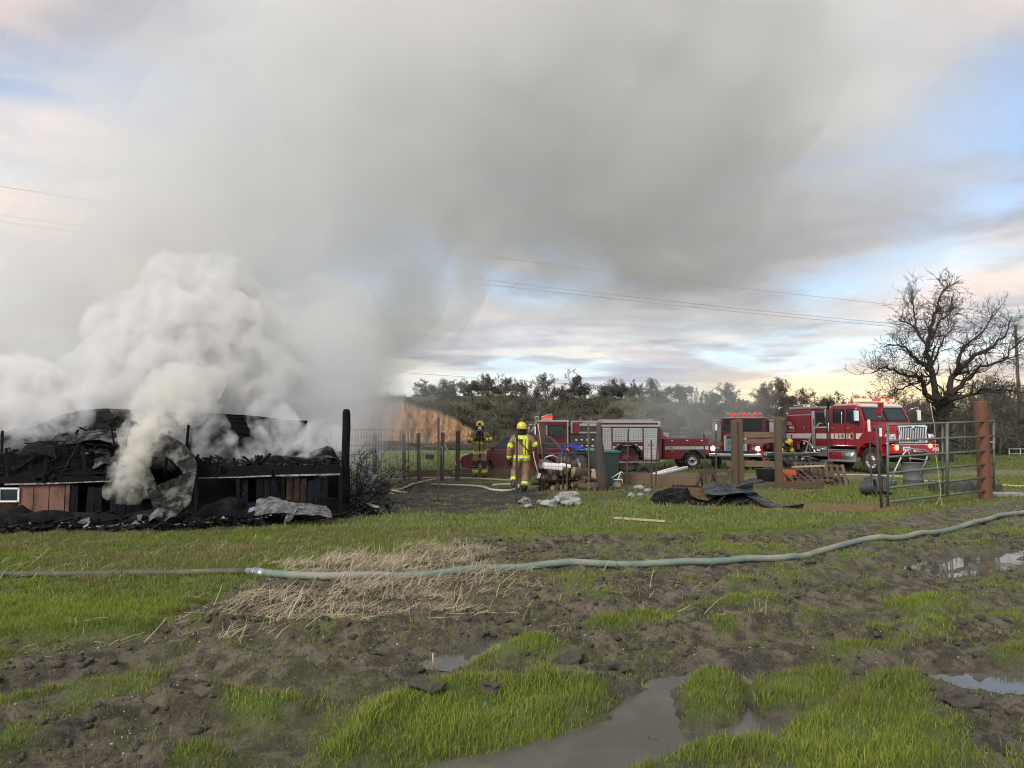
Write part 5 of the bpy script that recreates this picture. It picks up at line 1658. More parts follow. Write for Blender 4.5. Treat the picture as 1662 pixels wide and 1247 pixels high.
# ---- a third one bending down between the parked engines
p3 = {
    'pelvis': ((0, 0, .84), (.20, .165)), 'waist': ((0, -.12, .98), (.20, .165)), 'chest': ((0, -.32, 1.10), (.22, .165)), 'neck': ((0, -.50, 1.14), .075), 'head': ((0, -.62, 1.17), (.085, .098)), 'crown': ((0, -.69, 1.22), .07),
    'hipL': ((.12, .02, .78), .135), 'kneeL': ((.16, -.14, .46), .110), 'ankleL': ((.16, .06, .12), .098), 'footL': ((.18, -.1, .055), (.055, .06)),
    'hipR': ((-.12, .02, .78), .135), 'kneeR': ((-.16, -.14, .46), .110), 'ankleR': ((-.16, .06, .12), .098), 'footR': ((-.18, -.1, .055), (.055, .06)),
    'shoulderL': ((.22, -.36, 1.10), .098), 'elbowL': ((.28, -.48, .84), .083), 'wristL': ((.20, -.62, .66), .058), 'handL': ((.16, -.66, .58), .042),
    'shoulderR': ((-.22, -.36, 1.10), .098), 'elbowR': ((-.28, -.48, .84), .083), 'wristR': ((-.20, -.62, .66), .058), 'handR': ((-.16, -.66, .58), .042)}
a = P(1277, 735, 31.0)
T3, J3, B3 = make_ff('firefighter bending low between two engines, mostly hidden by the green quad bike', (a.x - .2, a.y + .3, 0), R(20), p3, (.80, .92))
helmet(T3, J3['head'][0], (0, -1, 0), .5)
# ================================================================== BURNT BARN, ITS DEBRIS
def char_mat(name, a, bcol, ash, ash_amt, scale=7.0, stretch=(1, 1, 1), rough=.85):
    m = bpy.data.materials.new(name); m.use_nodes = True
    t = NT(m.node_tree); out = t.n('ShaderNodeOutputMaterial'); b = t.n('ShaderNodeBsdfPrincipled'); t.set(out, 0, b.outputs[0])
    co = t.n('ShaderNodeTexCoord').outputs['Object']
    mp = t.n('ShaderNodeMapping'); t.set(mp, 0, co); mp.inputs['Scale'].default_value = stretch
    n1 = t.noise(mp.outputs[0], scale, 7, .68); n2 = t.noise(mp.outputs[0], scale * .35, 6, .65, .4)
    vo = t.n('ShaderNodeTexVoronoi', feature='DISTANCE_TO_EDGE'); t.set(vo, 'Vector', mp.outputs[0]); vo.inputs['Scale'].default_value = scale * 4
    c = t.mix(t.ss(n1, .35, .7), (*a, 1), (*bcol, 1))
    c = t.mix(t.ss(n2, .72 - ash_amt * .35, .84 - ash_amt * .25), c, (*ash, 1))
    t.set(b, 'Base Color', c); b.inputs['Roughness'].default_value = rough; b.inputs['Specular IOR Level'].default_value = .16
    bn = t.n('ShaderNodeBump'); bn.inputs['Strength'].default_value = .8; bn.inputs['Distance'].default_value = .03
    t.set(bn, 'Height', t.m('ADD', t.m('MULTIPLY', t.m('MINIMUM', vo.outputs['Distance'], .12), 3.0), n1)); t.set(b, 'Normal', bn.outputs[0])
    return m
M_char = char_mat('charred_wood', (0.003, 0.003, 0.0038), (0.010, 0.010, 0.012), (0.06, 0.06, 0.063), .10)
M_charash_lit = char_mat('charred_wood_ash_highlight', (0.004, 0.004, 0.0046), (0.018, 0.018, 0.018), (0.19, 0.19, 0.19), .30)  # pale patches are ash and also lit highlights painted into the char colour
M_charblue = char_mat('charred_siding', (0.003, 0.0034, 0.006), (0.009, 0.010, 0.017), (0.03, 0.027, 0.027), .10, 4, (1, 1, .25))
M_scorch = char_mat('scorched_siding', (0.012, 0.010, 0.010), (0.10, 0.050, 0.030), (0.18, 0.085, 0.05), .3, 2.2, (1, 1, .3))
M_brown = mat('brown_siding_paint', (0.150, 0.072, 0.048), 0.7, var=.14, scale=4, dirt=(0.02, 0.015, 0.014), dirt_amt=.34, stretch=(1, 1, .4))
M_burnmetal = char_mat('burnt_sheet_metal', (0.012, 0.017, 0.016), (0.085, 0.095, 0.088), (0.32, 0.32, 0.30), .72, 11, rough=.55)
M_greymetal = char_mat('scorched_galvanised', (0.05, 0.055, 0.06), (0.20, 0.21, 0.23), (0.05, 0.05, 0.05), .3, 3.5, (1, 1, 1), rough=.42)
M_roofmetal = char_mat('sooty_roof_sheet', (0.005, 0.006, 0.007), (0.024, 0.027, 0.026), (0.13, 0.13, 0.115), .28, 2.2, (.4, 1, 2.5), rough=.6)
M_ashwhite = char_mat('ash_white_scrap', (0.12, 0.12, 0.125), (0.45, 0.45, 0.46), (0.04, 0.04, 0.04), .35, 9)
M_insul = char_mat('singed_insulation', (0.14, 0.095, 0.045), (0.40, 0.29, 0.16), (0.05, 0.04, 0.03), .3, 9, (4, 1, 1))
M_post = mat('weathered_post', (0.100, 0.066, 0.042), 0.85, var=.2, scale=5, stretch=(3, 3, .5), bump=.5, bscale=18, dirt=(0.07, 0.065, 0.05), dirt_amt=.25)
M_board = mat('weathered_board', (0.145, 0.098, 0.060), 0.85, var=.16, scale=5, stretch=(.5, 3, 3), bump=.4, bscale=18, dirt=(0.09, 0.08, 0.06), dirt_amt=.2)
M_darkpost = mat('dark_wood_post', (0.060, 0.042, 0.030), 0.85, var=.2, scale=5, stretch=(3, 3, .5), bump=.5, bscale=18)
M_palewood = mat('pale_wood', (0.40, 0.32, 0.21), 0.8, var=.12, scale=6)
brnd = np.random.default_rng(55)

def warp_sheet(name, corners, nu, nv, crumple, m, parent=None, seed=0, thick=.006, ridges=0, ramp=.02, curl=None, torn=0.0):
    """a bent metal or board sheet through four corners (or rows of points), crumpled by noise; ridges = corrugations across u"""
    rows = [[Vector(p) for p in r] for r in corners]
    def at(u, v):
        y = v * (len(rows) - 1); j = min(int(y), len(rows) - 2); fy = y - j
        def rowp(r):
            x = u * (len(r) - 1); i = min(int(x), len(r) - 2); fx = x - i
            # catmull-rom
            p0, p1, p2, p3 = r[max(i - 1, 0)], r[i], r[i + 1], r[min(i + 2, len(r) - 1)]
            return .5 * (2 * p1 + (p2 - p0) * fx + (2 * p0 - 5 * p1 + 4 * p2 - p3) * fx ** 2 + (3 * p1 - p0 - 3 * p2 + p3) * fx ** 3)
        a = [rowp(r) for r in rows]
        q0, q1, q2, q3 = a[max(j - 1, 0)], a[j], a[j + 1], a[min(j + 2, len(a) - 1)]
        return .5 * (2 * q1 + (q2 - q0) * fy + (2 * q0 - 5 * q1 + 4 * q2 - q3) * fy ** 2 + (3 * q1 - q0 - 3 * q2 + q3) * fy ** 3)
    pts, nrm, vv = [], [], []
    for j in range(nv + 1):
        for i in range(nu + 1):
            u, v = i / nu, j / nv
            if torn and j in (0, nv):
                v = min(max(v + (float(vnoise2(np.array([u * 9]), np.array([seed + j * 1.0]), seed)[0]) - .5) * torn, 0), 1)
            p = at(u, v)
            n = (at(min(u + .02, 1), v) - at(max(u - .02, 0), v)).cross(at(u, min(v + .02, 1)) - at(u, max(v - .02, 0)))
            n = n.normalized() if n.length > 1e-9 else Vector((0, -1, 0))
            pts.append(p); nrm.append(n); vv.append(v)
    PA, NA, VA = np.array([p[:] for p in pts]), np.array([n[:] for n in nrm]), np.array(vv)
    Q = PA * 2.2 + np.array([seed * 5.0, 0, 0])
    d = (fbm3(Q, 3, seed) - .5) * 2 * crumple + (fbm3(Q * 5, 2, seed + 4) - .5) * crumple * .5
    if ridges: d = d + ramp * np.cos(VA * ridges * 2 * math.pi)
    PA = PA + NA * d[:, None]
    grid = [[Vector(PA[j * (nu + 1) + i]) for i in range(nu + 1)] for j in range(nv + 1)]
    return MB().sheet(grid, thick).build(name, m, parent)

def barn():
    T = thing('burnt_barn', G(230, 840), 0, 'collapsed smoking barn of charred siding and fallen roof sheets, brown panels left', 'building')
    o = Vector(T.location)
    YF = 14.6
    W = lambda px, py, Y=YF: P(px, py, Y) - o
    # plinth and blackened inside walls
    b = MB(); a, c = W(-330, 842, 17.6), W(556, 842, 17.6); b.box(((a.x + c.x) / 2, a.y, .55), (c.x - a.x, .12, 1.25)); b.build('back_wall', M_char, T)
    b = MB(); b.box(((a.x + c.x) / 2, (W(0, 0).y + a.y) / 2, .02), (c.x - a.x, 3.0, .08)); b.build('floor_slab', M_char, T)
    # front wall left of the breach: brown siding panels, then charred boards
    def boards(edges, ytop, m, name, z0=.02, dy=0.0):
        for x0, x1 in edges:
            burnt = m is M_charblue and x0 > 0
            if burnt and brnd.random() < .13: continue
            mm = M_char if burnt and brnd.random() < .35 else (M_scorch if burnt and brnd.random() < .10 else m)
            p0, p1 = W(x0, ytop + (brnd.uniform(0, 9) if burnt and brnd.random() < .4 else 0)), W(x1, ytop + brnd.uniform(-1, 2))
            s = MB(); s.box(((p0.x + p1.x) / 2, p0.y + brnd.uniform(-.012, .012) + dy, (p0.z + z0 - o.z * 0) / 2), (abs(p1.x - p0.x) - .008, .022, p0.z - z0), rot=(brnd.normal(0, .03 if burnt else .008), brnd.normal(0, .025 if burnt else .004), brnd.normal(0, .03 if burnt else .006)))
            s.build(name, mm, T)
    boards([(31, 55), (56, 80), (81, 106), (107, 114)], 786, M_brown, 'siding_panel')
    boards([(-40, 0)], 786, M_scorch, 'siding_panel')
    boards([(0, 30)], 814, M_scorch, 'siding_panel')
    boards([(115 + 13 * i, 127.5 + 13 * i) for i in range(9)], 786, M_charblue, 'siding_board')
    boards([(-320 + 28 * i, -293 + 28 * i) for i in range(10)], 788, M_charblue, 'siding_board')
    boards([(392 + 12 * i, 403.5 + 12 * i) for i in range(6)], 776, M_charblue, 'siding_board')
    boards([(465, 476), (477, 487), (488, 498)], 776, M_scorch, 'siding_board')
    boards([(499 + 11.5 * i, 510 + 11.5 * i) for i in range(5)], 776, M_charblue, 'siding_board')
    # window at the left end
    a, c = W(0, 793, YF - .03), W(30, 814, YF - .03)
    f = MB()
    for p, q in (((a.x, a.z), (c.x, a.z)), ((a.x, c.z), (c.x, c.z)), ((c.x, c.z - .015), (c.x, a.z + .015)), ((a.x, c.z - .015), (a.x, a.z + .015))):
        f.bar((p[0], a.y, p[1]), (q[0], a.y, q[1]), .03, .03)
    f = f.build('window', M_white, T); MB().box(((a.x + c.x) / 2, a.y + .02, (a.z + c.z) / 2), (c.x - a.x, .008, a.z - c.z)).build('pane', M_glass, f)
    # pale metal drip edge and eave boards
    e = MB(); e.bar(W(8, 786.5, YF - .05), W(95, 784.5, YF - .05), .04, .028); e.bar(W(95, 784.5, YF - .05), W(180, 781, YF - .05), .03, .02); e.build('drip_edge', M_ashwhite, T)
    e = MB(); e.bar(W(-330, 782, YF), W(236, 778, YF), .05, .13); e.build('eave_beam', M_char, T)
    e = MB(); e.bar(W(318, 765, YF - .02), W(552, 763, YF - .02), .05, .20); e.build('eave_beam', M_char, T)
    e = MB(); e.bar(W(322, 776, YF - .06), W(400, 774.5, YF - .06), .03, .022); e.bar(W(400, 774, YF - .06), W(455, 772, YF - .06), .03, .026); e.bar(W(455, 772, YF - .06), W(552, 770, YF - .06), .035, .03); e.build('drip_edge', M_ashwhite, T)
    for px in (319, 387, 553): 
        s = MB(); s.bar(W(px, 845, YF - .02), W(px, 758, YF - .02), .07, .07); s.build('corner_post', M_char if px != 387 else M_charash_lit, T)
    # fallen roof on the left: one sagging, layered surface from eave to ridge
    top = [W(-330, 700, 17.4), W(-120, 702, 17.4), W(0, 706, 17.4), W(40, 697, 17.3), W(75, 684, 17.2), W(130, 667, 17.2), W(180, 664, 17.1), W(236, 667, 17.1)]
    mid = [W(-330, 742, 16.0), W(-120, 744, 16.0), W(0, 742, 16.0), W(40, 742, 16), W(75, 736, 16.0), W(130, 728, 16.4), W(180, 724, 16.6), W(236, 728, 16.6)]
    low = [W(-330, 776, YF), W(-120, 776, YF), W(0, 774, YF), W(40, 774, YF), W(75, 774, YF), W(130, 772, YF), W(180, 772, YF + .2), W(236, 775, YF + .3)]
    warp_sheet('fallen_roof', [low, mid, top], 130, 46, .085, M_charash_lit, T, 3, .03, torn=.08)
    # sheets still lying on it
    for k, (q, m, cr) in enumerate((
        ([[W(118, 703, 16.6), W(160, 700, 16.6), W(200, 702, 16.5), W(236, 704, 16.5)], [W(122, 668, 17.0), W(160, 664, 17.0), W(200, 665, 17.0), W(238, 668, 17.0)]], M_roofmetal, .03),
        ([[W(60, 712, 16.3), W(95, 706, 16.3), W(150, 714, 16.2), W(212, 718, 16.1)], [W(110, 700, 16.6), W(140, 697, 16.6), W(180, 698, 16.6), W(216, 700, 16.6)]], M_burnmetal, .04),
        ([[W(-60, 720, 16.4), W(0, 718, 16.4), W(50, 712, 16.3)], [W(-60, 703, 17), W(0, 703, 17), W(60, 692, 17)]], M_roofmetal, .03),
        ([[W(-260, 730, 16.2), W(-150, 728, 16.3), W(-70, 724, 16.3)], [W(-260, 704, 17), W(-150, 702, 17), W(-70, 702, 17)]], M_burnmetal, .04),
        ([[W(130, 738, 15.6), W(155, 736, 15.6), W(178, 738, 15.5)], [W(128, 731, 15.9), W(155, 728, 15.9), W(176, 729, 15.9)]], M_burnmetal, .03))):
        warp_sheet('roof_sheet', q, 36, 14, cr, m, T, 20 + k, .012, ridges=5, ramp=.012, torn=.12)
    # leaning back roof on the right, corrugated
    hi = [W(300, 674, 17.3), W(330, 671, 17.3), W(400, 675, 17.2), W(460, 681, 17.2), W(499, 683, 17.1)]
    lo = [W(296, 758, 16.2), W(330, 758, 16.2), W(400, 757, 16.2), W(450, 757, 16.2), W(480, 756, 16.2)]
    md = [(p + q) / 2 + Vector((0, .18, -.10)) for p, q in zip(hi, lo)]
    warp_sheet('roof_sheet', [lo, md, hi], 60, 90, .05, M_roofmetal, T, 40, .012, ridges=13, ramp=.020, torn=.03)
    # breached middle: torn hood of roof over the smoking hole
    warp_sheet('roof_flap', [[W(196, 742, 15.2), W(212, 724, 15.0), W(240, 716, 14.9), W(262, 722, 14.9)], [W(180, 720, 15.9), W(212, 704, 15.8), W(246, 700, 15.7), W(275, 706, 15.6)]], 30, 12, .05, M_burnmetal, T, 50, .015, torn=.2)
    # fallen rafters and battens, each its own stick
    sticks = [((70, 784), (76, 742), 14.5, .05), ((122, 765), (158, 722), 15.2, .045), ((164, 762), (182, 738), 15.1, .035), ((123, 740), (123, 726), 15.2, .05), ((206, 742), (206, 700), 15.0, .025), ((215, 735), (256, 744), 14.5, .03), ((213, 752), (262, 757), 14.4, .045), ((238, 715), (272, 735), 14.8, .04), ((250, 720), (292, 765), 14.7, .035), ((85, 752), (97, 737), 15.2, .03),
              ((3, 732), (4, 700), 15.5, .05), ((20, 745), (60, 735), 15.3, .04), ((-20, 760), (40, 752), 15.0, .04), ((100, 770), (190, 768), 14.7, .05), ((440, 762), (456, 806), 14.4, .055), ((358, 765), (361, 756), 14.5, .05), ((500, 838), (528, 795), 14.1, .04), ((475, 832), (520, 812), 14.1, .03), ((395, 806), (398, 800), 14.2, .05), ((-100, 770), (-60, 716), 15.2, .05), ((-180, 780), (-150, 735), 15.2, .05),
              ((300, 748), (340, 752), 15.2, .04), ((340, 740), (372, 752), 15.6, .03), ((160, 778), (236, 770), 14.7, .05), ((40, 720), (110, 716), 15.9, .04), ((140, 720), (230, 730), 15.6, .045), ((180, 690), (192, 760), 15.4, .03), ((228, 770), (246, 800), 14.6, .04), ((60, 766), (140, 750), 14.9, .03)]
    for (a, c, Y, w) in sticks:
        s = MB(); s.bar(W(a[0], a[1], Y), W(c[0], c[1], Y + brnd.uniform(-.05, .25)), w, w * brnd.uniform(.5, 1)); s.build('charred_rafter', M_charash_lit if brnd.random() < .35 else M_char, T)
    # torn sheets and studs that still stand up out of the wreck
    for k, (q, m) in enumerate((
        ([[W(112, 722, 15.6), W(150, 716, 15.5), W(190, 720, 15.4), W(216, 724, 15.3)], [W(116, 712, 15.9), W(150, 702, 15.8), W(190, 704, 15.7), W(214, 706, 15.7)]], M_burnmetal),
        ([[W(30, 742, 15.3), W(60, 738, 15.3), W(92, 742, 15.3)], [W(40, 724, 15.7), W(64, 716, 15.8), W(88, 722, 15.8)]], M_roofmetal),
        ([[W(250, 700, 15.8), W(275, 694, 15.8), W(300, 702, 15.8)], [W(258, 676, 16.3), W(280, 668, 16.4), W(300, 676, 16.4)]], M_roofmetal),
        ([[W(-90, 748, 15.2), W(-50, 742, 15.3), W(-20, 748, 15.3)], [W(-84, 726, 15.6), W(-50, 716, 15.7), W(-24, 724, 15.7)]], M_burnmetal),
        ([[W(150, 762, 14.9), W(176, 756, 14.9), W(200, 764, 14.8)], [W(154, 746, 15.3), W(176, 738, 15.3), W(196, 748, 15.3)]], M_burnmetal))):
        warp_sheet('roof_flap', q, 34, 16, .07, m, T, 120 + k, .012, torn=.35)
    for (a, c, w) in (((12, 775), (10, 728), .05), ((48, 774), (52, 735), .05), ((138, 772), (134, 725), .06), ((196, 774), (200, 716), .05), ((232, 778), (228, 722), .05), ((268, 770), (275, 700), .05), ((300, 760), (306, 690), .05), ((100, 770), (128, 722), .045), ((60, 740), (20, 768), .045)):
        s = MB(); s.bar(W(a[0], a[1], 14.9), W(c[0], c[1], 15.2), w, w * .7); s.build('charred_stud', M_charash_lit if w < .05 else M_char, T)
    # heaps of burnt stuff along the top of the right wall
    warp_sheet('roof_flap', [[W(500, 746, 15.4), W(515, 742, 15.3), W(533, 740, 15.2), W(552, 748, 15.2)], [W(505, 735, 15.8), W(520, 726, 15.7), W(536, 725, 15.7), W(548, 742, 15.8)]], 22, 10, .06, M_charash_lit, T, 61, .03, torn=.3)
    warp_sheet('roof_flap', [[W(385, 756, 15.0), W(430, 752, 15.0), W(500, 752, 15.0), W(553, 755, 15.0)], [W(390, 748, 15.8), W(430, 742, 15.8), W(500, 741, 15.8), W(550, 744, 15.8)]], 60, 12, .07, M_char, T, 62, .03, torn=.2)
    # ash and small bits on the roof
    bm = MB()
    for i in range(420):
        u, v = brnd.random(), brnd.random()
        px = -300 + 540 * u; py = 776 - (776 - np.interp(px, [-330, 0, 75, 130, 236], [700, 706, 684, 667, 667])) * v
        Y = YF + .05 + 2.6 * v
        p = W(px, py, Y - .12); s = brnd.uniform(.02, .09)
        bm.box(p, (s * brnd.uniform(1, 4), s * .6, s * .4), rot=tuple(brnd.normal(0, .7, 3)))
    for i in range(160):
        p = W(brnd.uniform(300, 552), brnd.uniform(742, 757), brnd.uniform(14.8, 15.8)); s = brnd.uniform(.02, .08)
        bm.box(p, (s * brnd.uniform(1, 4), s * .6, s * .5), rot=tuple(brnd.normal(0, .7, 3)))
    bb = bm.build('roof_rubble', M_charash_lit, T); bb['kind'] = 'stuff'
    wb = MB(); wb.tube([W(163, 792, 14.5), W(166, 798, 14.45), W(172, 800, 14.4), W(176, 797, 14.4)], .014, 6); wb.build('bent_pipe', M_scorch, T)
    return T
barn()

# rubble at the foot of the wall, nobody could count it
_r = MB()
for i in range(900):
    px = brnd.uniform(-330, 570) if i < 640 else brnd.uniform(300, 640)
    base = np.interp(px, [-330, 0, 200, 320, 440, 560, 640], [872, 868, 864, 858, 852, 842, 836])
    py = base - abs(brnd.normal(0, 9)); g = G(px, py)
    s = brnd.uniform(.015, .07)
    _r.box((g.x, g.y, s * brnd.uniform(.2, 1.6) + .02), (s * brnd.uniform(1, 5), s * brnd.uniform(.5, 1.5), s * brnd.uniform(.3, 1)), rot=(brnd.normal(0, .3), brnd.normal(0, .3), brnd.uniform(0, 6.3)))
_r.mi = 1
for i in range(150):
    px = brnd.uniform(-330, 560); base = np.interp(px, [-330, 0, 200, 320, 440, 560, 640], [870, 866, 862, 856, 850, 840, 834])
    g = G(px, base - abs(brnd.normal(0, 7))); s = brnd.uniform(.012, .045)
    _r.box((g.x, g.y, s + .03), (s * brnd.uniform(1, 4), s * brnd.uniform(.5, 1.5), s * .4), rot=tuple(brnd.normal(0, .5, 3)))
tag(_r.build('rubble', [M_char, M_ashwhite]), 'black rubble and ash heaped along the foot of the burnt barn', kind='stuff')
for k, (px, w, h_) in enumerate(((360, .55, .34), (375, .35, .42), (405, .5, .3), (480, .55, .32), (505, .45, .36), (530, .5, .28), (70, .6, .22), (150, .5, .2), (250, .5, .22), (-60, .7, .3), (-160, .7, .3), (20, .5, .26))):
    g = G(px, np.interp(px, [-330, 0, 200, 320, 440, 560], [856, 852, 850, 845, 840, 832]))
    o_ = MB().ico((0, 0, 0), 1.0, 3, (w, .3, h_), .55, k + 3).build('ash_heap', M_charash_lit if k % 3 else M_char); o_.location = (g.x, g.y, .02)
    tag(o_, f"{['low', 'rounded', 'tall', 'crumbled'][k % 4]} black ash heap " + ('before the open bay of the barn', 'beside the barn post at the open bay', 'left of the twisted white sheet', 'under the scorched orange boards of the barn', 'by the right end of the barn wall', 'next to the charred corner post', 'below the brown barn panels', 'below the black boards of the barn', 'left of the curled siding sheet', 'beyond the left end of the window', 'far to the left along the barn wall', 'right below the barn window')[k], 'ash heap', 'ash heaps along the barn')

# the big curled sheet that has peeled off the wall
CS = thing('curled_sheet', G(270, 862), 0, 'big sheet of burnt siding curled off the barn and hanging to the grass', 'metal sheet')
_o = Vector(CS.location)
D = lambda px, py, Y: P(px, py, Y) - _o
warp_sheet('upper_curl', [[D(244, 722, 14.6), D(262, 736, 14.4), D(285, 754, 14.2), D(296, 768, 13.9), D(300, 776, 13.8)], [D(262, 702, 14.7), D(284, 712, 14.5), D(306, 728, 14.3), D(318, 748, 14.0), D(321, 763, 13.8)]], 60, 24, .075, M_burnmetal, CS, 71, .012, torn=.12)
warp_sheet('hanging_sheet', [[D(262, 866, 12.7), D(268, 846, 12.8), D(284, 838, 13.0), D(298, 832, 13.3)], [D(256, 838, 12.9), D(270, 830, 13.1), D(290, 826, 13.2), D(308, 818, 13.4)], [D(246, 812, 13.1), D(268, 802, 13.35), D(294, 796, 13.5), D(314, 792, 13.6)], [D(238, 793, 13.2), D(258, 786, 13.4), D(290, 772, 13.6), D(320, 762, 13.8)]], 60, 60, .11, M_burnmetal, CS, 73, .012, torn=.12)
warp_sheet('torn_foot', [[D(240, 846, 12.6), D(252, 840, 12.7), D(262, 842, 12.8)], [D(246, 834, 12.9), D(256, 826, 13.0), D(268, 826, 13.1)]], 18, 14, .05, M_ashwhite, CS, 75, .01, torn=.3)

def scrap(label, corners, m, seed, crumple=.05, nu=24, nv=14, ridges=0, name='metal_scrap', cat='scrap', ramp=.012, group=None):
    c = sum((Vector(p) for r in corners for p in r), Vector()) / sum(len(r) for r in corners)
    c.z = 0
    o = warp_sheet(name, [[Vector(p) - c for p in r] for r in corners], nu, nv, crumple, m, None, seed, .008, ridges, torn=.12, ramp=ramp)
    o.location = c
    return tag(o, label, cat, group)
scrap('twisted white metal sheet lying in the debris before the barn', [[P(412, 836, 13.3), P(428, 836, 13.2), P(470, 834, 13.1), P(540, 842, 13.2)], [P(416, 812, 13.7), P(440, 806, 13.7), P(480, 814, 13.6), P(530, 824, 13.7)]], M_ashwhite, 81, .10, 60, 26)
scrap('pointed white scrap standing on edge under the twisted sheet', [[P(460, 848, 13.0), P(470, 846, 13.05), P(476, 840, 13.1)], [P(466, 834, 13.2), P(474, 828, 13.2), P(484, 824, 13.2)]], M_ashwhite, 82, .03, 14, 10)
scrap('long ash-white strip lying below the brown panels', [[P(30, 862, 12.7), P(70, 858, 12.7), P(110, 856, 12.8), P(140, 852, 12.9)], [P(40, 852, 13.2), P(75, 846, 13.3), P(110, 846, 13.3), P(140, 845, 13.3)]], M_ashwhite, 83, .05, 40, 12)
scrap('crumpled white scrap below the charred boards', [[P(124, 852, 13.0), P(136, 850, 13.0), P(146, 848, 13.0)], [P(126, 840, 13.3), P(136, 838, 13.3), P(144, 832, 13.4)]], M_ashwhite, 84, .05, 16, 12)
scrap('bent white box lid leaning beside the curled sheet', [[P(224, 846, 13.2), P(236, 845, 13.1), P(244, 842, 13.1)], [P(222, 836, 13.4), P(234, 835, 13.4), P(246, 836, 13.4)]], M_ashwhite, 85, .03, 14, 10)
scrap('pale square scrap on the grass edge left of the curled sheet', [[P(178, 858, 12.9), P(196, 858, 12.9), P(210, 856, 13)], [P(180, 850, 13.2), P(195, 849, 13.2), P(208, 849, 13.2)]], M_ashwhite, 86, .03, 14, 8)
scrap('small yellow and white wrapper in the ash right of the curled sheet', [[P(324, 850, 13.0), P(334, 851, 13.0), P(346, 849, 13.0)], [P(326, 845, 13.2), P(335, 846, 13.2), P(344, 845, 13.2)]], M_insul, 87, .03, 12, 8)
scrap('broken white tile in the ash right of the curled sheet', [[P(308, 854, 12.9), P(316, 855, 12.9), P(322, 853, 12.9)], [P(308, 847, 13.1), P(314, 847, 13.1), P(322, 848, 13.1)]], M_ashwhite, 88, .02, 10, 8)
scrap('lilac plastic scrap beside the twisted sheet', [[P(402, 832, 13.6), P(408, 832, 13.5), P(414, 828, 13.5)], [P(404, 824, 13.7), P(410, 822, 13.7), P(417, 820, 13.7)]], mat('lilac_plastic', (0.40, 0.36, 0.52), .5), 89, .03, 10, 8)
scrap('flat white sheet on the grass beside the charred corner post', [[P(566, 838, 15.0), P(590, 838, 14.9), P(612, 836, 14.9), P(628, 837, 14.9)], [P(570, 832, 15.3), P(592, 830, 15.4), P(610, 827, 15.4), P(624, 832, 15.3)]], M_ashwhite, 90, .04, 26, 10)
for k, (a, c, lab) in enumerate((((118, 846), (181, 836), 'charred plank slanting up behind the white strip'), ((190, 846), (232, 838), 'half burnt plank left of the curled sheet'), ((60, 858), (160, 846), 'long black plank under the ash-white strip'), ((0, 866), (30, 858), 'white ended plank at the left picture edge'), ((430, 846), (500, 838), 'black plank beneath the twisted white sheet'), ((250, 858), (300, 848), 'thin burnt lath by the foot of the curled sheet'), ((500, 846), (560, 838), 'burnt plank at the foot of the charred corner post'), ((596, 818), (612, 832), 'pale stick leaning by the flat white sheet'))):
    g0, g1 = G(a[0], a[1] + 4), G(c[0], c[1] + 4)
    s = MB(); s.bar((g0.x, g0.y, .06), (g1.x, g1.y, .10 + .05 * (k % 3)), .09, .03); tag(s.build('plank', M_charash_lit if k not in (7,) else M_ashwhite), lab, 'plank', 'planks in the debris')
# charred corner post
g = G(560, 833)
p_ = MB(); p_.tube([(0, 0, -.2), (.012, 0, .5), (-.01, .01, 1.1), (.005, 0, 1.7), (.0, 0, 2.02), (0, 0, 2.08)], [.088, .086, .080, .082, .078, .05], 10)
o_ = p_.build('corner_post', M_char); o_.location = g; tag(o_, 'tall charred post standing at the right end of the barn', 'post')
# ================================================================== FENCES, GATE AND THE THINGS IN THE YARD
yr = np.random.default_rng(99)
M_tpost = mat('rusty_steel_post', (0.055, 0.040, 0.034), 0.8, var=.2, scale=8)
M_wire = mat('fence_wire', (0.10, 0.095, 0.09), 0.6, metal=.5, var=.1)
M_gate = mat('green_gate_enamel', (0.085, 0.112, 0.088), 0.42, var=.10, scale=6, dirt=(0.12, 0.07, 0.04), dirt_amt=.18, coat=.2)
M_rustpipe = mat('rust_brown_pipe', (0.125, 0.052, 0.028), 0.75, var=.14, scale=4, dirt=(0.10, 0.04, 0.025), dirt_amt=.35, bump=.2)
M_galv = mat('galvanised_steel', (0.36, 0.37, 0.38), .45, metal=.7, var=.12, scale=8)
M_oldgalv = mat('dull_zinc', (0.10, 0.105, 0.11), .7, metal=.2, var=.2, scale=6, dirt=(.10, .08, .07), dirt_amt=.3)
M_rubber = mat('black_rubber', (0.040, 0.044, 0.050), .55, var=.12, dirt=(0.12, 0.11, 0.09), dirt_amt=.15)
M_green = mat('dark_green_plastic', (0.012, 0.036, 0.032), .4, var=.1, coat=.3)
M_teal = mat('teal_lid', (0.025, 0.13, 0.105), .45, var=.08)
M_tarpblue = mat('blue_tarp', (0.03, 0.06, 0.60), .4, var=.1)
M_orange = mat('orange_plastic', (0.50, 0.115, 0.025), .5, var=.08, dirt=(.2, .12, .08), dirt_amt=.2)
M_bag = mat('dark_plastic_sack', (0.035, 0.037, 0.040), .35, var=.2, bump=.8, bscale=9)
M_bark2 = mat('log_bark', (0.085, 0.060, 0.042), .9, var=.25, scale=9, bump=.8, bscale=20)
M_cut = mat('cut_log_face', (0.36, 0.27, 0.17), .8, var=.16, scale=8)
M_stone = mat('pale_stone', (0.27, 0.27, 0.26), .8, var=.14, scale=7, bump=.4, bscale=16, dirt=(.18, .17, .14), dirt_amt=.3)
M_rope = mat('yellow_rope', (0.42, 0.38, 0.20), .8)
M_barrow = mat('grey_barrow_tray', (0.090, 0.098, 0.115), .45, metal=.3, var=.15, dirt=(.03, .03, .03), dirt_amt=.3)

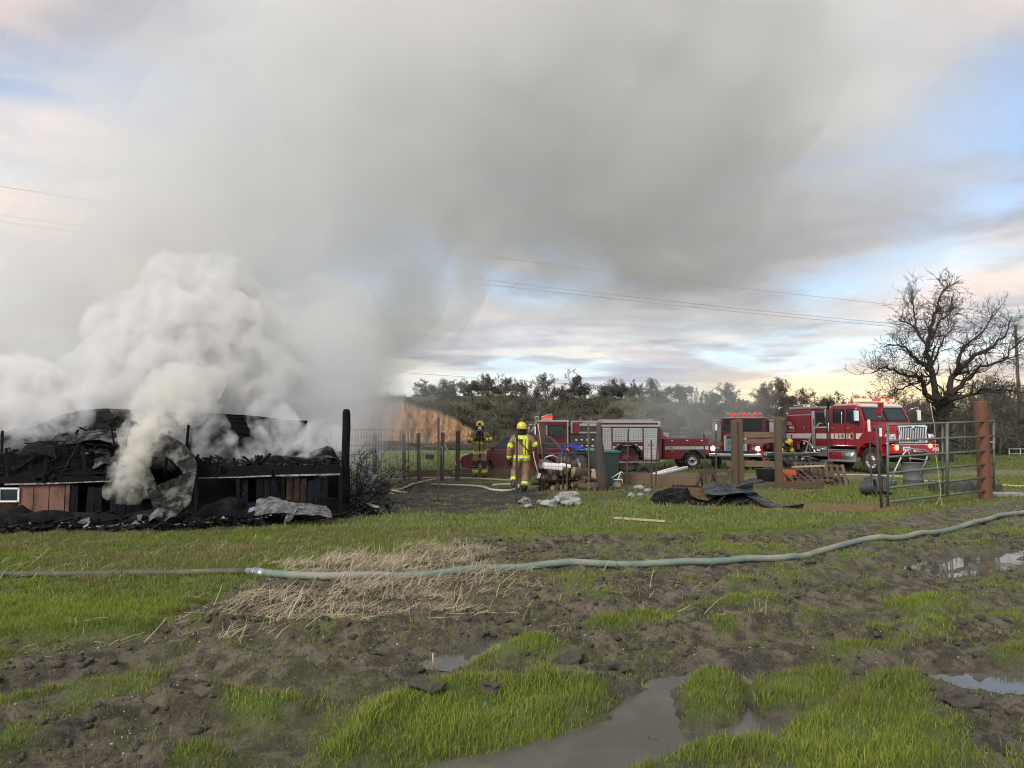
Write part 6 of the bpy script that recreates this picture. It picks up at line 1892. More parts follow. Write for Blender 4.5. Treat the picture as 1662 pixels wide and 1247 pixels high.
def fence_run():
    T = thing('wire_fence', G(838, 818), 0, 'wire mesh fence on steel posts between the barn and the wooden brace', 'fence')
    o = Vector(T.location)
    path = [(562, 15.5), (711, 17.9), (838, 17.15), (956, 17.8), (1020, 19.6), (1058, 20.2), (1145, 20.9), (1195, 21.6)]
    pts = [Vector(((px - 831) / 1232 * Y, Y, 0)) for px, Y in path]
    w = MB(); r = .0026
    def wire(a, b): 
        w.tube([a - o, b - o], r, 3, cap=False)
    zs = [.04, .15, .27, .40, .54, .68, .84, 1.0, 1.16, 1.34, 1.52, 1.68]
    for a, b in zip(pts, pts[1:]):
        L = (b - a).length; n = int(L / .085)
        for z in zs: 
            m = (a + b) / 2 + Vector((0, 0, z - .012)); wire(a + Vector((0, 0, z)), m); wire(m, b + Vector((0, 0, z)))
        for i in range(n):
            p = a.lerp(b, i / n); wire(p + Vector((0, 0, .04)), p + Vector((.004 * yr.normal(), 0, 1.68)))
    wo = w.build('wire_mesh', M_wire, T); wo['kind'] = 'stuff'
    for px, ytop, ybase, rr, m, lean in ((711, 680, 815, .026, M_tpost, 0), (838, 699, 819, .026, M_tpost, .01), (921, 700, 803, .020, M_tpost, -.03), (956, 690, 815, .016, M_board, 0), (1016, 697, 798, .022, M_tpost, .05), (1064, 696, 792, .022, M_tpost, .06), (1058, 715, 797, .020, M_tpost, .0), (1146, 705, 788, .022, M_tpost, -.03), (1162, 690, 786, .022, M_tpost, .02)):
        g = G(px, ybase); h = (ybase - ytop) * g.y / 1232
        s = MB(); s.box((0, 0, h / 2), (rr * 2, .008, h)); s.box((0, rr * .8, h / 2), (.008, rr * 1.6, h))
        for k in range(int(h / .12)): s.box((0, -.008, .12 + k * .12), (rr * 1.1, .012, .02))
        po = s.build('fence_post', m, T); po.location = g - o; po.rotation_euler = (0, lean, yr.uniform(-.3, .3))
        if px in (1162,):
            MB().box((0, 0, h - .09), (rr * 2.2, .05, .20)).build('white_tip', M_white, po)
    return T
fence_run()
def wire_run2():
    T = thing('wire_fence', G(1315, 787), 0, 'sagging wire fence strung from the wooden brace to the green gate', 'fence')
    o = Vector(T.location)
    pts = [Vector(((px - 831) / 1232 * Y, Y, 0)) for px, Y in ((1264, 21.8), (1313, 22.2), (1415, 19.2), (1436, 16.7))]
    w = MB()
    for a, b in zip(pts, pts[1:]):
        for z in (.25, .55, .85, 1.15, 1.4):
            m = (a + b) / 2 + Vector((0, 0, z - .04)); w.tube([a + Vector((0, 0, z)) - o, m - o, b + Vector((0, 0, z)) - o], .0026, 3, cap=False)
    w.build('strand_wire', M_wire, T)['kind'] = 'stuff'
    for px, yt, yb, tip in ((1313, 722, 788, False), (1416, 683, 806, True)):
        g = G(px, yb); h = (yb - yt) * g.y / 1232
        s = MB(); s.box((0, 0, h / 2), (.045, .008, h)); s.box((0, .02, h / 2), (.008, .04, h)); po = s.build('fence_post', M_tpost, T); po.location = g - o; po.rotation_euler = (0, -.02 if px == 1416 else .05, 0)
        if tip: MB().box((0, 0, h - .14), (.05, .05, .30)).build('white_tip', M_white, po)
    return T
wire_run2()

# heavy timber brace in the middle
def brace():
    g0, g1 = G(1197, 789), G(1263, 789)
    Y = 22.0
    T = thing('timber_brace', (P(1230, 790, Y).x, Y, 0), 0, 'heavy brown timber brace of two posts and rails before the tender', 'fence')
    o = Vector(T.location)
    def Q(px, py): p = P(px, py, Y) - o; return p
    def post(px, yt, w, m, ty=0.0, d=0.0):
        p = Q(px, yt); s = MB(); s.box((p.x, d, (p.z + ty) / 2 - .1), (w, w * .9, p.z + .2), rot=(0, yr.normal(0, .006), .1), bevel=.012); return s.build('post', m, T)
    post(1191, 682, .15, M_post); post(1201, 680, .20, M_post, d=.14); post(1262, 680, .17, M_post)
    for (a, c, w) in (((1206, 706), (1262, 706), .16), ((1184, 719), (1262, 715), .12), ((1182, 753), (1264, 754), .17), ((1206, 786), (1330, 788), .14)):
        p, q = Q(*a), Q(*c); s = MB(); s.bar(p + Vector((0, .16, 0)), q + Vector((0, .16, 0)), .045, w, bevel=.006); s.build('rail', M_board if a[1] != 786 else M_post, T)
    p, q = Q(1180, 770), Q(1196, 745); s = MB(); s.bar(p + Vector((0, -.1, 0)), q, .06, .10); s.build('strut', M_post, T)
brace()

# green tube gate
def gate():
    a0, a1 = G(1441, 825), G(1614, 797)
    YL, YR = 16.6, 18.3
    T = thing('tube_gate', (P(1441, 800, YL).x, YL, 0), 0, 'long green six rail tube gate standing open on the right', 'gate')
    o = Vector(T.location)
    lf = lambda py: P(1441, py, YL) - o
    rt = lambda py: P(1613, py, YR) - o
    for (pl, pr) in ((690, 684), (716, 708), (742, 731), (768, 752), (792, 774), (815, 795)):
        s = MB(); s.tube([lf(pl), lf(pl).lerp(rt(pr), .5), rt(pr)], .026, 10); s.build('rail', M_gate, T)
    def upr(p, q, r): s = MB(); s.tube([p, q], r, 10); return s.build('upright', M_gate, T)
    upr(lf(688), lf(823), .028); upr(rt(682), rt(797), .028)
    m0, m1 = lf(690).lerp(rt(684), .52), lf(815).lerp(rt(795), .52)
    upr(m0 + Vector((.02, -.03, .02)), m1 + Vector((.02, -.03, -.02)), .034); upr(m0 + Vector((-.05, .03, .02)), m1 + Vector((-.05, .03, -.02)), .022)
    l = MB(); l.tube([rt(718) + Vector((-.16, 0, 0)), rt(718) + Vector((.04, 0, 0))], .018, 6); l.build('latch', M_palewood, T)
    h = MB(); h.tube([lf(700) + Vector((-.08, 0, 0)), lf(700)], .02, 6); h.tube([lf(805) + Vector((-.08, 0, 0)), lf(805)], .02, 6); h.build('hinge', M_tpost, T)
gate()
g = G(1600, 812)
s = MB(); s.lathe([(.150, -.3), (.150, 2.33), (.146, 2.37), (.128, 2.37), (.128, 2.0), (0, 2.0)], n=24); o_ = s.build('pipe_post', M_rustpipe); o_.location = g; o_.rotation_euler = (0, -.015, 0); tag(o_, 'thick rust brown pipe post behind the right end of the gate', 'post')
g = G(1437, 826); s = MB(); s.tube([(0, 0, -.1), (-.07, 0, 1.80)], .03, 8); o_ = s.build('gate_post', M_tpost); o_.location = g + Vector((-.05, .05, 0)); tag(o_, 'thin steel post at the left end of the green gate', 'post')
# marker stake with red ribbon
g = G(1433, 806); T = thing('marker_stake', g, 0, 'thin stake with a red ribbon and white tip beside the gate', 'stake')
s = MB(); s.tube([(0, 0, 0), (-.02, 0, 2.35)], .010, 6); s.build('stake', M_tpost, T); MB().box((-.012, 0, 1.62), (.05, .05, .22)).build('white_tip', M_white, T)
s = MB(); s.sheet([[(-.08 + .02 * k + .03 * math.sin(j * 1.3), -.02 * k + .02 * math.sin(j * .9 + k), 2.36 - .075 * j) for k in range(6)] for j in range(6)], .004); s.build('ribbon', M_red, T)
# rope hanging from the gate
g = P(1518, 745, 17.4); s = MB()
s.tube([P(1511, 663, 17.9), P(1513, 675, 17.8), P(1517, 690, 17.6), P(1519, 740, 17.3), P(1523, 768, 17.3), P(1527, 798, 17.3), P(1526, 806, 17.2), P(1520, 818, 16.9), P(1516, 826, 16.6)], .006, 6); s.tube([P(1526, 806, 17.2), P(1529, 818, 16.9), P(1524, 822, 16.8)], .008, 6); s.tube([P(1511, 663, 17.9), P(1510, 655, 17.9), P(1513, 672, 17.8)], .012, 6)
o_ = s.build('rope', M_rope); tag(o_, 'yellow rope hanging down through the middle of the green gate', 'rope')

# wooden fence at the back of the yard
def back_fence():
    T = thing('rail_fence', G(660, 781), 0, 'old wooden post and rail fence at the back of the yard', 'fence')
    o = Vector(T.location); Y = 25.6
    def Q(px, py, y=Y): return P(px, py, y) - o
    for px, yt, yb, w in ((609, 703, 796, .11), (656, 705, 779, .12), (680, 703, 779, .12), (718, 702, 780, .12), (743, 700, 781, .13)):
        y = Y if px != 609 else 22.0
        p = Q(px, yt, y); s = MB(); s.box((p.x, p.y, p.z / 2 - .1), (w, w, p.z + .2), rot=(0, yr.normal(0, .012), yr.uniform(-.3, .3)), bevel=.01); s.build('post', M_darkpost if px in (743,) else M_post, T)
    for a, c, y0, y1, w in (((609, 719), (656, 718), 22.0, Y, .10), ((656, 722), (682, 722), Y, Y, .08)):
        s = MB(); s.bar(Q(a[0], a[1], y0 - .08), Q(c[0], c[1], y1 - .08), .04, w); s.build('rail', M_darkpost, T)
    s = MB(); s.tube([Q(662, 700), Q(664, 779)], .018, 6); s.build('steel_post', M_tpost, T)
    s = MB(); s.bar(Q(721, 722, Y - .2), Q(740, 755, Y - .6), .03, .05); s.build('strut', M_palewood, T)
back_fence()
def pen_gate():
    T = thing('yard_gate', G(700, 781), 0, 'small pale tube gate with a blue sign in the yard', 'gate')
    o = Vector(T.location); Y = 25.0
    Q = lambda px, py: P(px, py, Y) - o
    s = MB(); s.tube([Q(682, 779), Q(682, 732), Q(683, 727), Q(687, 724.5), Q(716, 724.5), Q(718, 727), Q(718, 776)], .020, 8); s.build('frame', M_galv, T)
    s = MB(); s.tube([Q(683, 737), Q(718, 736)], .017, 8); s.build('rail', M_galv, T)
    s = MB(); s.box(Q(697.5, 742) + Vector((0, -.03, 0)), (.28, .01, .16), rot=(0, .06, 0), bevel=.004); s = s.build('sign', M_navy, T)
    q = MB(); q.tube([Q(692, 738) , Q(692, 735)], .006, 5); q.tube([Q(703, 738), Q(703, 735)], .006, 5); q.build('sign_hanger', M_wire, s)
pen_gate()
def board(name, label, a, c, h, m, Y0, Y1, th=.05, group='long boards edging the yard beds'):
    p, q = P(a[0], a[1], Y0), P(c[0], c[1], Y1); mid = (p + q) / 2; mid.z = 0
    s = MB(); s.bar(Vector((p.x, p.y, h / 2 + .02)) - mid, Vector((q.x, q.y, h / 2 + .02)) - mid, th, h, bevel=.006); o = s.build(name, m); o.location = mid
    return tag(o, label, 'board', group)
board('bed_board', 'long brown board edging the bed behind the facing firefighter', (655, 770), (735, 768), .26, M_board, 27.4, 27.5)
board('bed_board', 'tall brown board between the two firefighters', (738, 770), (866, 770), .30, M_board, 27.5, 27.7)
board('bed_board', 'long pale brown board right of the firewood heap', (1010, 775), (1130, 781), .34, M_board, 24.2, 21.8)
board('bed_board', 'low weathered board behind the timber brace', (1120, 775), (1200, 770), .22, M_board, 24.5, 25.4)
board('sleeper_board', 'weathered sleeper lying across the grass before the pallet heap', (1268, 784), (1335, 784), .20, M_post, 21.6, 22.0)

# pen of dark posts and pipe rails by the firewood
def pen():
    T = thing('pipe_pen', G(920, 798), 0, 'pen of dark posts with two pipe rails behind the firewood heap', 'fence')
    o = Vector(T.location); Y = 21.2
    Q = lambda px, py, y=Y: P(px, py, y) - o
    for px, yt, yb, r, m in ((880, 688, 793, .10, M_darkpost), (913, 722, 795, .03, M_tpost), (972, 686, 795, .10, M_darkpost), (955, 690, 795, .03, M_tpost)):
        p = Q(px, yt); s = MB(); s.tube([(p.x, p.y, -.1), (p.x + .01, p.y, p.z * .5), (p.x, p.y, p.z)], r if px != 972 else .07, 10); s.build('post', m, T)
    for a, c in (((879, 721), (960, 721)), ((862, 738), (960, 735))):
        s = MB(); s.tube([Q(*a) + Vector((0, -.1, 0)), Q(*c) + Vector((0, -.1, 0))], .022, 8); s.build('pipe_rail', M_tpost, T)
pen()
# shovel standing against the pen
T = thing('shovel', P(880, 770, 21.0), 0, 'long handled shovel with a white D grip leaning beside the dark post', 'shovel')
o = Vector(T.location); Q = lambda px, py: P(px, py, 20.95) - o
s = MB(); s.tube([Q(873, 688), Q(876, 708), Q(881, 745)], .016, 8); s.build('shaft', M_palewood, T)
s = MB(); s.tube([Q(873, 688), Q(868.5, 679), Q(868, 677), Q(874.5, 676.5), Q(874, 679), Q(873, 688)], .013, 6); s.build('grip', M_galv, T)
s = MB(); s.sheet([[Q(881, 745) + Vector((x * .11, .05 * x * x, -.0 - .09 * k)) for x in (-1, -.5, 0, .5, 1)] for k in range(4)], .006); s.build('blade', M_galv, T)
# split trunk leaning at the end of the heap
g = G(978, 797); s = MB(); s.tube([(.05, 0, -.1), (.04, 0, .3), (-.02, 0, .8), (-.05, .02, 1.2), (-.07, 0, 1.42), (-.10, 0, 1.52)], [.20, .16, .145, .135, .11, .03], 9); o_ = s.build('tree_stump', mat('grey_trunk', (.052, .044, .040), .9, var=.2, scale=6, stretch=(3, 3, .5), bump=.6, bscale=16)); o_.location = G(976, 797); tag(o_, 'tall dark split trunk standing at the right end of the firewood', 'stump')

# firewood: every log by itself
def log_mesh(r, L, seed, split=False):
    rn = np.random.default_rng(seed); n = 10
    m = MB(); rings = []
    prof = [r * (1 + rn.normal(0, .07)) * ((.55 if split and (k > 6) else 1)) for k in range(n)]
    for i in range(4):
        x = L * (i / 3 - .5)
        rings.append([m.bm.verts.new((x, prof[k] * math.cos(2 * math.pi * k / n) * (1 + rn.normal(0, .03)), prof[k] * math.sin(2 * math.pi * k / n) * (1 + rn.normal(0, .03)))) for k in range(n)])
    for A, B in zip(rings, rings[1:]):
        for k in range(n): f = m.bm.faces.new((A[k], B[k], B[(k + 1) % n], A[(k + 1) % n])); f.smooth = True
    f = m.bm.faces.new(rings[0]); f.material_index = 1; f = m.bm.faces.new(list(reversed(rings[-1]))); f.material_index = 1
    o = m.build('log', [M_bark2, M_cut]); me = o.data; bpy.data.objects.remove(o); return me
logs = [log_mesh(r, L, k, k % 2 == 1) for k, (r, L) in enumerate(((.085, .5), (.11, .45), (.07, .55), (.13, .42), (.09, .6), (.06, .7)))]
for i in range(46):
    u = yr.random(); row = i % 5
    px = 862 + (1.0 - abs(u - .5) * (row * .18)) * 0 + (105 * (.5 + (u - .5) * (1 - row * .14)))
    p = G(px, 797 - yr.uniform(0, 5)); 
    o = link(bpy.data.objects.new('log', logs[i % 6])); o.location = (p.x, p.y + row * .06, .08 + row * .135 + yr.uniform(-.02, .02))
    o.rotation_euler = (yr.uniform(0, 6.3), yr.normal(0, .22), yr.choice([yr.normal(1.5, .5), yr.normal(.2, .4)])); o.scale = [yr.uniform(.9, 1.3)] * 3
    tag(o, 'split grey brown log in the firewood heap behind the fence', 'log', 'logs in the firewood heap')
for k, (px, py, rz, r, lab) in enumerate(((966, 797, .3, 3, 'log with pale cut face at the right foot of the firewood heap'), (1002, 793, 1.4, 1, 'round log end lying alone beside the white frame'))):
    g = G(px, py); o = link(bpy.data.objects.new('log', logs[r])); o.location = (g.x, g.y, .11); o.rotation_euler = (0, 0, rz); tag(o, lab, 'log')
g = G(963, 792); s = MB(); s.tube([(0, 0, .55), (.02, 0, .3), (.1, 0, .12), (.35, -.05, .05)], [.06, .09, .08, .05], 8); o_ = s.build('branch', M_cut); o_.location = g; tag(o_, 'bent pale branch leaning at the end of the firewood', 'branch')
g = G(905, 768); 
# white bucket and tools on the heap
s = MB(); s.box((0, 0, 0), (.55, .3, .16), rot=(.1, .1, .2), bevel=.04); s.box((.35, 0, .02), (.3, .2, .1), rot=(0, .2, 0), bevel=.03); o_ = s.build('white_crate', M_white); o_.location = P(897, 757, 20.9); tag(o_, 'battered white crate lying on top of the firewood', 'crate')
s = MB(); s.tube([(-.25, 0, 0), (-.2, 0, .16), (0, 0, .22), (.15, 0, .14)], .025, 6); o_ = s.build('white_hoop', M_galv); o_.location = P(897, 752, 20.9); tag(o_, 'pale metal hoop standing on the white crate', 'hoop')
# wrapped bins and sacks behind the heap
def bin_(label, px, py, Y, w, h, m, lid=None, lidn='lid'):
    p = P(px, py, Y); T = thing('wheelie_bin', (p.x, Y, 0), yr.uniform(-.3, .3), label, 'bin', 'bins and sacks behind the firewood')
    s = MB(); s.box((0, 0, h / 2 + .02), (w, w, h), taper=(1.12, 1.12), bevel=.03); s.build('tub', m, T)
    if lid: s = MB(); s.box((0, 0, h + .06), (w * 1.25, w * 1.25, .07), rot=(.03, .02, 0), bevel=.025); s.box((0, w * .6, h + .08), (w * .8, .06, .05), bevel=.02); s.build(lidn, lid, T)
    return T
bin_('dark green bin with a teal lid behind the split trunk', 985, 750, 23.2, .55, .98, M_green, M_teal)
bin_('dark bin with a long teal lid right of the blue tarp', 955, 750, 23.6, .62, 1.02, M_rubber, M_teal)
for px, Y, sx, hh_, lab in ((918, 23.0, .34, .52, 'dark plastic sack under the blue tarp'), (940, 22.8, .30, .48, 'shiny dark sack right of the blue tarp sack')):
    s = MB(); s.ico((0, 0, 0), 1.0, 3, (sx, .3, hh_), .35, int(px)); o_ = s.build('plastic_sack', M_bag); p = P(px, 750, Y); o_.location = (p.x, Y, hh_ * .9); tag(o_, lab, 'sack')
s = MB(); s.sheet([[Vector((x * .36, y * .28, .10 - .10 * x * x - .08 * y * y + .05 * math.sin(5 * x + 3 * y))) for x in np.linspace(-1, 1, 12)] for y in np.linspace(-1, 1, 8)], .01); o_ = s.build('tarp', M_tarpblue); p = P(930, 728, 22.9); o_.location = p; tag(o_, 'crumpled bright blue tarp lying over the dark sacks', 'tarp')

# wheelbarrow on its side
def barrow():
    g = G(598, 808); T = thing('wheelbarrow', g, 0, 'grey wheelbarrow tipped on its side by the charred post', 'wheelbarrow')
    o = Vector(T.location); Y = 18.2; Q = lambda px, py, d=0: P(px, py, Y + d) - o
    rim_ = [Q(580, 752, .1), Q(614, 770, 0), Q(598, 802, -.1), Q(578, 803, 0)]
    c = Q(590, 782, .35)
    s = MB(); s.sheet([[rim_[0], rim_[1]], [rim_[0].lerp(rim_[3], .5), rim_[1].lerp(rim_[2], .5)], [rim_[3], rim_[2]]]); 
    inn = [p.lerp(c, .45) + Vector((0, .3, 0)) for p in rim_]
    for k in range(4):
        j = (k + 1) % 4; s.sheet([[rim_[k], rim_[j]], [inn[k], inn[j]]], .004)
    s.build('tray', M_barrow, T)
    s = MB(); s.tube(rim_, .018, 6, closed=True); s.build('tray_rim', M_black, T)
    w = MB(); w.lathe([(.10, -.05), (.17, -.05), (.20, -.02), (.20, .02), (.17, .05), (.10, .05), (.03, .03), (.03, -.03), (.10, -.05)], c=Q(621, 791, -.1), axis='Y', n=18, rot=(.1, 0, .5)); w.build('wheel', M_tyre, T)
    for a, b in (((600, 795), (640, 802)), ((598, 800), (616, 792)), ((606, 786), (632, 803)), ((622, 794), (660, 800))):
        s = MB(); s.tube([Q(*a), Q(*b)], .020, 6); s.build('handle' if b[0] in (640, 660) else 'leg', M_palewood if b[0] != 616 else M_galv, T)
barrow()
# scorched thorn bush beside it
rnd = np.random.default_rng(4); segs = []
for i in range(9): grow(segs, (rnd.normal(0, .15), rnd.normal(0, .15), 0), (rnd.normal(0, .4), rnd.normal(0, .3), 1), rnd.uniform(.8, 1.5), .018, 1, rnd, 3, .6, .05, 2, .35, .005)
V, F = seg_mesh(segs, 3); o_ = mesh_np('thorn_bush', V, F, 4, M_charash_lit); o_.location = G(580, 822); tag(o_, 'scorched leafless thorn bush behind the charred post', 'bush')

# yard hoses and the pale sticks on the ground
def hose(name, label, pts, r, m, z=None, group=None):
    P_ = [G(*q) for q in pts]; P_ = [Vector((p.x, p.y, float(ground_h(np.array([p.x]), np.array([p.y]))[0]) + r * .9)) for p in P_]
    fine = []
    for i in range(len(P_) - 1):
        p0, p1, p2, p3 = P_[max(i - 1, 0)], P_[i], P_[i + 1], P_[min(i + 2, len(P_) - 1)]
        k = max(3, int((p2 - p1).length / .25)); k = min(k, 40)
        for j in range(k):
            t = j / k
            q = .5 * (2 * p1 + (p2 - p0) * t + (2 * p0 - 5 * p1 + 4 * p2 - p3) * t * t + (3 * p1 - p0 - 3 * p2 + p3) * t ** 3)
            q.z = float(ground_h(np.array([q.x]), np.array([q.y]))[0]) + r * .9; fine.append(q)
    fine.append(P_[-1])
    zs = [q.z for q in fine]
    for _ in range(3): zs = [max(zs[i], (zs[max(i - 1, 0)] + zs[i] * 2 + zs[min(i + 1, len(zs) - 1)]) / 4) for i in range(len(zs))]
    for q, z_ in zip(fine, zs): q.z = z_
    s = MB(); s.tube(fine, r, 10)
    return s, fine
for lab, pts, r in (('pale hose curving across the scorched yard to the walking firefighter', [(560, 792), (640, 797), (672, 787), (712, 779), (760, 778), (836, 782)], .034), ('pale hose loop at the feet of the walking firefighter', [(700, 788), (775, 791), (800, 797), (828, 798), (842, 793), (836, 788), (800, 789)], .034), ('straight pale hose lying along the back of the yard', [(604, 782), (650, 779), (690, 777), (730, 776)], .03)):
    s, _f = hose('fire_hose', lab, pts, r, M_hoseyl); tag(s.build('fire_hose', M_hoseyl), lab, 'hose', 'pale hoses in the yard')
s, _f = hose('fire_hose', '', [(1490, 783), (1540, 782), (1575, 788), (1620, 789), (1680, 792), (1800, 796)], .03, M_hoseyl); tag(s.build('fire_hose', M_rope), 'yellowish hose lying on the grass beyond the gate', 'hose')
s, _f = hose('fire_hose', '', [(1355, 772), (1400, 772), (1440, 774), (1500, 776)], .03, M_hoseyl); tag(s.build('fire_hose', M_hoseyl), 'pale hose on the drive in front of the large engine', 'hose')

# burnt sheets dumped on the grass
M_sooty = char_mat('sooty_sheet', (0.008, 0.008, 0.009), (0.055, 0.055, 0.055), (0.20, 0.19, 0.18), .45, 6, rough=.5)
_n = 'roof_sheet'; gp = 'burnt roof sheets heaped on the grass'
def sh(label, rows, m, seed, cr, nu, nv, rid, ramp=.018): return scrap(label, rows, m, seed, cr, nu, nv, rid, 'corrugated_sheet', 'metal sheet', ramp, gp)
sh('black crumpled sheet at the left end of the sheet heap', [[P(1056, 812, 17.3), P(1085, 822, 17.0), P(1130, 824, 16.9), P(1165, 818, 17.0)], [P(1062, 800, 17.8), P(1090, 796, 17.9), P(1130, 798, 17.8), P(1170, 804, 17.7)], [P(1080, 794, 18.3), P(1104, 786, 18.4), P(1135, 790, 18.4), P(1172, 796, 18.3)]], M_sooty, 101, .10, 60, 50, 7, .025)
sh('sooty sheet sagging below the blue grey one', [[P(1130, 820, 17.0), P(1165, 822, 16.8), P(1200, 818, 16.8), P(1225, 812, 17.0)], [P(1135, 800, 17.6), P(1165, 800, 17.6), P(1200, 800, 17.5), P(1230, 800, 17.6)]], M_sooty, 102, .07, 44, 30, 4)
sh('blue grey sheet lying on top of the sheet heap', [[P(1145, 803, 17.1), P(1175, 804, 16.9), P(1200, 801, 16.9), P(1222, 799, 17.1)], [P(1140, 790, 17.7), P(1165, 783, 17.8), P(1190, 788, 17.8), P(1222, 786, 17.8)]], M_greymetal, 103, .035, 44, 24, 5, .014)
sh('pale bent strip sticking up from the sheet heap', [[P(1196, 792, 17.4), P(1216, 786, 17.3), P(1241, 783, 17.3)], [P(1200, 786, 17.7), P(1218, 778, 17.6), P(1238, 780, 17.6)]], M_greymetal, 104, .02, 20, 10, 2)
sh('long grey sheet sliding off the heap onto the grass', [[P(1196, 796, 17.5), P(1222, 812, 16.8), P(1255, 828, 16.15), P(1272, 829, 16.1)], [P(1222, 798, 17.8), P(1245, 812, 17.1), P(1268, 822, 16.5), P(1285, 823, 16.4)]], M_greymetal, 105, .02, 40, 26, 4, .016)
sh('torn dark tongue of metal at the right tip of the heap', [[P(1266, 829, 16.1), P(1285, 828, 16.1), P(1302, 825, 16.2)], [P(1272, 823, 16.4), P(1288, 823, 16.4), P(1305, 818, 16.6)]], M_charash_lit, 106, .04, 20, 10, 2)
scrap('tan singed insulation bat lying on the burnt sheets', [[P(1122, 806, 17.25), P(1136, 812, 17.1), P(1150, 812, 17.1), P(1164, 802, 17.2)], [P(1116, 789, 17.75), P(1130, 790, 17.7), P(1146, 792, 17.65), P(1160, 797, 17.5)]], M_insul, 107, .05, 30, 20, 6, 'insulation_bat', 'insulation', .03)
scrap('grey crumpled foil dangling under the heap of sheets', [[P(1158, 824, 16.6), P(1164, 822, 16.6), P(1168, 816, 16.7)], [P(1168, 810, 16.9), P(1174, 806, 16.9), P(1180, 802, 17)]], M_burnmetal, 108, .03, 12, 12)
scrap('pale splinter sheet poking up behind the black sheet', [[P(1090, 792, 18.2), P(1098, 794, 18.1), P(1106, 796, 18.0)], [P(1092, 786, 18.3), P(1100, 789, 18.2), P(1108, 793, 18.1)]], M_burnmetal, 109, .02, 10, 6)
# white pale stones
for k, (px, py, r, sx, lab) in enumerate(((891, 822, .13, 1.5, 'flat pale stone at the left of the stone group'), (905, 818, .13, 1.0, 'rounded pale stone second from the left'), (917, 813, .17, 1.3, 'largest grey stone at the back of the stone group'), (932, 809, .13, 1.2, 'pale stone at the back right of the group'), (922, 821, .12, 1.3, 'low white stone at the front of the group'), (935, 820, .13, 1.2, 'white stone at the right front of the group'), (852, 817, .12, 1.3, 'greenish pale stone by the walking firefighter'), (858, 824, .07, 1.4, 'small white stone below the walking firefighter'), (876, 817, .06, 1.6, 'small flat stone left of the stone group'), (1036, 797, .13, 1.3, 'brown grey stone under the long board'), (1052, 799, .09, 1.2, 'small reddish stone beside the brown grey stone'), (1025, 806, .08, 1.5, 'flat white stone on the grass below the wire fence'), (1040, 805, .06, 2.0, 'thin white stone left of the burnt sheets'))):
    s = MB().ico((0, 0, 0), 1, 3, (r * sx, r, r * .72), .75, k + 40); o_ = s.build('stone', M_stone); g = G(px, py); o_.location = (g.x, g.y, r * .45); o_.rotation_euler = (0, 0, yr.random() * 6); tag(o_, lab, 'stone', 'pale stones on the grass')
# white gutters on the drive
for k, (a, c, w, lab) in enumerate((((1050, 771), (1098, 757), .16, 'upper of two white gutter lengths lying on the drive'), ((1062, 772), (1114, 757), .16, 'lower white gutter length lying on the drive'))):
    p, q = P(a[0], a[1], 26.5), P(c[0], c[1], 28.5); p.z = .10 + .04 * k; q.z = .32
    s = MB(); s.bar(p, q, w, .08, bevel=.02); o_ = s.build('gutter', M_white); tag(o_, lab, 'gutter', 'white gutters')
s = MB(); s.lathe([(.14, -.08), (.25, -.09), (.29, -.05), (.29, .05), (.25, .09), (.14, .08), (.14, -.08)], n=20); o_ = s.build('loose_tyre', M_tyre); p = P(1046, 765, 27.2); o_.location = (p.x, p.y, .2); o_.rotation_euler = (1.2, .2, 0); tag(o_, 'loose black tyre lying behind the long board', 'tyre')
s = MB(); s.box((0, 0, .14), (.5, .36, .16), bevel=.04); s.tube([(-.2, 0, .2), (-.3, .0, .34), (.2, 0, .36)], .015, 6); o_ = s.build('mower_deck', M_black); p = P(1032, 766, 27.0); o_.location = (p.x, p.y, 0); tag(o_, 'low black mower deck beside the loose tyre', 'mower')
s = MB(); Q = lambda px, py, d=0: P(px, py, 22.6 + d)
s.tube([Q(993, 776), Q(1008, 766), Q(1013, 769, .2)], .016, 6); s.tube([Q(1008, 766), Q(1000, 784)], .016, 6); s.tube([Q(996, 779), Q(1010, 778), Q(1010, 786)], .018, 6); o_ = s.build('broken_chair', M_white); tag(o_, 'broken white chair frame beside the round log', 'chair frame')
# saw horse
T = thing('saw_horse', P(1146, 785, 22.5), 0, 'dark wooden saw horse behind the burnt sheets', 'saw horse'); T.location.z = 0
o = Vector(T.location); Q = lambda px, py, d=0: P(px, py, 22.5 + d) - o
s = MB(); s.bar(Q(1135, 768), Q(1160, 767), .12, .14); s.build('beam', M_darkpost, T)
for a, c, d in (((1138, 770), (1130, 789), -.15), ((1138, 770), (1140, 788), .25), ((1156, 770), (1151, 789), -.15), ((1156, 770), (1162, 787), .25)):
    s = MB(); s.bar(Q(*a), Q(c[0], c[1], d), .05, .09); s.build('leg', M_post, T)

# things between the brace and the large engine
s = MB(); s.box((0, 0, .22), (.42, .36, .44), bevel=.05); s.box((0, 0, .45), (.36, .3, .04), bevel=.02); o_ = s.build('orange_tub', M_orange); p = P(1278, 770, 23.4); o_.location = (p.x, p.y, 0); o_.rotation_euler = (0, 0, .2); tag(o_, 'square orange tub right of the timber brace', 'tub', 'orange tubs')
s = MB(); s.box((0, 0, .16), (.34, .3, .32), taper=(1.1, 1.1), bevel=.04); o_ = s.build('orange_tub', M_orange); p = P(1256, 770, 23.8); o_.location = (p.x, p.y, 0); o_.rotation_euler = (.1, .5, .2); tag(o_, 'tipped orange tub seen between the brace posts', 'tub', 'orange tubs')
s = MB(); s.lathe([(0, 0), (.24, 0), (.30, .5), (.32, .52), (.29, .52), (.23, .03), (0, .03)], n=20); o_ = s.build('black_bucket', M_rubber); p = P(1243, 770, 23.3); o_.location = (p.x, p.y, 0); tag(o_, 'large black bucket seen between the brace posts', 'bucket')
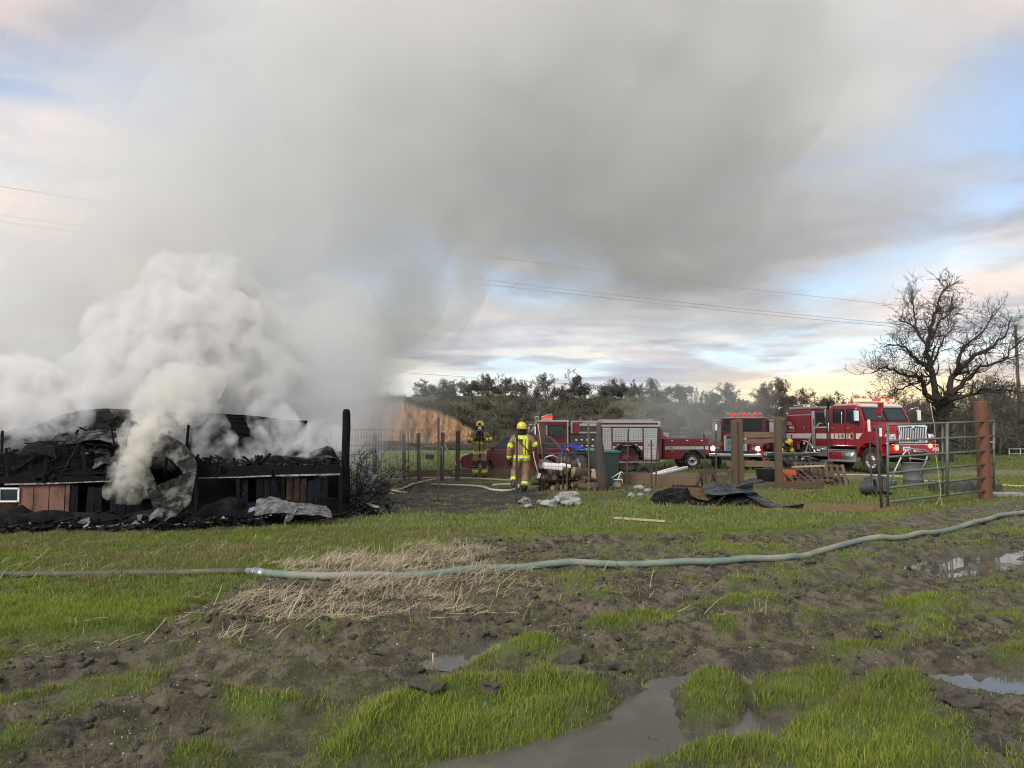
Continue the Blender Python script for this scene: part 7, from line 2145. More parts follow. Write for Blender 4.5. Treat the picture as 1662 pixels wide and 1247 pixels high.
s = MB(); s.bar(P(1232, 722, 24.5), P(1246, 768, 23.9), .03, .03); o_ = s.build('red_pole', M_red); tag(o_, 'thin red pole leaning in front of the tender', 'pole')
s = MB(); s.ico((0, 0, 0), 1, 2, (.16, .12, .06), .3, 3); o_ = s.build('white_rag', M_white); p = G(1272, 783); o_.location = (p.x, p.y, .06); tag(o_, 'small white rag on the sleeper below the orange tub', 'rag')
def pallet(label, px, py, Y, rz, tilt, n=7):
    p = P(px, py, Y); T = thing('pallet', (p.x, Y, p.z), rz, label, 'pallet', 'pallets heaped before the large engine'); T.rotation_euler = (tilt, 0, rz)
    for k in range(n):
        s = MB(); s.box((-.5 + k / (n - 1), 0, .11), (.10, 1.0, .02)); s.build('slat', M_darkpost if k % 3 else M_post, T)
    for k in range(3):
        s = MB(); s.box((0, -.45 + .45 * k, .05), (1.1, .05, .09)); s.build('bearer', M_post, T)
    return T
pallet('grey pallet leaning on edge in the heap before the engine', 1318, 776, 23.8, .12, 1.15)
pallet('dark pallet tilted at the right end of the heap', 1342, 777, 23.6, -.25, .75)
pallet('broken pallet lying low at the left of the heap', 1300, 779, 23.3, .35, .5, 5)
for a, c, lab in (((1285, 758), (1338, 756), 'pale plank laid along the top of the pallet heap'), ((1290, 778), (1352, 780), 'brown plank along the foot of the pallet heap'), ((1330, 757), (1360, 777), 'dark plank sloping off the right end of the pallet heap')):
    s = MB(); s.bar(P(a[0], a[1], 23.3), P(c[0], c[1], 23.2), .10, .045); o_ = s.build('plank', M_palewood if 'pale' in lab else M_post); tag(o_, lab, 'plank', 'planks on the pallet heap')
s = MB(); s.lathe([(.10, -.06), (.19, -.07), (.22, -.03), (.22, .03), (.19, .07), (.10, .06), (.10, -.06)], n=18); o_ = s.build('loose_tyre', M_tyre); p = G(1366, 784); o_.location = (p.x, p.y, .1); o_.rotation_euler = (.3, .1, 0); tag(o_, 'small tyre lying at the right foot of the pallet heap', 'tyre')

# green quad bike
def quad():
    T = thing('quad_bike', (10.1, 27.6, 0), R(172), 'dark green quad bike standing before the tender', 'quad bike')
    for x in (-.62, .62):
        for s_ in (-1, 1):
            w = wheel(T, (x, s_ * .45, .30), .30, .24, M_galv, M_black, side=s_, bolts=4, inner=.5)
    u = MB(); u.box((0, 0, .42), (1.2, .3, .16)); u.box((.05, 0, .55), (.5, .4, .24), bevel=.04); u.tube([(-.62, -.45, .3), (-.62, .45, .3)], .04, 6); u.tube([(.62, -.45, .3), (.62, .45, .3)], .04, 6); u.build('frame', M_black, T)
    for x in (-.62, .62):
        for s_ in (-1, 1):
            f = MB(); f.sheet([[(x + .42 * math.cos(R(a)), s_ * (.24 + .36 * v), .32 + .42 * math.sin(R(a)) - .05 * v * v) for v in (0, .33, .66, 1)] for a in range(15, 171, 12)], .015); f.build('mudguard', M_green, T)
    b = MB(); b.box((.18, 0, .82), (.46, .30, .16), bevel=.06); b.build('fuel_tank', M_green, T)
    s = MB(); s.box((-.35, 0, .84), (.62, .34, .12), bevel=.05); s.build('saddle', M_rubber, T)
    n = MB(); n.box((.72, 0, .82), (.32, .52, .18), bevel=.07); n = n.build('nose', M_green, T)
    for s_ in (-1, 1): MB().lathe([(0, .04), (.05, .03), (.06, 0)], c=(.88, s_ * .18, .82), axis='X', n=12).build('headlight', M_lens, n)
    h = MB(); h.tube([(.42, 0, .86), (.34, 0, 1.04), (.28, .2, 1.10), (.2, .40, 1.08)], .02, 6); h.tube([(.34, 0, 1.04), (.28, -.2, 1.10), (.2, -.40, 1.08)], .02, 6); h.build('handlebar', M_black, T)
    for x0, x1 in ((-.95, -.45), (.55, .95)):
        r = MB()
        for y in (-.3, -.1, .1, .3): r.tube([(x0, y, .90), (x1, y, .90)], .012, 6)
        for x in (x0, x1): r.tube([(x, -.32, .90), (x, .32, .90)], .012, 6)
        r.build('cargo_rack', M_galv, T)
quad()
# tubs, barrel and hoop behind the gate
def tub(label, px, py, Y, r, h, rot, m=M_rubber, name='rubber_tub'):
    s = MB(); s.lathe([(0, 0), (r * .8, 0), (r * .86, h * .1), (r * .84, h * .2), (r * .9, h * .3), (r * .88, h * .45), (r * .95, h * .55), (r * .93, h * .75), (r, h * .9), (r * 1.06, h), (r * .96, h), (r * .78, .03), (0, .03)], n=26); o_ = s.build(name, m); p = P(px, py, Y); o_.location = (p.x, Y, max(p.z, .02)); o_.rotation_euler = rot
    return tag(o_, label, 'tub', 'black tubs on the grass')
tub('ribbed dark tub lying on its side by the stake', 1398, 790, 19.6, .20, .34, (1.45, 0, .9)).location.z = .2
tub('larger dark tub overturned beside the ribbed one', 1422, 797, 20.0, .34, .42, (math.pi - .25, .1, 0)).location.z = .42
s = MB(); s.lathe([(0, 0), (.27, 0), (.28, .03), (.27, .06), (.27, .22), (.285, .24), (.27, .26), (.272, .48), (.287, .50), (.272, .52), (.275, .72), (.29, .74), (.26, .74), (.25, .05), (0, .05)], n=26); o_ = s.build('ash_barrel', M_oldgalv); p = G(1483, 792); o_.location = (p.x, p.y, 0); tag(o_, 'grey ribbed metal barrel standing behind the green gate', 'barrel')
s = MB(); Q = lambda px, py, d=0: P(px, py, 20.2 + d)
s.tube([Q(1446, 782), Q(1452, 765), Q(1463, 742), Q(1470, 733), Q(1478, 729), Q(1500, 731)], .026, 8); s.tube([Q(1507, 735, .5), Q(1503, 748, .5), Q(1492, 773, .5)], .026, 8); s.tube([Q(1500, 731), Q(1507, 735, .5)], .026, 8); s.tube([Q(1476, 744, .1), Q(1504, 747, .4)], .018, 8); s.tube([Q(1474, 730), Q(1478, 745), Q(1476, 752)], .012, 6); o_ = s.build('pipe_hoop', M_galv); tag(o_, 'bent grey pipe frame arching over the metal barrel', 'pipe frame')
s = MB(); s.lathe([(0, 0), (.14, 0), (.16, .26), (.17, .27), (.15, .27), (.13, .02), (0, .02)], n=18); o_ = s.build('pail', M_galv); p = G(1446, 796); o_.location = (p.x, p.y, 0); tag(o_, 'small metal pail at the left end of the gate', 'pail')
s = MB()
for k in range(14): s.tube([(.42 * math.cos(2 * math.pi * i / 22 + k) * (1 + .04 * math.sin(k * 3)), .42 * math.sin(2 * math.pi * i / 22 + k), .02 + .022 * k) for i in range(22)], .006, 4, closed=True)
for k in range(20): s.tube([(.42 * math.cos(2 * math.pi * k / 20), .42 * math.sin(2 * math.pi * k / 20), 0), (.43 * math.cos(2 * math.pi * k / 20 + .1), .43 * math.sin(2 * math.pi * k / 20 + .1), .33)], .006, 4)
wr = s.build('wire_roll', M_wire); p = G(1548, 799); wr.location = (p.x, p.y, 0); wr.scale = (1.5, 1, 1); tag(wr, 'loose roll of old wire netting behind the middle of the gate', 'wire roll')
s = MB(); s.box((0, 0, .11), (.5, .34, .22), taper=(1.08, 1.08), bevel=.03); o_ = s.build('blue_crate', mat('faded_blue_plastic', (.10, .25, .33), .5, var=.1)); p = G(1580, 797); o_.location = (p.x, p.y, 0); tag(o_, 'faded blue crate left of the pipe post', 'crate')
s = MB(); s.box((0, 0, .05), (1.0, .35, .10), bevel=.02); o_ = s.build('concrete_slab', M_stone); p = G(1630, 806); o_.location = (p.x, p.y, .0); o_.rotation_euler = (0, 0, .15); tag(o_, 'pale concrete slab right of the pipe post', 'slab')
s = MB(); s.box((0, 0, .10), (.5, .2, .18), bevel=.02); o_ = s.build('railway_block', M_darkpost); p = G(1617, 798); o_.location = (p.x, p.y + .2, .0); tag(o_, 'dark timber block at the right foot of the gate', 'block')
# far gate
T = thing('field_gate', (P(1652, 740, 45).x, 45, 0), 0, 'small pale gate far off at the right edge of the field', 'gate'); o = Vector(T.location); Q = lambda px, py: P(px, py, 45) - o
for a, c, nm in (((1638, 729), (1700, 729), 'rail'), ((1638, 737), (1700, 737), 'rail'), ((1638, 728), (1638, 748), 'upright'), ((1656, 727), (1656, 749), 'upright'), ((1700, 728), (1700, 748), 'upright')):
    s = MB(); s.tube([Q(*a), Q(*c)], .03, 6); s.build(nm, M_galv, T)

# poles and lines
def pole(label, px, ytop, Y, r=.13, arm=False, name='utility_pole'):
    p = P(px, ytop, Y); T = thing(name, (p.x, Y, hz(p.x, Y)), 0, label, 'utility pole', 'utility poles')
    h = p.z - T.location.z
    s = MB(); s.tube([(0, 0, -.3), (.03, 0, h * .5), (0, 0, h)], [r, r * .85, r * .65], 10); s.build('shaft', M_post, T)
    if arm:
        s = MB(); s.box((0, -.1, h - .4), (1.9, .09, .11)); s.build('crossarm', M_post, T)
        for x in (-.85, -.35, .35, .85):
            s = MB(); s.lathe([(0, 0), (.04, 0), (.05, .08), (.03, .14), (0, .14)], c=(x, -.1, h - .34), n=8); s.build('insulator', M_galv, T)
    return T
pole('wooden utility pole rising through the right hand branches of the oak', 1648, 528, 60, .15)
pole('distant pole dimly seen through the middle of the smoke', 410, 590, 30, .10)
pole('distant pole with a short crossarm seen through the smoke bank', 543, 600, 32, .09, True)
M_linegrey = mat('weathered_cable', (.07, .07, .075), .7)
def wire(label, pts):
    q = [P(*p) for p in pts[:2]]; n = 40; out = []
    for i in range(n + 1):
        t = i / n; a = q[0].lerp(q[1], t); a.z -= pts[2] * 4 * t * (1 - t) if len(pts) > 2 and not hasattr(pts[2], '__len__') else 0; out.append(a)
    s = MB(); s.tube(out, .011, 4); o_ = s.build('power_line', M_linegrey); tag(o_, label, 'power line', 'power lines across the sky')
wire('upper power line crossing the whole sky behind the smoke', [(-260, 262, 50), (1700, 520, 72), .8])
wire('middle power line crossing behind the smoke', [(-260, 310, 50), (1660, 544, 66), .8])
wire('lowest of the three parallel power lines behind the smoke', [(-260, 322, 51), (1660, 548, 67), .8])
wire('low black power line in front of the ridge trees', [(560, 598, 60), (1900, 662, 95), .7])
# ================================================================== HOSE, GRASS BLADES, STRAW, CLODS
# the fat supply hose across the mud
def supply_hose():
    T = thing('fire_hose', G(412, 948), 0, 'long green grey supply hose lying across the mud with a metal coupling', 'hose')
    o = Vector(T.location)
    M_hd = mat('muddy_green_hose', (0.060, 0.062, 0.040), .7, var=.25, scale=6, dirt=(.16, .13, .09), dirt_amt=.45)
    M_hl = mat('green_hose_jacket', (0.125, 0.180, 0.148), .65, var=.2, scale=5, dirt=(.24, .225, .19), dirt_amt=.62, bump=.3, bscale=60)
    s, f1 = hose('h', '', [(-400, 930), (-100, 935), (0, 936), (140, 939), (280, 941), (408, 943)], .036, None)
    bmv = list(s.bm.verts)
    for v in bmv: v.co -= o
    s.build('dark_section', M_hd, T)
    s, f2 = hose('h', '', [(420, 943.5), (520, 948), (620, 948), (700, 943), (780, 935), (860, 928), (960, 924), (1080, 922), (1180, 919), (1270, 914), (1310, 908), (1360, 895), (1400, 887), (1450, 884), (1540, 866), (1662, 836), (1800, 806)], .043, None)
    for v in list(s.bm.verts): v.co -= o
    s.build('thick_section', M_hl, T)
    a, b = f1[-1] - o, f2[0] - o
    c = MB(); d = (b - a); d.normalize()
    c.tube([a - d * .06, a + d * .02, a + d * .02, a + d * .05, a + d * .05, b - d * .02, b - d * .02, b + d * .08], [.042, .042, .056, .056, .048, .048, .058, .052], 14); c.build('coupling', M_galv, T)
supply_hose()

gr = np.random.default_rng(21)
def sample_ground(n, dmin, dmax, power=1.0, extra=1.12):
    """random places on the ground within view and a little to the sides, evenly spread over the area"""
    y = np.sqrt(gr.random(n) * (dmax ** 2 - dmin ** 2) + dmin ** 2)
    x = (gr.random(n) * 2 - 1) * (y * .675 * extra + .6)
    return x, y
def blade_mesh(name, x, y, h, w, lean, tone, M, label):
    n = len(x)
    z = ground_h(x, y)
    a = gr.random(n) * 2 * math.pi
    ca, sa = np.cos(a), np.sin(a)
    la = gr.random(n) * 2 * math.pi
    lx, ly = np.cos(la) * lean * h, np.sin(la) * lean * h
    base = np.stack([x, y, z - .012], -1)
    side = np.stack([ca * w, sa * w, np.zeros(n)], -1)
    mid = base + np.stack([lx * .35, ly * .35, h * .58], -1)
    tip = base + np.stack([lx, ly, h * np.sqrt(np.clip(1 - lean ** 2 * .4, .2, 1))], -1)
    V = np.stack([base - side, base + side, mid + side * .75, mid - side * .75, tip], 1).reshape(-1, 3)
    i = np.arange(n)[:, None] * 5
    F = np.concatenate([i + np.array([[0, 1, 2]]), i + np.array([[0, 2, 3]]), i + np.array([[3, 2, 4]])], 0)
    t = np.repeat(tone, 5)
    hgt = np.tile(np.array([0, 0, .55, .55, 1.0]), n)
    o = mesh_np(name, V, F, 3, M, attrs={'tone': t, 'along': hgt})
    return tag(o, label, kind='stuff')
def grass_material():
    m = bpy.data.materials.new('grass_blades'); m.use_nodes = True
    t = NT(m.node_tree); out = t.n('ShaderNodeOutputMaterial')
    b = t.n('ShaderNodeBsdfPrincipled'); tr = t.n('ShaderNodeBsdfTranslucent'); mx = t.n('ShaderNodeMixShader')
    tone = t.n('ShaderNodeAttribute', attribute_name='tone').outputs['Fac']
    c = t.ramp(tone, [(0.0, (0.30, 0.24, 0.12)), (.12, (0.19, 0.19, 0.065)), (.25, (0.125, 0.160, 0.034)), (.6, (0.185, 0.250, 0.032)), (1.0, (0.29, 0.34, 0.046))])
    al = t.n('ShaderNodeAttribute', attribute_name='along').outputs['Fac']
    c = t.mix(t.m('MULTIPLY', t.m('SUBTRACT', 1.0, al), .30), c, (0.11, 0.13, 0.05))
    t.set(b, 'Base Color', c); b.inputs['Roughness'].default_value = .5; b.inputs['Specular IOR Level'].default_value = .3
    t.set(tr, 0, c); t.set(mx, 0, .35); t.set(mx, 1, b.outputs[0]); t.set(mx, 2, tr.outputs[0]); t.set(out, 0, mx.outputs[0])
    return m
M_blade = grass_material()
def grass_layer(n, d0, d1, hmean, w, thr, name, label, tufty=.85, htouch=1.0):
    x, y = sample_ground(n, d0, d1)
    M = ground_masks(x, y)
    clump = fbm2(x * 5, y * 5, 2, 131)
    pr = np.clip(M['grass'] * (1 - tufty + tufty * 2 * clump), 0, 1)
    pr = np.where(M['puddle'] > 0.03, np.maximum(pr * M['isl'], .10 * (M['puddle'] < .10)), pr)
    keep = gr.random(n) < pr
    x, y = x[keep], y[keep]; g = M['grass'][keep]; cl = clump[keep]; na = M['na'][keep]
    k = len(x)
    near = 1 - sstep(line_edge(x, y), -.3, .8)
    h = hmean * np.clip(gr.normal(1, .32, k), .3, 2) * (.45 + 1.1 * cl) * (.55 + .45 * g)
    lean = np.clip(np.abs(gr.normal(.35, .25, k)), 0, .95)
    tone = np.clip((.50 if d1 < 8 else .40) + (na - .5) * 1.1 + gr.normal(0, .2, k) + .10 * near - .10 * (1 - near), 0, 1)
    dry = gr.random(k) < .13 + .25 * (1 - g)
    tone = np.where(dry, gr.random(k) * .15, tone)
    return blade_mesh(name, x, y, h, np.full(k, w) * gr.uniform(.7, 1.3, k), lean, tone, M_blade, label)
grass_layer(420000, 2.6, 7.2, .052, .0023, 0, 'grass', 'bright green tufts of grass round the puddles')
grass_layer(290000, 7.0, 13.0, .050, .0040, 0, 'lawn_grass', 'short green grass in front of the burnt barn')
grass_layer(160000, 12.5, 30.0, .065, .011, 0, 'field_grass', 'green grass of the lawn around the fence')
grass_layer(55000, 29.0, 56.0, .085, .028, 0, 'pasture_grass', 'green pasture between the yard and the hill')
# sparse weeds standing in the mud
x, y = sample_ground(170000, 2.6, 13)
M = ground_masks(x, y)
k_ = (fbm2(x * 2.2, y * 2.2, 3, 141) > .41) & (M['puddle'] < -.02) & (M['char'] < .3) & (M['grass'] < .6)
x, y = x[k_], y[k_]
blade_mesh('mud_weeds', x, y, .034 * np.clip(gr.normal(1, .45, len(x)), .3, 2.2), np.full(len(x), .0026), np.clip(gr.normal(.5, .3, len(x)), 0, .95), np.clip(gr.normal(.42, .22, len(x)), 0, 1), M_blade, 'thin trodden weeds scattered over the mud')

# straw
M_straw = leaf_mat('straw', (0.12, 0.098, 0.062), (0.46, 0.40, 0.27))
def straw(n, polys, label, name, extra_n=0, lift=.04):
    xs, ys = [], []
    for p in polys:
        lo, hi = p.min(0) - .3, p.max(0) + .3
        m = n * 3
        X = gr.random(m) * (hi[0] - lo[0]) + lo[0]; Y = gr.random(m) * (hi[1] - lo[1]) + lo[1]
        d = poly_sd(X, Y, p) + (fbm2(X * 2.2, Y * 2.2, 3, 151) - .5) * 1.1
        k = (gr.random(m) < sstep(d, -.30, .35)) & (fbm2(X * 1.4, Y * 3.4, 3, 157) > .52)
        xs.append(X[k][:n]); ys.append(Y[k][:n])
    x, y = np.concatenate(xs), np.concatenate(ys)
    if extra_n:
        X, Y = sample_ground(extra_n * 4, 5.0, 11.5); k = (fbm2(X * .7, Y * 1.2, 3, 161) > .55) & (X < 2.5)
        x, y = np.concatenate([x, X[k][:extra_n]]), np.concatenate([y, Y[k][:extra_n]])
    n = len(x)
    z = ground_h(x, y) + gr.random(n) * lift * (.3 + fbm2(x * 2, y * 2, 2, 5)) + .004
    L = gr.uniform(.05, .24, n); a = gr.normal(.4, 1.3, n) + np.where(gr.random(n) < .3, 1.6, 0); tilt = gr.normal(0, .38, n)
    d = np.stack([np.cos(a) * np.cos(tilt), np.sin(a) * np.cos(tilt), np.abs(np.sin(tilt))], -1) * L[:, None]
    w = np.stack([-np.sin(a), np.cos(a), np.full(n, .3)], -1) * gr.uniform(.0014, .0028, n)[:, None]
    b = np.stack([x, y, z], -1) - d * np.array([.5, .5, .0]); bend = np.stack([gr.normal(0, .01, n), gr.normal(0, .01, n), gr.uniform(-.004, .015, n)], -1)
    V = np.stack([b - w, b + w, b + d * .5 + bend + w, b + d * .5 + bend - w, b + d + w * .6, b + d - w * .6], 1).reshape(-1, 3)
    i = np.arange(n)[:, None] * 6
    F = np.concatenate([i + np.array([[0, 1, 2, 3]]), i + np.array([[3, 2, 4, 5]])], 0)
    o = mesh_np(name, V, F, 4, M_straw, attrs={'tone': np.repeat(np.clip(gr.normal(.55, .28, n), 0, 1), 6)})
    tag(o, label, kind='stuff')
straw(5600, STRAW_POLYS, 'trampled pale straw strewn beside the supply hose', 'straw', 700)

# clods of mud and small stones
def lumps(n, d0, d1, r0, r1, m, name, label, cond, seed, flat=.7):
    base = MB().ico((0, 0, 0), 1, 1); bm = base.bm; bm.verts.ensure_lookup_table()
    BV = np.array([v.co[:] for v in bm.verts]); BF = np.array([[v.index for v in f.verts] for f in bm.faces]); bm.free()
    x, y = sample_ground(n, d0, d1); M = ground_masks(x, y)
    k = cond(M, x, y); x, y = x[k], y[k]; n = len(x)
    r = r0 + (r1 - r0) * gr.random(n) ** 5
    z = ground_h(x, y)
    J = gr.uniform(.4, 1.5, (n, len(BV), 1))
    V = BV[None] * J * r[:, None, None] * np.array([1, 1, flat]); a = gr.random(n) * 6.28
    V = np.stack([V[..., 0] * np.cos(a)[:, None] - V[..., 1] * np.sin(a)[:, None] + x[:, None], V[..., 0] * np.sin(a)[:, None] + V[..., 1] * np.cos(a)[:, None] + y[:, None], V[..., 2] + (z + r * .15)[:, None]], -1)
    F = (np.arange(n)[:, None, None] * len(BV) + BF[None]).reshape(-1, 3)
    o = mesh_np(name, V.reshape(-1, 3), F, 3, m, smooth=False); tag(o, label, kind='stuff')
M_clod = mat('mud_clod', (0.060, 0.052, 0.040), .95, var=.3, scale=14, bump=.8, bscale=60)
M_grit = mat('pale_grit', (0.30, 0.27, 0.23), .85, var=.3, scale=3)
lumps(30000, 2.8, 12, .004, .040, M_clod, 'mud_clods', 'dark clods of churned mud', lambda M, x, y: (M['puddle'] < -.05) & (M['grass'] < .5) & (M['char'] < .2) & (fbm2(x * 1.5, y * 1.5, 3, 171) > .48), 1)
lumps(14000, 2.8, 13, .002, .010, M_grit, 'gravel', 'pale specks of gravel pressed into the mud', lambda M, x, y: (M['puddle'] < -.03) & (M['grass'] < .6) & (M['char'] < .2) & (fbm2(x * .9, y * .9, 3, 181) > .40), 2)
# a few bigger lumps of turned turf
for k, (px, py, r, lab) in enumerate(((925, 1070, .10, 'upturned brown turf lump beside the near grass strip'), (1000, 1085, .09, 'dark turf lump at the edge of the large puddle'), (690, 1140, .09, 'mud lump on the left of the near grass patch'), (1560, 1150, .10, 'mud lump right of the big near grass patch'), (800, 1130, .07, 'small turf lump in the near grass patch'))):
    g = G(px, py); r *= .75; s = MB().ico((0, 0, 0), 1, 4, (r * 1.4, r, r * .7), 1.1, k + 70); o_ = s.build('turf_lump', M_clod); o_.location = (g.x, g.y, hz(g.x, g.y) + .02); tag(o_, lab, 'turf lump', 'turned turf lumps')
# laths lying on the lawn
g0, g1 = G(998, 845), G(1080, 851); s = MB(); s.bar((g0.x, g0.y, .05), (g1.x, g1.y, .05), .07, .03); tag(s.build('lath', M_palewood), 'pale lath lying alone on the lawn before the burnt sheets', 'lath')
# white marker stick by the small rut puddle
g0 = G(704, 1082); s = MB(); s.tube([g0 + Vector((0, 0, -.02)), g0 + Vector((-.008, 0, .09))], .006, 6); tag(s.build('marker_stick', M_palewood), 'short pale stick poking up by the rut puddle', 'stick')
# ================================================================== SMOKE
def smoke_material(name, col, dens, aniso=0.2):
    m = bpy.data.materials.new(name)
    m.use_nodes = True
    t = NT(m.node_tree)
    out = t.n('ShaderNodeOutputMaterial')
    v = t.n('ShaderNodeVolumePrincipled')
    v.inputs['Color'].default_value = (*col, 1)
    v.inputs['Density'].default_value = dens
    v.inputs['Anisotropy'].default_value = aniso
    t.t.links.new(v.outputs[0], out.inputs['Volume'])
    return m
def wispy_material(name, col, dens, scale, lo, hi, step=0.22):
    """smoke torn into strands: density from noise"""
    m = smoke_material(name, col, dens)
    t = m.node_tree; nt = NT.__new__(NT); nt.t = t
    v = [n for n in t.nodes if n.bl_idname == 'ShaderNodeVolumePrincipled'][0]
    co = nt.n('ShaderNodeTexCoord').outputs['Object']
    n = nt.noise(co, scale, 3, 0.6, 0.5)
    nt.set(v, 'Density', nt.m('MULTIPLY', nt.ss(n, lo, hi), dens))
    try: m.cycles.volume_step_rate = step
    except Exception: m.volume_step_rate = step
    return m
def _remesh(o, voxel, soften=0):
    md = o.modifiers.new('fuse', 'REMESH'); md.mode = 'VOXEL'; md.voxel_size = voxel; md.use_smooth_shade = True
    if soften:
        sm = o.modifiers.new('soften', 'SMOOTH'); sm.factor = 0.5; sm.iterations = soften
    applied(o)
def _swell(o, amp, scale, seed):
    me = o.data
    n = len(me.vertices)
    me.update()
    co = np.empty(n * 3, np.float32); me.vertices.foreach_get('co', co); co = co.reshape(-1, 3).astype(float)
    nn = np.empty(n * 3, np.float32); me.vertex_normals.foreach_get('vector', nn); nn = nn.reshape(-1, 3)
    f = np.clip((fbm3(co / scale + seed * 3.1, 3, seed, 0.55, billow=True) - 0.40) * 2.2, -1.0, 1.0)
    me.vertices.foreach_set('co', (co + nn * (f * amp)[:, None]).astype(np.float32).ravel())
    me.update()
def puff_hull(name, spheres, voxel, shells, disp, seed=0, label=None, rad=1.0):
    """spheres (x,y,z,r) fused into one closed skin, then swollen by billows; shells: (radius offset, material), outermost first"""
    parent = None
    for off, mat_ in shells:
        bm = bmesh.new()
        for (x, y, z, r) in spheres:
            if r * rad + off > 0.04:
                bmesh.ops.create_icosphere(bm, subdivisions=3, radius=r * rad + off, matrix=Matrix.Translation((x, y, z)))
        me = bpy.data.meshes.new(name); bm.to_mesh(me); bm.free()
        o = link(bpy.data.objects.new(name if parent is None else 'dense_core', me))
        _remesh(o, voxel * 1.6, 8)
        for k, (amp, scale) in enumerate(disp):
            _swell(o, amp, scale, seed + k * 5)
            _remesh(o, max(voxel, scale * 0.16), 1)
        o.data.materials.clear(); o.data.materials.append(mat_)
        if parent is None:
            parent = o
            tag(o, label, 'smoke', kind='stuff')
        else:
            o.parent = parent; o['kind'] = 'stuff'
    return parent
def S(px, py, Y, rpx):
    p = P(px, py, Y)
    return (p.x, p.y, p.z, rpx * Y / 1232.0)
SM = smoke_material
M_halo = SM('smoke_halo', (0.94, 0.94, 0.935), 0.045)
M_greyhalo = SM('smoke_grey_halo', (0.905, 0.907, 0.90), 0.05)
M_grey = wispy_material('smoke_grey', (0.895, 0.897, 0.888), 0.30, 0.34, .42, .66, .34)
M_greycore = SM('smoke_grey_core', (0.87, 0.87, 0.856), 0.13)
M_whitemid = wispy_material('smoke_white_mid', (0.988, 0.988, 0.988), 1.9, 1.6, .38, .64, .20)
M_white = SM('smoke_white', (0.988, 0.988, 0.988), 1.7)
M_drift = SM('smoke_drift', (0.93, 0.95, 0.97), 0.020)
M_soft = SM('smoke_soft', (0.975, 0.982, 0.99), 0.40)
M_creamhalo = wispy_material('smoke_cream_halo', (0.98, 0.965, 0.915), 2.6, 4.5, .42, .66)
M_cream = wispy_material('smoke_cream', (0.98, 0.965, 0.915), 6.0, 5.0, .36, .60)
M_dirty = wispy_material('smoke_dirty', (0.80, 0.79, 0.74), 3.5, 4.5, .44, .64)
M_blue = wispy_material('smoke_blue', (0.93, 0.96, 0.99), 2.2, 2.4, .42, .68)
srnd = np.random.default_rng(12)
def scatter(chain, n, jit, lo, hi):
    """small puffs strewn along a chain of larger ones, in the picture survey's units"""
    out = []
    for _ in range(n):
        i = srnd.integers(0, len(chain) - 1); t = srnd.random()
        a, b = np.array(chain[i], float), np.array(chain[i + 1], float)
        q = a * (1 - t) + b * t; r = q[3]
        d = srnd.normal(0, 1, 3); d /= np.linalg.norm(d)
        out.append(S(q[0] + d[0] * r * jit, q[1] + d[1] * r * jit, q[2] + d[2] * r * jit * q[2] / 1232, r * srnd.uniform(lo, hi)))
    return out
# the great grey column leaning to the right as it climbs
puff_hull('smoke_plume', [S(*q) for q in (
    (-170, 650, 22, 160), (60, 600, 22, 130), (330, 580, 22, 170), (500, 590, 22, 100), (548, 622, 22, 56), (190, 490, 22.5, 125), (400, 420, 22.5, 200), (570, 410, 22.5, 150),
    (420, 300, 23, 160), (610, 270, 23, 165), (600, 130, 23.5, 140), (770, 180, 24, 200), (950, 150, 25, 220), (1070, 280, 26, 140), (930, 320, 25, 100), (1180, 330, 26.5, 80), (1190, 130, 26, 140), (900, -40, 24, 220), (1140, -40, 25, 180), (650, -20, 24, 110))],
    0.22, ((1.0, M_greyhalo), (0.1, M_grey), (-0.9, M_greycore)), ((1.2, 3.4), (0.75, 1.5), (0.35, 0.6)), 1, 'great grey column of smoke leaning across the sky', .93)
puff_hull('smoke_veil', [S(*q) for q in (
    (320, 190, 25, 140), (460, 60, 25, 140), (1330, 130, 28, 150), (1420, 60, 29, 130), (1300, 330, 28, 110), (1400, 260, 29, 90), (1050, 360, 27, 110), (800, 350, 26, 70))],
    0.35, ((0.8, M_halo), (-.8, M_halo)), ((1.8, 4.0), (0.8, 1.7), (0.3, 0.7)), 5, 'thin grey veil of smoke around the upper column')
# bright billows over the roof
big = [(300, 650, 18.5, 80), (330, 560, 19, 70), (270, 600, 18.5, 55), (230, 590, 18.6, 42), (350, 500, 19.2, 45), (310, 500, 19.0, 40), (400, 590, 19.2, 60), (185, 645, 18, 36), (125, 668, 17.8, 26), (215, 550, 18.5, 26), (420, 660, 19, 65), (60, 690, 17.6, 24)]
puff_hull('smoke_billow', [S(*q) for q in big] + scatter(big, 44, .95, .28, .55), 0.055, ((0.24, M_whitemid), (-0.20, M_white)), ((0.30, 1.1), (0.24, 0.45), (0.14, 0.20)), 2, 'tall white billow boiling up from the middle of the burnt roof')
big = [(-60, 660, 18, 70), (30, 645, 18, 38), (60, 616, 18, 18), (-10, 625, 18, 30), (20, 690, 17.8, 38), (80, 690, 17.6, 22)]
puff_hull('smoke_billow', [S(*q) for q in big] + scatter(big, 36, .95, .25, .45), 0.045, ((0.04, M_whitemid), (-0.08, M_white)), ((0.25, 0.8), (0.16, 0.36), (0.08, 0.18)), 8, 'white billow at the left end of the burnt roof')
puff_hull('smoke_bank', [S(*q) for q in (
    (520, 600, 19.5, 66), (470, 650, 19, 62), (550, 655, 19.5, 46), (530, 545, 20, 44), (470, 580, 19.5, 50), (520, 690, 18.8, 44))],
    0.10, ((0.25, M_soft), (-0.2, M_soft)), ((0.5, 1.2), (0.3, 0.5), (0.15, 0.25)), 3, 'pale bluish bank of smoke behind the charred post')
low = [(206, 776, 14.2, 7), (213, 754, 14.2, 7), (222, 735, 14.2, 6), (229, 716, 14.3, 7), (238, 697, 14.4, 8)]
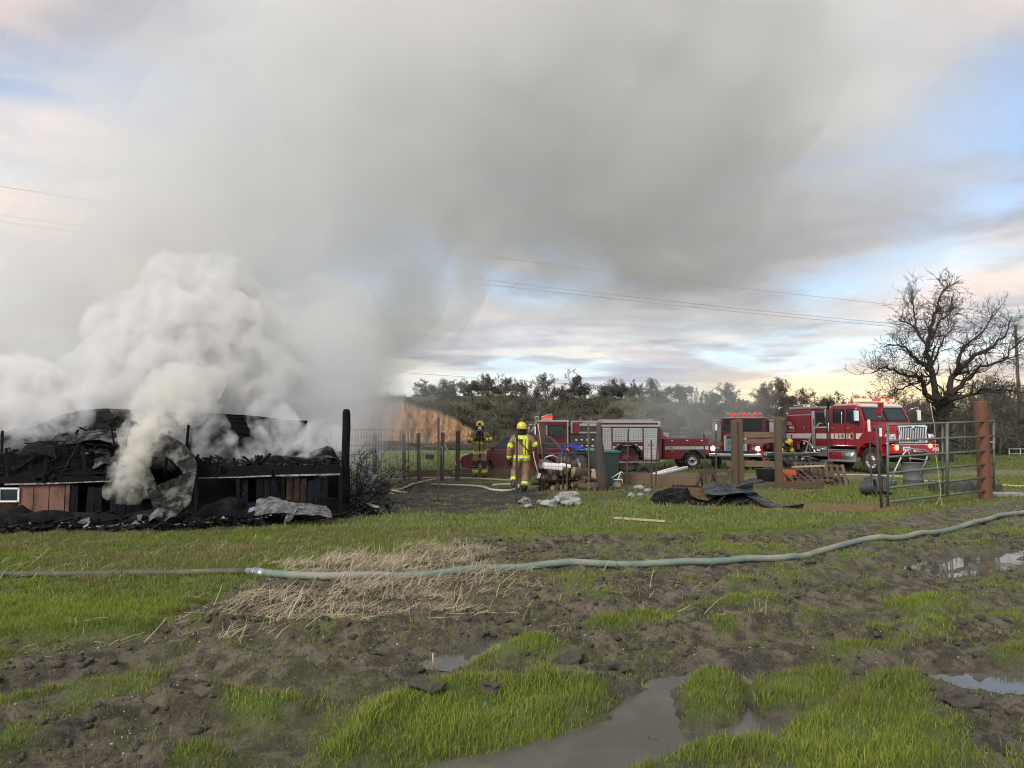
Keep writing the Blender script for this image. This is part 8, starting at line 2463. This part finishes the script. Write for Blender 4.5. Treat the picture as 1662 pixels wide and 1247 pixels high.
puff_hull('smoke_column', [S(*q) for q in low] + scatter(low, 40, 1.1, .35, .75), 0.022, ((0.06, M_creamhalo), (-0.01, M_cream)), ((0.12, 0.30), (0.07, 0.14), (0.03, 0.07)), 4, 'cream jet of smoke pouring out of the broken barn wall')
big = [(232, 712, 14.4, 9), (243, 690, 14.6, 13), (256, 668, 15.0, 18), (274, 645, 15.6, 24), (300, 630, 16.4, 26)]
puff_hull('smoke_column', [S(*q) for q in big] + scatter(big, 50, 1.1, .35, .75), 0.03, ((0.10, M_creamhalo),), ((0.16, 0.40), (0.09, 0.18), (0.04, 0.09)), 17, 'thin upper end of the cream jet spreading into the white billow')
big = [(194, 792, 14.1, 10), (206, 776, 14.1, 12), (198, 764, 14.1, 9), (224, 782, 14.1, 11), (214, 796, 14.1, 8)]
puff_hull('smoke_puff', [S(*q) for q in big] + scatter(big, 30, 1.0, .3, .6), 0.022, ((0.05, M_dirty),), ((0.10, 0.28), (0.06, 0.13), (0.03, 0.06)), 14, 'dirty grey puffs of smoke rolling in the broken wall opening')
for k, (lab, big) in enumerate((('thin bluish wisp rising from the right end of the burnt roof', [(470, 742, 15.8, 9), (462, 722, 15.9, 13), (450, 700, 16.1, 17), (440, 680, 16.3, 20)]), ('bluish wisp drifting from the middle of the right roof', [(400, 748, 15.6, 6), (384, 735, 15.7, 8), (350, 722, 15.8, 10), (334, 704, 15.9, 12), (330, 684, 16.1, 14)]), ('white wisp curling over the left part of the fallen roof', [(20, 716, 16.4, 8), (58, 708, 16.4, 10), (96, 698, 16.6, 12), (128, 684, 16.8, 12)]), ('low bluish wisp creeping along the right end of the barn roof', [(490, 744, 15.7, 8), (515, 736, 15.8, 12), (540, 726, 15.9, 13), (520, 715, 16.2, 16)]))):
    puff_hull('smoke_wisp', [S(*q) for q in big] + scatter(big, 16, 1.0, .35, .7), 0.035, ((0.10, M_blue),), ((0.16, 0.4), (0.10, 0.18), (0.04, 0.09)), 26 + k * 7, lab)
puff_hull('smoke_drift', [S(*q) for q in ((1120, 650, 64, 60), (1165, 630, 64, 50), (1080, 670, 64, 45), (1200, 660, 64, 45), (1140, 690, 64, 40))], 0.5, ((0.6, M_drift), (-.5, M_drift)), ((1.0, 3.0), (.6, 1.4)), 50, 'faint smoke drifting in front of the hill behind the tender')
bpy.data.scenes.remove(BENCH)
